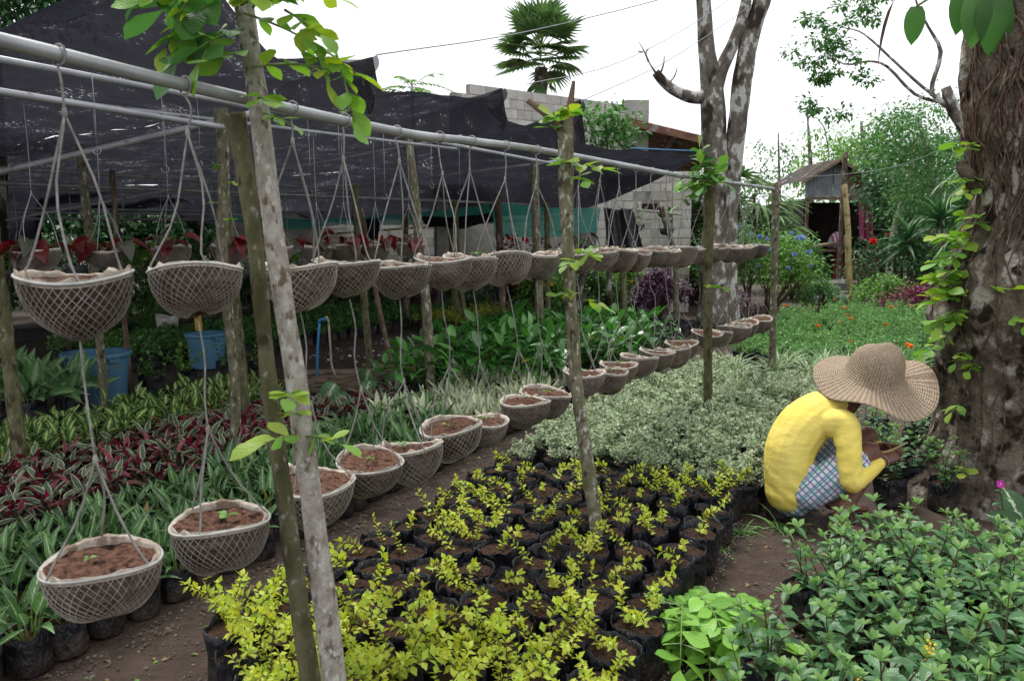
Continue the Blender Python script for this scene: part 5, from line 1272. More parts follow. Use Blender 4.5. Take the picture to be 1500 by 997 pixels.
stake("dark square post in front of the shed opening", [(9.55, 23.0, -0.02), (9.55, 23.0, 2.0), (9.55, 23.0, 4.0)], 0.07, 'stake_brown', 0.1)
stake("slim grey crooked tree stem right of the shed curtain", [(10.15, 21.2, -0.02), (10.2, 21.2, 1.6), (10.45, 21.2, 2.8), (10.7, 21.2, 4.1)], [0.10, 0.09, 0.08, 0.06], 'stake_pale', 0.2, name="tree_stem")
for i, (x, y, w, d_, h, rz) in enumerate([(8.15, 19.6, 1.3, 0.9, 0.16, 0.2), (8.75, 20.3, 0.9, 0.7, 0.22, -0.3), (8.25, 20.6, 0.8, 0.6, 0.34, 0.5), (8.7, 21.3, 1.5, 0.9, 0.42, 0.1), (9.2, 22.4, 1.3, 0.9, 0.40, -0.2), (7.7, 19.0, 0.8, 0.6, 0.1, 0.3)]):
    n = 9; mb = MB(); lathe(mb, [(0.5, -0.02), (0.52, 0.4), (0.48, 0.92), (0.40, 1.0)], n, 0, lambda a, k: (1 + 0.18 * mnoise.noise(Vector((math.cos(a), math.sin(a), i * 3.0))), 0.03 * math.sin(3 * a)), True, True)
    tag(obj("step_stone", mb.build("step_stone", MT['stone'], False), None, (x, y, 0), (0, 0, rz), (w, d_, h)), f"flat wet step stone on the way to the shed, {nth(i + 1) if i < 5 else 'lowest'} {'from the front' if i < 5 else 'by the marigolds'}", "stone", "step stones to the shed")
# ------------------------------------------------------------------ vegetation helpers
def clump(mb, tm, c, rad, n, size, mat=0, flat=0.8):
    P = RNG.normal(0, 0.5, (n, 3)) * np.array([1, 1, flat]) * rad + np.array(c)
    D = nrm(P - np.array(c) + RNG.normal(0, 0.35 * rad, (n, 3)) + np.array([0, 0, -0.12 * rad]))
    cloud(mb, tm, P, D, RNG.uniform(0.6, 1.25, n) * size, mat)
def bush(name, label, pos, r, key, ncl, per, size, cat="shrub", group=None, stems=True, flower=None, nf=0, tm=None, low=0.0):
    root = thing(name, label, cat, (pos[0], pos[1], 0), group=group)
    mb = MB(); tm = tm or leaf_t(2, 0.3, 0.3, 0.25); rx, ry, rz = r; cs = []
    for k in range(ncl):
        a = rnd(0, 6.28); e = math.asin(rnd(-0.25, 1.0)); q = rnd(0.55, 1.0)
        c = np.array([rx * math.cos(a) * math.cos(e) * q, ry * math.sin(a) * math.cos(e) * q, max(0.12, rz * 0.5 + rz * 0.5 * math.sin(e) * q)])
        c[2] += low; cs.append(c); clump(mb, tm, c, rnd(0.22, 0.42) * (rx + ry) / 2, per, size)
    if stems:
        sb = MB()
        for c in cs[::max(1, ncl // 7)]: tube(sb, [(0, 0, -0.03), c * 0.5 + np.array([0, 0, 0.02]), c], [0.03, 0.018, 0.008], 5, 6)
        obj("stems", sb.build("stems", MT['stem']), root)
    stuff(obj("foliage", mb.build("foliage", G[key]), root))
    for k in range(nf):
        a = rnd(3.2, 6.2); e = rnd(0.0, 1.1)
        obj("flower", flower, root, (rx * 1.02 * math.cos(a) * math.cos(e), ry * 1.02 * math.sin(a) * math.cos(e), low + rz * 0.5 + rz * 0.52 * math.sin(e)), (rnd(-1, 1), rnd(-1, 1), rnd(0, 6)), rnd(1.2, 2.2))
    return root
F_BLUE = flower_head(G['blue_f'], 22, 0.045, 0.9); F_RED = flower_head(G['red_f'], 20, 0.05, 0.9)
bush("plumbago_bush", "large bush with pale blue flowers right of the lichened tree", (5.45, 16.6), (0.95, 0.9, 1.75), 'far_c', 66, 70, 0.085, flower=F_BLUE, nf=16)
bush("plumbago_bush", "looser blue-flowered bush behind the rail's end stake", (4.4, 16.4), (0.7, 0.7, 1.9), 'far_a', 46, 60, 0.085, flower=F_BLUE, nf=9)
bush("low_shrub", "low green shrub spilling over at the path by the step stones", (6.35, 16.2), (0.45, 0.5, 0.7), 'far_a', 26, 50, 0.07)
bush("round_bush", "dense round dark bush right of the pale peeled pole", (8.75, 17.6), (1.15, 1.0, 1.75), 'far_b', 75, 75, 0.08, flower=F_RED, nf=3)
bush("round_bush", "dark blue-flecked bush left of the big trunk", (10.1, 16.8), (1.1, 0.9, 1.5), 'far_b', 60, 70, 0.08, flower=F_BLUE, nf=6)
bush("red_flower_bush", "tall bush with a few red flowers left of the big trunk", (9.5, 15.6), (0.95, 0.8, 2.1), 'far_a', 50, 60, 0.12, flower=F_RED, nf=6)
bush("low_shrub", "low bright green shrub beyond the marigolds", (7.75, 16.4), (0.6, 0.5, 0.85), 'far_c', 30, 55, 0.085)
bush("wine_shrub", "low wine-red shrub between the marigolds and the big trunk", (7.9, 15.3), (0.75, 0.5, 0.62), 'magenta_leaf', 40, 60, 0.06)
bush("wine_shrub", "small wine-red shrub right behind the other, near the trunk", (8.7, 15.6), (0.6, 0.4, 0.62), 'magenta_leaf', 26, 55, 0.06)
bush("plum_shrub", "dark plum-leaved shrub left of the lichened tree's foot", (2.75, 14.7), (0.6, 0.45, 1.0), 'purple', 34, 55, 0.09)
bush("plum_shrub", "small plum-leaved shrub right behind the lichened tree's foot", (4.45, 15.2), (0.4, 0.35, 0.5), 'purple', 16, 45, 0.07)
for i, (x, y, k_, r_, h_) in enumerate([(7.35, 20.6, 'far_a', 0.8, 1.6), (12.2, 20.4, 'far_b', 1.3, 2.6), (13.6, 22.0, 'far_a', 1.6, 3.4), (11.2, 18.7, 'far_a', 1.0, 2.0), (14.6, 26.5, 'far_b', 1.8, 3.2), (7.0, 23.5, 'far_b', 1.3, 2.6), (12.4, 17.4, 'far_b', 1.2, 2.6)]):
    bush("tall_shrub", f"tall leafy shrub crowding around the shed and the trunk, {nth(i + 1)} of the thicket", (x, y), (r_, r_ * 0.85, h_), k_, 70, 75, 0.11, group="tall shrubs around the shed")
# hedge before the block wall
hs = [(-9.6, 16.2, 'far_b', 1.1, 1.5), (-8.1, 16.6, 'far_a', 0.9, 1.2), (-6.7, 16.3, 'far_b', 1.0, 1.3), (-5.4, 16.7, 'far_b', 0.9, 1.0), (-4.2, 16.4, 'far_b', 0.9, 1.05), (-3.0, 16.6, 'far_b', 0.8, 0.95), (-1.9, 16.3, 'purple', 0.7, 0.85), (-0.8, 16.4, 'far_b', 0.8, 0.95), (0.3, 16.2, 'purple', 0.6, 0.9), (1.2, 15.9, 'far_a', 0.8, 1.2), (2.0, 15.7, 'far_c', 0.6, 1.3), (0.5, 15.2, 'far_c', 0.45, 1.0)]
nm = {'far_b': "dark green", 'far_a': "mid green", 'far_c': "bright green", 'purple': "plum-leaved"}
for i, (x, y, k, rr, h) in enumerate(hs):
    bush("hedge_shrub", f"{nm[k]} hedge shrub before the block wall, {nth(i + 1)} from the left", (x, y), (rr, rr * 0.7, h), k, 36, 60, 0.09, group="hedge shrubs before the block wall", flower=F_YEL if k == 'far_c' else None, nf=5 if k == 'far_c' else 0)
for i, (x, y, k, rr, h) in enumerate([(-14.5, 19.0, 'far_b', 2.0, 3.0), (-11.0, 20.0, 'far_b', 2.0, 3.0), (-8.0, 21.0, 'far_b', 2.0, 2.8), (-17.0, 17.0, 'far_b', 2.0, 3.0), (-11.5, 13.5, 'far_b', 1.2, 1.9), (-9.5, 14.2, 'far_a', 0.9, 1.15), (-12.5, 16.5, 'far_b', 1.6, 2.2), (-7.6, 13.8, 'far_b', 0.8, 1.1), (-6.3, 14.3, 'far_a', 0.7, 0.9)]):
    bush("backdrop_shrub", f"dense {nm[k]} shrub in the far left corner under the nets, {nth(i + 1)} of the group", (x, y), (rr, rr * 0.8, h), k, 44 if rr < 1.8 else 90, 60 if rr < 1.8 else 90, 0.1 if rr < 1.8 else 0.2, group="shrubs in the far left corner")
for i, (x, y) in enumerate([(-9.0, 11.3), (-8.3, 11.6), (-8.7, 12.0), (-6.0, 12.9), (-6.6, 12.7)]):
    mb = MB(); n = 90
    cloud(mb, leaf_t(5, 0.02, 0.3, 0.5, 'blade'), RNG.normal(0, 0.12, (n, 3)) * np.array([1, 1, 0]), nrm(np.stack([RNG.normal(0, .4, n), RNG.normal(0, .4, n), RNG.uniform(0.8, 1.4, n)], 1)), RNG.uniform(0.5, 0.95, n))
    tag(stuff(obj("tall_grass", mb.build("tall_grass", G['grass']), None, (x, y, 0))), f"clump of tall bright grass left of the white sack, {nth(i + 1)} of five", "grass")
# ------------------------------------------------------------------ trees
def limb(mb, pts, r, n=10, segs=18, bump=0.15, bs=3.0, mat=0): tube(mb, pts, r, n, segs, bump=bump, bscale=bs, seed=rnd(0, 30), mat=mat)
_TH = math.radians(7.6)
def PX(px, py, d):
    """the point d metres ahead of the viewpoint in the direction measured on the photograph"""
    a, b_ = (px - 750) / 1150, -(py - 498.5) / 1150
    v = np.array([a, math.cos(_TH) + b_ * math.sin(_TH), -math.sin(_TH) + b_ * math.cos(_TH)])
    return v * (d / v[1]) + np.array([0, 0, 1.65])
ro = thing("lichened_tree", "two-trunked tree with white lichen patches behind the rail", "tree", (3.65, 14.0, 0))
B = np.array([3.65, 14.0, 0])
def tl(mat, name, seq, r, d=14.0, segs=22, n=12, bump=0.18):
    mb = MB(); limb(mb, [PX(x, y, d) - B for x, y in seq], r, n, segs, bump); return obj(name, mb.build(name, MT[mat]), ro)
tl('bark_tree', "trunk", [(1046, 484), (1046, 420), (1046, 340), (1049, 260), (1046, 190), (1042, 130), (1034, 60), (1028, -30), (1024, -90)], [0.32, 0.25, 0.21, 0.21, 0.22, 0.19, 0.14, 0.12, 0.10], segs=30)
tl('bark_tree', "trunk", [(1068, 484), (1067, 400), (1069, 300), (1077, 210), (1085, 140), (1096, 70), (1116, 0), (1140, -90)], [0.20, 0.16, 0.15, 0.165, 0.17, 0.155, 0.15, 0.13], segs=28)
tl('bark_tree', "branch", [(1044, 140), (1060, 95), (1078, 55), (1092, 10), (1100, -60)], [0.13, 0.12, 0.10, 0.09, 0.08])
tl('bark_tree', "branch", [(1040, 140), (1015, 143), (990, 134), (972, 120), (960, 106)], [0.14, 0.11, 0.09, 0.08, 0.075])
for sq in ([(960, 106), (950, 90), (942, 72), (936, 62)], [(966, 112), (972, 95), (973, 82)], [(978, 124), (988, 112), (992, 100)], [(950, 90), (946, 78), (952, 70)], [(942, 76), (934, 76)]): tl('bark_tree', "twig", sq, [0.022, 0.014, 0.008], segs=6, n=5)
# big trunk at the right
BT = Vector((3.22, 4.92, 0))
ro = thing("old_tree", "massive gnarled trunk wrapped in brown aerial roots at the right edge", "tree", BT)
zr = [(-0.05, .68), (0.1, .58), (0.25, .49), (0.58, .44), (0.9, .49), (1.15, .55), (1.3, .51), (1.45, .46), (1.65, .36), (1.85, .34), (2.05, .36), (2.25, .42), (2.8, .44), (3.6, .42), (4.4, .40)]
def trunk_r(a, z):
    r = float(np.interp(z, [q[0] for q in zr], [q[1] for q in zr]))
    c, s_ = math.cos(a), math.sin(a)
    f = 1 + 0.10 * mnoise.noise(Vector((c * 1.6, s_ * 1.6, z * 1.6))) + 0.06 * mnoise.noise(Vector((c * 4, s_ * 4, z * 4 + 9))) + 0.045 * mnoise.noise(Vector((c * 9, s_ * 9, z * 2.2))) + 0.03 * mnoise.noise(Vector((c * 14, s_ * 14, z * 12)))
    f += max(0, 0.35 - z) * 0.5 * max(0, math.sin(4 * a + 1))
    return r * f
mb = MB(); n = 84; Z = np.linspace(-0.05, 4.4, 190); V = []; 
for z in Z:
    for j in range(n):
        a = 2 * math.pi * j / n; r = trunk_r(a, z); V.append((r * math.cos(a), r * math.sin(a), z))
F = [(i * n + j, i * n + (j + 1) % n, (i + 1) * n + (j + 1) % n, (i + 1) * n + j) for i in range(len(Z) - 1) for j in range(n)]
mb.add(np.array(V), F); obj("trunk", mb.build("trunk", MT['bark_big']), ro)
def on_trunk(a, z, k=1.0): r = trunk_r(a, z) * k; return np.array([r * math.cos(a), r * math.sin(a), z])
for i in range(64):
    a = rnd(2.9, 5.3); z0 = rnd(2.4, 3.4); z1 = rnd(1.25, 2.1) if i % 3 else rnd(1.5, 1.9); k = 22; pts = []
    for j in range(k):
        z = z0 + (z1 - z0) * j / (k - 1); aa = a + 0.34 * mnoise.noise(Vector((i * 3.1, z * 2.2, 0))) + 0.16 * mnoise.noise(Vector((i * 5.7, z * 6, 2))) + 0.25 * (z0 - z) * (0.5 - random.Random(i).random()) * 0.7
        pts.append(on_trunk(aa, z, 1.0 + 0.018 + 0.02 * abs(mnoise.noise(Vector((i, z * 5, 5))))))
    rr = rnd(0.003, 0.010); mb = MB(); tube(mb, pts, np.linspace(rr, rr * 0.5, k), 5); obj("aerial_root", mb.build("aerial_root", MT['vine_root']), ro)
for i, (z0, a0) in enumerate([(1.5, 3.5), (1.15, 3.75), (0.9, 4.0), (1.0, 4.25), (1.35, 3.9)]):
    pts = [on_trunk(a0 + 0.2 * mnoise.noise(Vector((i * 7, z * 3, 1))), z, 1.012) for z in np.linspace(z0, 0.35, 16)]; mb = MB(); tube(mb, pts, 0.004, 5); obj("aerial_root", mb.build("aerial_root", MT['vine_root']), ro)
mb = MB(); limb(mb, [on_trunk(3.15, 1.92, 0.7), on_trunk(3.15, 1.95, 1.05), on_trunk(3.12, 2.02, 1.22), on_trunk(3.05, 2.1, 1.3)], [0.05, 0.045, 0.04, 0.025], bump=0.6, bs=14); obj("branch_stub", mb.build("branch_stub", MT['bark_big']), ro)
def trunk_sprig(a, z, d, ln, pr, lf, mts=('sprig', 'sprig_y', 'sprig')): sprig(ro, on_trunk(a, z, 0.98), d, ln, pr, lf, list(mts), 0.2, 0.9, 0.0035)
for (a, z, d, ln, pr, lf) in [(3.3, 1.33, (-1, -0.4, 0.5), 0.24, 4, 0.085), (3.35, 1.28, (-0.9, -0.5, 0.1), 0.28, 4, 0.095), (3.4, 1.2, (-0.8, -0.6, -0.3), 0.20, 3, 0.085), (3.8, 1.32, (0.2, -1, 0.4), 0.16, 3, 0.085), (4.0, 1.2, (0.3, -0.9, -0.2), 0.2, 4, 0.08), (3.2, 1.62, (-1, -0.3, 0.3), 0.24, 4, 0.09), (3.25, 1.55, (-1, -0.3, -0.1), 0.22, 3, 0.09), (3.15, 1.98, (-1, -0.2, 0.2), 0.18, 3, 0.085),
                              (4.2, 2.42, (0.3, -1, 0.3), 0.16, 3, 0.085), (4.3, 2.3, (-0.5, -1, 0.1), 0.15, 3, 0.075), (4.7, 2.6, (0.5, -1, 0), 0.2, 4, 0.08), (3.25, 2.2, (-1, -0.1, 0.1), 0.16, 2, 0.08), (4.7, 1.5, (0.4, -1, 0.2), 0.2, 3, 0.09), (4.6, 1.05, (0.2, -1, 0.2), 0.2, 3, 0.09), (4.6, 0.75, (0.3, -1, -0.2), 0.2, 3, 0.095), (3.5, 0.95, (-0.9, -0.5, -0.4), 0.12, 3, 0.06), (3.45, 0.62, (-0.9, -0.6, -0.3), 0.10, 2, 0.07), (3.7, 0.25, (-0.7, -0.8, 0.1), 0.10, 2, 0.065), (3.3, 1.75, (-1, -0.5, 0.4), 0.15, 3, 0.08), (3.35, 1.42, (-1, -0.6, 0.3), 0.18, 4, 0.08), (3.3, 1.05, (-1, -0.3, -0.5), 0.2, 4, 0.08)]:
    trunk_sprig(a, z, d, ln, pr, lf * 1.25)
    if z > 0.8 and a < 3.6: trunk_sprig(a + rnd(-.1, .1), z + rnd(-.12, .12), (d[0], d[1] - 0.3, d[2] + rnd(-.5, .5)), ln * rnd(0.7, 1.1), pr, lf * 1.2)
tphil = leaf_t(6, 0.26, 0.15, 0.35, 'heart', 0.02)
for i, (q, d, sz) in enumerate([((-0.52, -0.15, 3.05), (-0.12, -0.2, -1), 0.32), ((-0.46, -0.2, 3.02), (0.10, -0.1, -1), 0.38), ((-0.56, -0.1, 3.10), (-0.2, -0.1, -1), 0.28), ((-0.85, -0.1, 2.98), (-0.05, 0, -1), 0.22)]):
    obj("leaf", leaf_me(("leaf", 'phil', 0), tphil, G['sprig_d']), ro, mat=leaf_matrix(q, d, sz, np.array([-0.4, -1, 0.3])))
    mb = MB(); tube(mb, [on_trunk(3.6, 3.0, 0.95), (np.array(q) + on_trunk(3.6, 3.2, 1.1)) / 2, np.array(q)], 0.007, 5, 7); obj("leaf_stalk", mb.build("leaf_stalk", MT['stem_green']), ro)
mb = MB(); cloud(mb, leaf_t(5, 0.04, 0.9, 0.1, 'lance'), [np.array([-0.98, -0.1, 3.02])], [(-0.35, -0.1, -1)], 0.42); obj("dead_leaf", mb.build("dead_leaf", MT['stake_brown']), ro)
mb = MB(); tube(mb, [on_trunk(3.4, 3.3, 0.95), np.array([-0.75, -0.1, 3.3]), np.array([-0.98, -0.1, 3.02])], 0.008, 5, 8); obj("leaf_stalk", mb.build("leaf_stalk", MT['stem']), ro)

def tree(label, base, trunks, clumps, key, size, per, cr, cat="tree", name="leafy_tree", bark='bark_tree', tm=None, flat=0.7):
    root = thing(name, label, cat, (base[0], base[1], 0)); b_ = np.array([base[0], base[1], 0.0])
    for i, (pts, r) in enumerate(trunks):
        mb = MB(); limb(mb, [np.array(q) - b_ for q in pts], r, 8, 16, 0.15); obj("trunk" if i == 0 else "branch", mb.build("trunk", MT[bark]), root)
    mb = MB(); tm = tm or leaf_t(2, 0.28, 0.3, 0.3)
    for c in clumps: clump(mb, tm, np.array(c) - b_, rnd(0.7, 1.3) * cr, per, size, 0, flat)
    stuff(obj("crown", mb.build("crown", G[key]), root)); return root
# overhanging tree with sparse clusters
d = 12.3; P_ = lambda x, y, dd=d: PX(x, y, dd)
cl = [(1190, 32), (1175, 28), (1205, 38), (1190, 55), (1222, 42), (1240, 30), (1232, 55), (1262, 12), (1280, 2), (1250, -5), (1275, 30), (1265, 25), (1160, 82), (1178, 88), (1192, 96), (1200, 84), (1222, 70), (1232, 74), (1250, 78), (1196, 118), (1212, 112), (1226, 106), (1206, 122), (1262, 108), (1272, 114), (1180, 152), (1188, 164), (1198, 160), (1222, 176), (1236, 166), (1300, -10), (1230, 5), (1215, 50), (1204, 62)]
tree("sparse overhanging tree with leaf clusters against the sky, left of the big trunk", (8.2, 12.6), [([(8.2, 12.6, -0.05), (7.9, 12.5, 2.0), P_(1400, 165), P_(1385, 128)], [0.16, 0.13, 0.10, 0.07]),
      ([P_(1385, 150), P_(1352, 128), P_(1310, 90), P_(1280, 62), P_(1258, 46), P_(1230, 40)], [0.028, 0.024, 0.02, 0.016, 0.012, 0.008]), ([P_(1385, 152), P_(1340, 138), P_(1300, 98), P_(1272, 90), P_(1236, 94), P_(1200, 68)], [0.028, 0.024, 0.02, 0.016, 0.012, 0.007]),
      ([P_(1398, 160), P_(1380, 150), P_(1362, 136)], [0.06, 0.045, 0.025]), ([P_(1366, 140), P_(1366, 122), P_(1378, 76), P_(1360, 40), P_(1343, 5), P_(1335, -30)], [0.04, 0.036, 0.03, 0.018, 0.014, 0.010]), ([P_(1215, 230), P_(1208, 190), P_(1196, 172)], [0.012, 0.01, 0.006])],
     [P_(x + rnd(-5, 5), y + rnd(-5, 5), d + rnd(-.25, .25)) for x, y in cl], 'far_a', 0.085, 64, 0.13, flat=0.55)
cl = [(rnd(1315, 1425), rnd(150, 330)) for _ in range(46)] + [(rnd(1285, 1330), rnd(165, 230)) for _ in range(14)]
tree("airy bright green tree behind the round bushes", (11.2, 20.5), [([(11.2, 20.5, -0.05), (11.0, 20.5, 2.2), (10.6, 20.4, 3.6), (10.2, 20.3, 4.6)], [0.22, 0.17, 0.1, 0.04]), ([(11.0, 20.5, 2.2), (11.6, 20.4, 3.4), (12.2, 20.4, 4.4)], [0.12, 0.08, 0.03])],
     [PX(x, y + max(0, (1330 - x)) * 0.2, 20 + rnd(-1, 1)) for x, y in cl], 'far_a', 0.11, 130, 0.5)
tree("dark leafy tree behind the slim crooked stem", (11.6, 22.8), [([(11.6, 22.8, -0.05), (11.5, 22.8, 2.5), (11.4, 22.7, 4.0)], [0.16, 0.12, 0.05])], [PX(rnd(1275, 1345), rnd(205, 320), 22.8 + rnd(-.8, .8)) for _ in range(34)], 'far_b', 0.16, 80, 0.5)
tree("pale green tree just behind the shed roof", (14.0, 31.0), [([(14.0, 31, -0.05), (13.8, 31, 3.5), (13.4, 31, 6.0)], [0.2, 0.14, 0.05])], [PX(rnd(1225, 1300), rnd(190, 300), 31 + rnd(-1, 1)) for _ in range(34)], 'far_c', 0.2, 70, 0.65)
tree("thin pale tree behind the shed's gable top", (12.8, 34.0), [([(12.8, 34, -0.05), (12.7, 34, 4.0), (12.4, 34, 7.0)], [0.16, 0.1, 0.04])], [PX(rnd(1175, 1240), rnd(195, 260), 34 + rnd(-1, 1)) for _ in range(16)], 'far_c', 0.2, 50, 0.6)
tree("spindly far tree left of the shed", (12.2, 36.0), [([(12.2, 36, -0.05), (12.1, 36, 3.0), (11.9, 36, 6.2)], [0.12, 0.08, 0.03])], [PX(x, y, 36) for x, y in [(1110, 212), (1112, 228), (1135, 222), (1152, 215), (1156, 228), (1153, 240), (1150, 252), (1120, 245), (1165, 262)]], 'far_a', 0.2, 40, 0.45)
for i, (x, y, h, k) in enumerate([(16, 40, 5.5, 'far_c'), (20, 42, 6.5, 'far_a'), (25, 40, 6, 'far_c'), (11.5, 42, 4.8, 'far_a'), (7.5, 40, 4.2, 'far_a'), (15.5, 30, 4.5, 'far_a'), (17.5, 33, 5.5, 'far_b'), (-22, 34, 6, 'far_b'), (-14, 38, 6, 'far_b'), (-7, 40, 5, 'far_a')]):
    tree(f"distant tree on the skyline behind the garden, {nth(i + 1)} of the far line", (x, y), [([(x, y, -0.05), (x, y, h * 0.5), (x + .3, y, h * 0.8)], [0.25, 0.18, 0.06])], [(x + rnd(-2.2, 2.2), y + rnd(-1.2, 1.2), rnd(0.8, h)) for _ in range(46)], k, 0.26, 60, 0.9, name="distant_tree")
cl = [(rnd(-40, 120), rnd(-60, 30)) for _ in range(40)]
tree("dark leafy tree top showing above the net at the upper left corner", (-7.0, 10.5), [([(-7.0, 10.5, -0.05), (-6.8, 10.5, 2.5), (-6.6, 10.4, 4.2)], [0.2, 0.16, 0.08])], [PX(x, y, 10.2 + rnd(-.6, .6)) for x, y in cl], 'far_b', 0.11, 80, 0.32)
cl = [(rnd(852, 935), rnd(158, 222)) for _ in range(34)] + [(rnd(860, 905), rnd(150, 180)) for _ in range(8)]
tree("small bushy tree before the gable wall's corner", (1.9, 15.2), [([(1.9, 15.2, -0.05), (1.85, 15.2, 1.8), (1.8, 15.2, 3.2), (1.75, 15.2, 4.1)], [0.06, 0.05, 0.03, 0.012]), ([(1.85, 15.2, 2.4), (2.2, 15.2, 3.4)], [0.03, 0.01]), ([(1.85, 15.2, 2.6), (1.4, 15.2, 3.9)], [0.03, 0.01])], [PX(x, y, 15.2 + rnd(-.3, .3)) for x, y in cl], 'far_a', 0.15, 16, 0.2, tm=leaf_t(3, 0.24, 0.3, 0.3))
# feathery tree top above the second net
ro = thing("feathery_tree", "feathery tree top peeking above the second net", "tree", (-2.1, 17.0, 0)); B = np.array([-2.1, 17.0, 0])
mb = MB(); limb(mb, [(0, 0, -0.05), (0.05, 0, 2.5), (0.0, 0, 4.85)], [0.08, 0.06, 0.025]); obj("trunk", mb.build("trunk", MT['bark_tree']), ro)
for k in range(15):
    a = k * 2.4; e = rnd(0.05, 0.9); ln = rnd(0.6, 1.0); b_ = np.array([0, 0, 4.78 - 0.02 * k]); pts = np.array([b_ + unit(a, e) * ln * q + np.array([0, 0, -0.4 * ln * q * q]) for q in np.linspace(0, 1, 12)])
    mb = MB(); tube(mb, pts[::2], 0.008, 4, cap=False, mat=0); P = []; D = []; sd = np.cross(unit(a, e), [0, 0, 1.0])
    for i in range(2, 12):
        for sg in (-1, 1): P.append(pts[i]); D.append(sd * sg + unit(a, 0) * 0.5)
    cloud(mb, leaf_t(2, 0.19, 0.2, 0.2), P, D, RNG.uniform(0.13, 0.2, len(P)), 1); obj("frond", mb.build("frond", [MT['stem_green'], G['far_c']]), ro)
# ---- palms
def fan_mesh(n=22, ang=2.6, w=0.05, droop=0.25, stalk=0.5):
    mb = MB(); tube(mb, [(0, 0, 0), (0, stalk * 0.5, 0.02), (0, stalk, 0)], [0.012, 0.01, 0.008], 5, 6, mat=0)
    a = np.linspace(-ang, ang, n); D = np.stack([np.sin(a), np.cos(a), np.full(n, 0.05)], 1)
    cloud(mb, leaf_t(4, w, 0.7, droop, 'blade'), np.zeros((n, 3)) + np.array([0, stalk, 0]), D, 0.62 * (0.75 + 0.25 * np.cos(a * 0.6)) * RNG.uniform(0.9, 1.08, n), 1, up=np.tile([0, 0, 1.0], (n, 1)))
    return mb.build("frond", [MT['stem_green'], G['palm']])
FAN = [fan_mesh(20, 1.9, 0.065, 0.08, 0.6), fan_mesh(20, 1.7, 0.065, 0.18, 0.6), fan_mesh(18, 1.9, 0.07, 0.3, 0.55)]
RHA = [fan_mesh(9, 1.6, 0.055, 0.5, 0.35), fan_mesh(8, 1.4, 0.06, 0.7, 0.35)]
ro = thing("fan_palm", "round-headed fan palm rising behind the gable wall", "palm", (0.8, 22.8, 0))
mb = MB(); tube(mb, [(0, 0, -0.05), (0.05, 0, 3.0), (0.0, 0, 6.3)], [0.2, 0.16, 0.17], 10, 26, bump=0.35, bscale=9); obj("trunk", mb.build("trunk", MT['bark_big']), ro)
for k in range(34):
    a = k * 2.4 + rnd(-.2, .2); e = 1.4 - 1.75 * (k / 34) ** 0.9 + rnd(-.1, .1); M = leaf_matrix((0, 0, 6.95 - 0.45 * k / 34), unit(a, min(e, 1.2)), rnd(1.15, 1.35) * (1.0 if k > 12 else 0.95), np.array([0.05, 0.0, 1.0])); obj("frond", FAN[k % 3], ro, mat=M)
for a, e in [(3.3, -0.75), (5.9, -0.6), (4.6, -0.85)]: obj("frond", FAN[2], ro, mat=leaf_matrix((0, 0, 6.0), unit(a, e), 0.62))
for i, (x, y, h, n) in enumerate([(5.1, 18.2, 2.9, 16), (5.6, 18.6, 2.6, 14), (5.95, 18.4, 2.2, 12), (4.6, 18.6, 2.5, 12)]):
    ro = thing("lady_palm", f"clumping palm with splayed leaves left of the shed, {nth(i + 1)} of four stems", "palm", (x, y, 0), group="clumping palms left of the shed")
    mb = MB(); tube(mb, [(0, 0, -0.05), (0.1, 0, h * 0.5), (0.05, 0, h)], 0.035, 7, 10, bump=0.2); obj("stem", mb.build("stem", MT['stem']), ro)
    for k in range(n):
        a = k * 2.4 + rnd(-.3, .3); obj("frond", RHA[k % 2], ro, mat=leaf_matrix((0.05, 0, h - 0.11 * k), unit(a, rnd(-0.2, 0.9)), rnd(1.0, 1.3)))
STRAP = None
mb = MB(); n = 44; k = np.arange(n); a = k * 2.4; e = 1.4 - 1.7 * k / n
cloud(mb, leaf_t(5, 0.05, 0.5, 0.45, 'blade'), np.zeros((n, 3)) + np.array([0, 0, 1.0]) * (-0.004 * k)[:, None], np.stack([np.cos(a) * np.cos(e), np.sin(a) * np.cos(e), np.sin(e)], 1), RNG.uniform(0.55, 0.8, n)); STRAP = mb.build("leaf_head", G['far_b'])
for i, (x, y, h) in enumerate([(7.75, 14.6, 2.05), (8.4, 14.9, 2.3), (7.3, 15.0, 1.6), (8.2, 14.2, 1.5)]):
    ro = thing("screw_pine", f"spiky dark strap-leaved plant left of the big trunk, {nth(i + 1)} of the stand", "plant", (x + 1.3, y + 2.2, 0), group="spiky strap-leaved plants")
    mb = MB(); tube(mb, [(0, 0, -0.03), (0.08, 0, h * 0.5), (0, 0, h)], 0.05, 7, 8); obj("stem", mb.build("stem", MT['stake_brown']), ro); obj("leaf_head", STRAP, ro, (0, 0, h), (0, 0, i), rnd(1.0, 1.25))
ro = thing("feather_palm", "feather palm whose long fronds arch left from behind the big trunk", "palm", (9.4, 13.6, 0))
mb = MB(); tube(mb, [(0, 0, -0.05), (0.05, 0, 1.6), (0, 0, 3.1)], 0.1, 8, 12, bump=0.2); obj("trunk", mb.build("trunk", MT['bark_big']), ro)
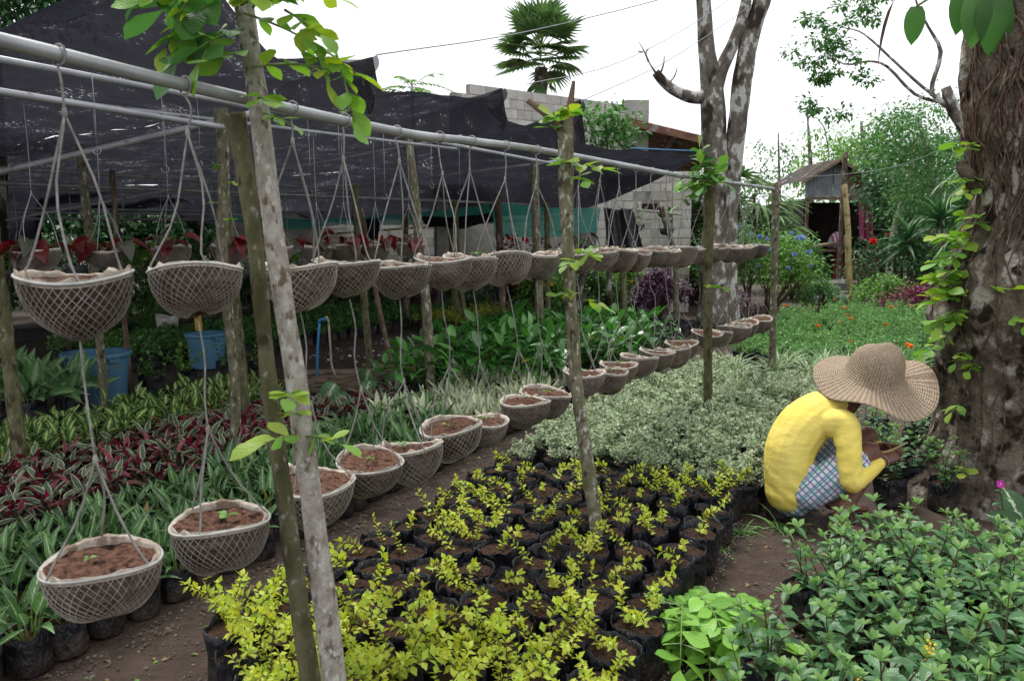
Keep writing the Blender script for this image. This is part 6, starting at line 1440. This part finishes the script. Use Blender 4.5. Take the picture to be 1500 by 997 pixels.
for k, (a, e) in enumerate([(3.1, 0.2), (3.5, 0.0), (2.7, 0.35), (3.9, 0.3), (2.9, -0.3), (3.3, 0.6), (4.4, 0.4), (5.5, 0.6)]):
    ln = 1.9; pts = np.array([np.array([0, 0, 3.1]) + unit(a, e) * ln * q + np.array([0, 0, -0.6 * ln * q * q]) for q in np.linspace(0, 1, 26)]); mb = MB(); tube(mb, pts[::3], 0.012, 4, cap=False)
    sd = np.cross(unit(a, 0), [0, 0, 1.0]); P = []; D = []
    for i in range(4, 26):
        for sg in (-1, 1): P.append(pts[i]); D.append(sd * sg + unit(a, 0) * 0.9 + np.array([0, 0, -0.45]))
    cloud(mb, leaf_t(3, 0.028, 0.4, 0.3, 'blade'), P, D, RNG.uniform(0.4, 0.62, len(P)), 1); obj("frond", mb.build("frond", [MT['stem_green'], G['palm']]), ro)
# ------------------------------------------------------------------ yard things
def tub(label, x, y, r, h):
    ro = thing("blue_tub", label, "tub", (x, y, 0))
    mb = MB(); lathe(mb, [(r * 0.80, 0), (r * 0.82, 0.02), (r * 0.96, h - 0.03), (r * 0.97, h), (r * 0.93, h), (r * 0.78, 0.03)], 32, cap0=True, cap1=True); obj("body", mb.build("body", MT['blue_tub']), ro)
    mb = MB(); lathe(mb, [(r * 0.965, h - 0.045), (r * 1.03, h - 0.045), (r * 1.05, h - 0.02), (r * 1.04, h + 0.004), (r * 0.965, h + 0.004)], 32); obj("rim", mb.build("rim", MT['blue_tub']), ro)
    for a in (-0.6, 2.5):
        mb = MB(); box(mb, (0, 0, 0), (0.10, 0.03, 0.035)); obj("handle", mb.build("handle", MT['blue_tub'], False), ro, (r * 1.05 * math.cos(a), r * 1.05 * math.sin(a), h - 0.06), (0, 0, a + 1.57))
tub("large blue plastic tub at left, half hidden by the nearest hanging basket", -4.15, 7.75, 0.31, 0.50)
tub("smaller blue plastic tub standing farther back among the ferns", -3.85, 9.8, 0.245, 0.44)
ro = thing("feed_sack", "crumpled white woven sack standing among the far seedlings", "sack", (-5.38, 12.2, 0))
mb = MB()
lathe(mb, [(0.11, 0), (0.15, 0.03), (0.155, 0.12), (0.14, 0.24), (0.15, 0.33), (0.165, 0.38), (0.15, 0.375), (0.13, 0.3)], 22, 0, lambda a, k: (1 + 0.10 * math.sin(2 * a + k * 0.4) + 0.06 * math.sin(5 * a + k), (0.06 * abs(math.cos(a)) if k in (5, 6) else 0)), True); obj("body", mb.build("body", MT['sack']), ro)
mb = MB(); lathe(mb, [(0.0, 0.31), (0.08, 0.315), (0.14, 0.30)], 14); obj("contents", mb.build("contents", MT['cardboard']), ro)
mb = MB(); box(mb, (0, 0, 0.45), (0.09, 0.03, 0.95)); tag(obj("yellow_board", mb.build("yellow_board", MT['yellow_post'], False), None, (-4.35, 10.9, -0.02), (0, -0.06, 0.1)), "narrow yellow upright board behind the smaller blue tub", "board")
mb = MB(); tube(mb, [(0, 0, -0.01), (0, 0, 0.17)], [0.12, 0.115], 12, 4, bump=0.1); tag(obj("log_stump", mb.build("log_stump", MT['stake_brown']), None, (-6.55, 11.4, 0)), "short cut log standing at the left behind the broad leaves", "log")
tag(sheet("pale_board", "pale crumpled sheet lying on the ground behind the nearer tub", lambda a, b_: Vector((-6.1 + 1.5 * a + 0.2 * b_, 11.5 + 0.9 * a + 0.5 * b_, 0.06 + 0.03 * math.sin(7 * a) + 0.1 * b_)), 14, 6, MT['cardboard'], "sheet"), "pale crumpled sheet lying on the ground behind the nearer tub", "sheet")
def berm(a, b_): return Vector((-9.5 + 5.6 * a, 11.0 + 3.4 * a + 0.25 * b_, 0.24 * math.sin(math.pi * (0.08 + 0.84 * b_)) - 0.02 + 0.03 * mnoise.noise(Vector((a * 20, b_ * 3, 0)))))
sheet("plastic_edging", "black plastic sheet edging the raised bed at far left", berm, 40, 6, MT['plastic_sheet'], "plastic sheet")
ro = thing("water_tap", "blue pipe standpipe with metal faucet near the reddish stick", "tap", (-2.10, 8.3, 0))
mb = MB(); tube(mb, [(0, 0, -0.05), (0.02, 0, 0.4), (0.05, 0, 0.735)], 0.014, 9, 8); tube(mb, [(0.05, 0, 0.735), (0.055, 0, 0.76), (0.075, 0, 0.768), (0.105, 0, 0.768)], 0.017, 9); obj("standpipe", mb.build("standpipe", MT['blue_pipe']), ro)
mb = MB(); tube(mb, [(0.10, 0, 0.768), (0.15, 0, 0.768)], 0.013, 8); tube(mb, [(0.125, 0, 0.77), (0.125, 0, 0.80)], 0.02, 8); tube(mb, [(0.145, 0, 0.768), (0.152, 0, 0.72)], 0.010, 8); obj("faucet", mb.build("faucet", MT['pipe']), ro)
c = Vector((-1.95, 8.3, 0.72)); mb = MB(); tube(mb, [(0, 0, 0), (0.01, 0, -0.25), (0.02, 0, -0.45), (0.08, 0, -0.6), (0.2, -0.05, -0.69), (0.4, -0.2, -0.705)], 0.012, 7, 20); tag(obj("garden_hose", mb.build("garden_hose", MT['hose']), None, c), "tan hose hanging from the faucet down to the ground", "hose")
for i, (a, b_, w, h, m_) in enumerate([((-2.35, 8.15, 0.09), (-0.8, 8.45, 0.09), 0.05, 0.17, 'plank'), ((-2.3, 8.35, 0.19), (-1.2, 8.5, 0.19), 0.16, 0.03, 'plank'), ((-0.85, 8.0, 0.06), (-0.25, 8.25, 0.06), 0.14, 0.12, 'plank'), ((-1.9, 9.9, 0.02), (-0.9, 9.4, 0.02), 0.06, 0.04, 'pale_stick'), ((1.2, 8.9, 0.02), (2.3, 8.6, 0.02), 0.05, 0.04, 'pale_stick'), ((1.1, 8.6, 0.02), (2.1, 8.45, 0.02), 0.05, 0.03, 'plank'), ((4.6, 6.9, 0.02), (5.6, 7.3, 0.02), 0.05, 0.03, 'pale_stick')]):
    o = beam(None, "plank", a, b_, w, h, m_); tag(o, ["weathered plank on edge framing the empty bed by the tap", "flat plank lying above the edge board by the tap", "short thick board end at the glossy shrubs' left", "thin pale stick lying on the empty bed", "pale split stick lying behind the variegated shrubs", "brown split stick lying behind the variegated shrubs", "pale stick lying on the earth left of the big trunk"][i], "plank")
scatter_stuff("plastic_scraps", "torn grey plastic scraps and straw strewn on the empty bed", "scraps", leaf_t(2, 0.35, 0.4, 0.5), MT['white_dust'], [(6.3, 9.3, -4.6, -3.0, 200)], 0.02, 0.10)
for r, k, p, s, t in bed(9.2, 11.6, -0.35, -1.6, 0.24, 0.24, 0.03):
    potted("filled_bag", f"plantless black bag beyond glossy shrubs, {nth(r + 1)} row back, {nth(k)} from left", "plant bag", p, "plantless black bags by the lichened tree", 1.05, soil=False)
# bowl planters hung near the wall
def bowl(label, pos, sc, key, n, top):
    ro = thing("bowl_planter", label, "planter", pos)
    mb = MB(); lathe(mb, [(0.03, -0.14), (0.11, -0.12), (0.165, -0.05), (0.18, 0.0), (0.165, 0.0), (0.15, -0.03)], 20, cap0=True, cap1=True); obj("bowl", mb.build("bowl", MT['black_pot']), ro, scale=sc)
    mb = MB(); tm = leaf_t(3, 0.36, 0.3, 0.3)
    P = RNG.normal(0, 0.09, (n, 3)) * sc + np.array([0, 0, 0.08]); cloud(mb, tm, P, nrm(P + RNG.normal(0, .05, P.shape)), RNG.uniform(0.06, 0.11, n)); stuff(obj("foliage", mb.build("foliage", G[key]), ro))
    mb = MB(); 
    for j in range(3): a = j * 2.09 + 0.4; tube(mb, [(0.175 * sc * math.cos(a), 0.175 * sc * math.sin(a), 0), (0, 0, 0.45)], 0.004, 4, 4)
    tube(mb, [(0, 0, 0.45), (0, 0, top - pos[2])], 0.004, 4, 4); obj("hanger", mb.build("hanger", MT['thin_wire']), ro)
    return ro
for i, (x, y, z, k) in enumerate([(-5.62, 9.0, 1.27, 'far_c'), (-5.05, 9.1, 1.31, 'varieg'), (-4.5, 9.2, 1.30, 'far_c'), (-4.15, 9.4, 1.28, 'far_y'), (-3.25, 9.3, 1.27, 'varieg'), (-2.75, 9.7, 1.24, 'far_c')]):
    bowl(f"hanging bowl of light green leaves just below the begonia baskets, {nth(i + 1)} from the left", (x, y, z), 0.95, k, 110, 2.31)
b1 = bowl("bowl planter of bronze begonia with red flowers below the green cloth", (0.0, 12.9, 1.36), 1.15, 'begonia', 90, 2.25); obj("flower", F_RED, b1, (0.22, -0.1, 0.2), (0.6, 0, 0), 1.6); obj("flower", F_RED, b1, (-0.05, -0.1, 0.24), (0.6, 0, 0), 1.2)
bowl("bowl planter of light green leaves left of the black sheet", (1.05, 12.9, 1.38), 0.9, 'far_c', 50, 2.3)
bowl("small bowl of whitish plants hanging before the unfinished window wall", (2.28, 14.6, 1.85), 0.95, 'varieg', 80, 2.5)
bowl("small dark bowl hanging by the pale bent stick", (2.85, 14.6, 1.78), 0.9, 'far_b', 12, 2.4)
bowl("grey bowl planter next to the red-flowered one", (0.42, 12.9, 1.40), 0.75, 'begonia_g', 30, 2.25)
mb = MB()
for k in range(24): 
    a = rnd(0, 6.28); q = np.array([rnd(-.35, .35), rnd(-.1, .1), rnd(0.9, 1.7)]); tube(mb, [q, q + unit(a, rnd(-1, 1)) * 0.15, q + unit(a + .5, rnd(-1, 1)) * 0.3], [0.03, 0.02, 0.01], 5, 5)
tube(mb, [(0, 0, -0.02), (0, 0, 0.6), (0.1, 0, 1.2), (-0.1, 0, 1.6)], [0.09, 0.07, 0.06, 0.04], 7, 12, bump=0.4); tag(obj("root_tangle", mb.build("root_tangle", MT['bark_tree']), None, (1.25, 14.6, 0)), "tangled dead roots below the green cloth", "roots")
# ------------------------------------------------------------------ the crouching person
PB = np.array([1.75, 4.36, 0.0])
def fuse(name, tubes, voxel, mat, parent, smooth_it=6, disp=None, sm=0.5):
    """tubes: (points, radii, flat) -> one continuous skin"""
    mb = MB()
    for pts, r, flat in tubes:
        P = np.array(pts, float) - PB; R = np.broadcast_to(np.asarray(r, float), (len(P),))
        # rounded ends
        d0 = P[0] - P[1]; d0 /= np.linalg.norm(d0); d1 = P[-1] - P[-2]; d1 /= np.linalg.norm(d1)
        P = np.vstack([P[0] + d0 * R[0] * 0.8, P[0] + d0 * R[0] * 0.5, P, P[-1] + d1 * R[-1] * 0.5, P[-1] + d1 * R[-1] * 0.8]); R = np.concatenate([[R[0] * 0.35, R[0] * 0.8], R, [R[-1] * 0.8, R[-1] * 0.35]])
        n = max(12, len(P) * 4); Q = spline(P, n); RR = np.interp(np.linspace(0, 1, n), np.linspace(0, 1, len(R)), R)
        tube(mb, Q, RR, 16, flat=flat)
    tmp = obj(name, mb.build(name, mat), parent)
    md = tmp.modifiers.new("r", 'REMESH'); md.mode = 'VOXEL'; md.voxel_size = voxel; md.use_smooth_shade = True
    ms = tmp.modifiers.new("s", 'SMOOTH'); ms.factor = sm; ms.iterations = smooth_it
    dg = bpy.context.evaluated_depsgraph_get(); dg.update()
    me = bpy.data.meshes.new_from_object(tmp.evaluated_get(dg)); me.name = name
    tmp.modifiers.clear(); tmp.data = me
    if disp:
        nv = len(me.vertices); co = np.zeros(nv * 3, np.float32); me.vertices.foreach_get("co", co); co = co.reshape(-1, 3); no = np.zeros(nv * 3, np.float32); me.vertices.foreach_get("normal", no); no = no.reshape(-1, 3)
        k = np.array([disp(c) for c in co]); me.vertices.foreach_set("co", (co + no * k[:, None]).reshape(-1)); me.update()
    if not me.materials: me.materials.append(mat)
    me.polygons.foreach_set("use_smooth", np.ones(len(me.polygons), bool))
    return tmp
MT['skin'] = mottled("brown_skin", (0.115, 0.050, 0.032), (0.15, 0.068, 0.044), 12, 0.5, 0.35, bump=0.15, vary=0)
def shirt_mat():
    t = NT("yellow_cotton"); c = t.coord('Object', False)
    n1 = t.noise(c, 4.0, 4.0); col = t.mix(t.smooth(n1, 0.3, 0.7), (0.74, 0.59, 0.12), (0.80, 0.66, 0.18))
    st = t.n('Mapping', i0=c, Rotation=(0.3, 0.7, 0.2), Scale=(0.55, 1.0, 2.4)).outputs[0]
    h = t.math('ADD', t.math('ADD', t.noise(st, 6.0, 3.0, 0.5), t.math('MULTIPLY', t.noise(c, 15.0, 3.0), 0.5)), t.math('MULTIPLY', t.noise(c, 300.0, 2.0), 0.05))
    return t.done(t.principled(col, 0.9, 0.1, t.bump(h, 0.3, 0.04)))
def plaid_mat():
    t = NT("plaid_cotton"); c = t.coord('Object', False)
    m_ = t.n("Mapping", i0=c, Rotation=(0.4, 0.75, 0.35), Scale=(1, 1, 1)).outputs[0]; s_ = t.n("SeparateXYZ", i0=m_)
    def band(v, f, lo, hi, ph=0.0): return t.smooth(t.math('SINE', t.math('ADD', t.math('MULTIPLY', v, f), ph)), lo, hi)
    col = t.mix(t.math('MULTIPLY', band(s_.outputs[0], 210, 0.35, 0.6), 0.8), (0.60, 0.62, 0.66), (0.12, 0.14, 0.30))
    col = t.mix(t.math('MULTIPLY', band(s_.outputs[2], 210, 0.45, 0.65), 0.7), col, (0.15, 0.10, 0.30))
    col = t.mix(t.math('MULTIPLY', band(s_.outputs[0], 105, 0.86, 0.94, 1.0), 0.8), col, (0.05, 0.30, 0.28))
    col = t.mix(t.math('MULTIPLY', band(s_.outputs[2], 105, 0.86, 0.94, 2.0), 0.8), col, (0.05, 0.26, 0.28))
    return t.done(t.principled(col, 0.9, 0.1, t.bump(t.noise(c, 18.0, 3.0), 0.5, 0.02)))
def straw_mat():
    t = NT("woven_straw"); uv = t.n("TexCoord").outputs['UV']
    s_ = t.n("SeparateXYZ", i0=uv); a = t.math('MULTIPLY', s_.outputs[0], 6.2832 * 30); b_ = t.math('MULTIPLY', s_.outputs[1], 260.0)
    u_ = t.math('SINE', t.math('ADD', a, b_)); v_ = t.math('SINE', t.math('SUBTRACT', a, b_)); ck = t.math('MULTIPLY', u_, v_)
    c = t.coord('Object', False); n1 = t.noise(c, 9.0, 4.0); n2 = t.noise(c, 90.0, 2.0)
    col = t.mix(t.smooth(ck, -0.5, 0.5), (0.17, 0.12, 0.08), (0.37, 0.29, 0.205))
    col = t.mix(t.math('MULTIPLY', t.smooth(n2, 0.45, 0.65), 0.55), col, (0.44, 0.36, 0.27)); col = t.mix(t.math('MULTIPLY', t.smooth(n1, 0.5, 0.7), 0.35), col, (0.20, 0.14, 0.09))
    return t.done(t.principled(col, 0.8, 0.2, t.bump(ck, 0.7, 0.005)))
MT['shirt'] = shirt_mat(); MT['plaid'] = plaid_mat(); MT['straw'] = straw_mat()
person = thing("person", "person crouching in yellow long-sleeved shirt, plaid shorts and wide straw hat, tending a seedling", "person", tuple(PB))
# body: legs, feet, forearms, hands, neck, head as one skin
def hand(w, d, up, side, L_=1.0):
    """a half-closed hand: palm plus five bent fingers; w wrist, d pointing direction, up = back of the hand, side = thumb side"""
    w, d, up, side = (np.array(q, float) for q in (w, d, up, side)); d /= np.linalg.norm(d); up -= d * (up @ d); up /= np.linalg.norm(up); side = np.cross(d, up) * np.sign(np.cross(d, up) @ side)
    out = [([w - d * 0.02, w + d * 0.03, w + d * 0.075 * L_], [0.026, 0.034, 0.034], (up, 0.62))]
    for i, ln in enumerate([0.068, 0.076, 0.072, 0.058]):
        b_ = w + d * 0.075 + side * (0.027 - 0.018 * i); p1 = b_ + d * ln * 0.42; p2 = p1 + (d * 0.45 - up * 0.9) * ln * 0.36; p3 = p2 + (-d * 0.55 - up * 0.75) * ln * 0.30
        out.append(([b_ - d * 0.02, b_, p1, p2, p3], [0.0105, 0.0105, 0.0095, 0.0088, 0.0075], None))
    b_ = w + d * 0.025 + side * 0.026; p1 = b_ + side * 0.022 + d * 0.022 - up * 0.008; p2 = p1 + d * 0.026 - up * 0.018; p3 = p2 + d * 0.018 - up * 0.012 - side * 0.006
    out.append(([b_ - side * 0.012, b_, p1, p2, p3], [0.014, 0.0135, 0.0115, 0.0105, 0.008], None))
    return out
wR = np.array([2.075, 4.265, 0.398]); wL = np.array([2.19, 4.50, 0.42])
body = [([(1.70, 4.32, 0.22), (1.86, 4.28, 0.335), (2.00, 4.30, 0.44), (2.02, 4.30, 0.445)], [0.092, 0.080, 0.062, 0.058], None),
        ([(2.025, 4.30, 0.44), (1.955, 4.28, 0.29), (1.86, 4.22, 0.155), (1.80, 4.19, 0.07)], [0.056, 0.056, 0.044, 0.034], None),
        ([(1.78, 4.19, 0.045), (1.84, 4.18, 0.042), (1.92, 4.165, 0.03), (2.00, 4.15, 0.022)], [0.036, 0.036, 0.034, 0.026], ((0, 0, 1), 0.72)),
        ([(1.70, 4.52, 0.22), (1.92, 4.57, 0.35), (2.125, 4.60, 0.46), (2.14, 4.60, 0.465)], [0.092, 0.080, 0.062, 0.058], None),
        ([(2.14, 4.60, 0.455), (2.07, 4.59, 0.30), (1.98, 4.56, 0.15), (1.93, 4.55, 0.07)], [0.056, 0.056, 0.044, 0.034], None),
        ([(1.91, 4.55, 0.045), (1.97, 4.55, 0.042), (2.05, 4.55, 0.03), (2.13, 4.55, 0.022)], [0.036, 0.036, 0.034, 0.026], ((0, 0, 1), 0.72)),
        ([(1.66, 4.42, 0.25), (1.66, 4.44, 0.40), (1.76, 4.46, 0.58), (1.90, 4.46, 0.67), (1.97, 4.465, 0.71)], [0.11, 0.105, 0.105, 0.09, 0.06], None),
        ([(1.93, 4.465, 0.69), (2.00, 4.468, 0.735), (2.05, 4.47, 0.775)], [0.058, 0.056, 0.06], None),
        ([(2.07, 4.47, 0.85), (2.095, 4.47, 0.815), (2.12, 4.47, 0.77), (2.145, 4.47, 0.72)], [0.07, 0.088, 0.08, 0.05], ((0, 1, 0), 0.82)),
        ([(2.165, 4.47, 0.80), (2.19, 4.47, 0.775), (2.18, 4.47, 0.765)], [0.012, 0.016, 0.010], None),
        ([(2.04, 4.385, 0.80), (2.045, 4.38, 0.775)], [0.018, 0.014], ((0, 1, 0), 0.5)), ([(2.04, 4.555, 0.80), (2.045, 4.56, 0.775)], [0.018, 0.014], ((0, 1, 0), 0.5)),
        ([(1.87, 4.31, 0.60), (1.865, 4.22, 0.45), (1.865, 4.175, 0.315)], [0.055, 0.048, 0.042], None), ([(1.865, 4.175, 0.315), (1.97, 4.22, 0.345), tuple(wR)], [0.042, 0.036, 0.027], None),
        ([(1.90, 4.62, 0.60), (2.02, 4.70, 0.47), (2.09, 4.68, 0.38)], [0.055, 0.048, 0.042], None), ([(2.09, 4.68, 0.38), (2.15, 4.59, 0.40), tuple(wL)], [0.042, 0.034, 0.027], None)]
body += hand(wR, (0.86, 0.38, 0.30), (-0.2, -0.7, 0.7), (0, 0, 1)) + hand(wL, (0.45, -0.85, 0.1), (0.6, 0.3, 0.7), (0, 0, 1))
fuse("body", body, 0.0075, MT['skin'], person, 3)
def crease(q, p=5.0):
    v = 1.0 - min(1.0, abs(mnoise.noise(q)) * 2.2); return v ** p
def wr(c):
    x, y, z = c + PB
    w_ = 0.0035 * mnoise.noise(Vector((x * 7, y * 7, z * 7)))
    # a few soft folds pulled from the armpit across the waist, and round the elbow
    low = math.exp(-((z - 0.22) / 0.10) ** 2); arm = math.exp(-((x - 1.80) ** 2 + (z - 0.44) ** 2) / 0.012); el = math.exp(-((x - 1.90) ** 2 + (z - 0.32) ** 2) / 0.004)
    w_ += 0.007 * low * mnoise.noise(Vector((x * 5 + 2, y * 6, (z + 0.7 * x) * 22)))
    w_ += 0.009 * arm * mnoise.noise(Vector(((x + z) * 5, y * 5, (x - z) * 24 + 5)))
    w_ += 0.010 * el * mnoise.noise(Vector((x * 34 + 9, y * 6, z * 12 - x * 10)))
    return w_
shirt = [([(1.615, 4.42, 0.165), (1.612, 4.43, 0.26), (1.62, 4.445, 0.42), (1.70, 4.46, 0.56), (1.81, 4.465, 0.645), (1.91, 4.465, 0.685)], [0.135, 0.138, 0.142, 0.142, 0.122, 0.075], ((0.2, 1, 0), 1.22)),
         ([(1.80, 4.35, 0.60), (1.865, 4.30, 0.60), (1.868, 4.23, 0.46), (1.866, 4.18, 0.31)], [0.085, 0.080, 0.068, 0.060], None),
         ([(1.866, 4.175, 0.305), (1.93, 4.205, 0.33), (2.00, 4.238, 0.362), (2.055, 4.26, 0.390)], [0.060, 0.052, 0.043, 0.036], None),
         ([(1.82, 4.58, 0.60), (1.90, 4.62, 0.60), (2.02, 4.70, 0.47), (2.09, 4.68, 0.37)], [0.085, 0.08, 0.066, 0.058], None), ([(2.09, 4.68, 0.37), (2.15, 4.60, 0.395), (2.18, 4.53, 0.41)], [0.058, 0.045, 0.036], None)]
fuse("shirt", shirt, 0.0065, MT['shirt'], person, 8, wr)
shorts = [([(1.625, 4.42, 0.13), (1.66, 4.42, 0.22), (1.67, 4.42, 0.30)], [0.115, 0.125, 0.118], ((0, 1, 0), 1.28)),
          ([(1.68, 4.33, 0.20), (1.80, 4.295, 0.29), (1.90, 4.285, 0.365), (1.935, 4.285, 0.39)], [0.112, 0.104, 0.096, 0.092], None),
          ([(1.70, 4.52, 0.20), (1.85, 4.56, 0.31), (2.00, 4.58, 0.40)], [0.112, 0.104, 0.094], None)]
fuse("shorts", shorts, 0.010, MT['plaid'], person, 4, lambda c: 0.007 * mnoise.noise(Vector(c) * 14) + 0.004 * mnoise.noise(Vector(c) * 30))
# straw hat
hc = np.array([2.095, 4.475, 0.835]) - PB
mb = MB(); n = 72; V = []; UV = []; prof = [(0.0, 0.215, 0), (0.05, 0.208, 0), (0.095, 0.185, 0), (0.125, 0.15, 0), (0.145, 0.10, 0), (0.156, 0.045, 0), (0.166, 0.008, 0.05), (0.19, -0.003, 0.2), (0.225, -0.010, 0.4), (0.28, -0.020, 0.7), (0.315, -0.025, 0.9), (0.342, -0.029, 1.0), (0.344, -0.033, 1.0), (0.315, -0.031, 0.9), (0.225, -0.018, 0.4), (0.172, -0.006, 0.05)]
Lp = 0
for k, (r, z, b_) in enumerate(prof):
    if k: Lp += math.hypot(r - prof[k - 1][0], z - prof[k - 1][1])
    for j in range(n):
        a = 2 * math.pi * j / n; c, s_ = math.cos(a), math.sin(a)
        dz = b_ * (0.022 * math.sin(2 * a + 0.6) - 0.02 * max(0, -s_) ** 1.5 + 0.026 * math.sin(3 * a + 1.2) + 0.012 * math.sin(5 * a) + 0.035 * c * abs(c))
        sx = 1.0 + 0.06 * b_ * c; cr = 1 + (0.05 * math.sin(3 * a + 1) if b_ == 0 else 0)
        V.append((r * c * sx * cr, r * s_ * cr, z + dz + (0.012 * math.sin(2 * a + 1) if (b_ == 0 and 0 < k < 5) else 0))); UV.append((j / n, Lp))
F = [(k * n + j, (k + 1) * n + j, (k + 1) * n + (j + 1) % n, k * n + (j + 1) % n) for k in range(len(prof) - 1) for j in range(n)]
mb.add(np.array(V), F, 0, UV)
hat = tag(obj("straw_hat", mb.build("straw_hat", MT['straw']), None, Vector(hc + PB), (0.34, 0.05, 0.1)), "wide-brimmed woven straw hat on the crouching person's head", "hat")
# bracelet and stick
mb = MB(); d_ = np.array([0.86, 0.38, 0.30]); d_ /= np.linalg.norm(d_); e1 = np.cross(d_, [0, 0, 1.0]); e1 /= np.linalg.norm(e1); e2 = np.cross(e1, d_)
tube(mb, [wR + d_ * 0.012 - PB + (e1 * math.cos(a) + e2 * math.sin(a)) * 0.031 for a in np.linspace(0, 6.2832, 20)], 0.0035, 6, cap=False); obj("bracelet", mb.build("bracelet", MT['net']), person)
c = Vector(tuple(wR + d_ * 0.06)); mb = MB(); tube(mb, [(-0.06, 0.03, 0.02), (0.0, 0.02, 0.03), (0.12, 0.06, 0.07)], [0.006, 0.008, 0.005], 6, 6); tag(obj("digging_stick", mb.build("digging_stick", MT['pale_stick']), None, c), "short pale stick held in the crouching person's hand", "stick")
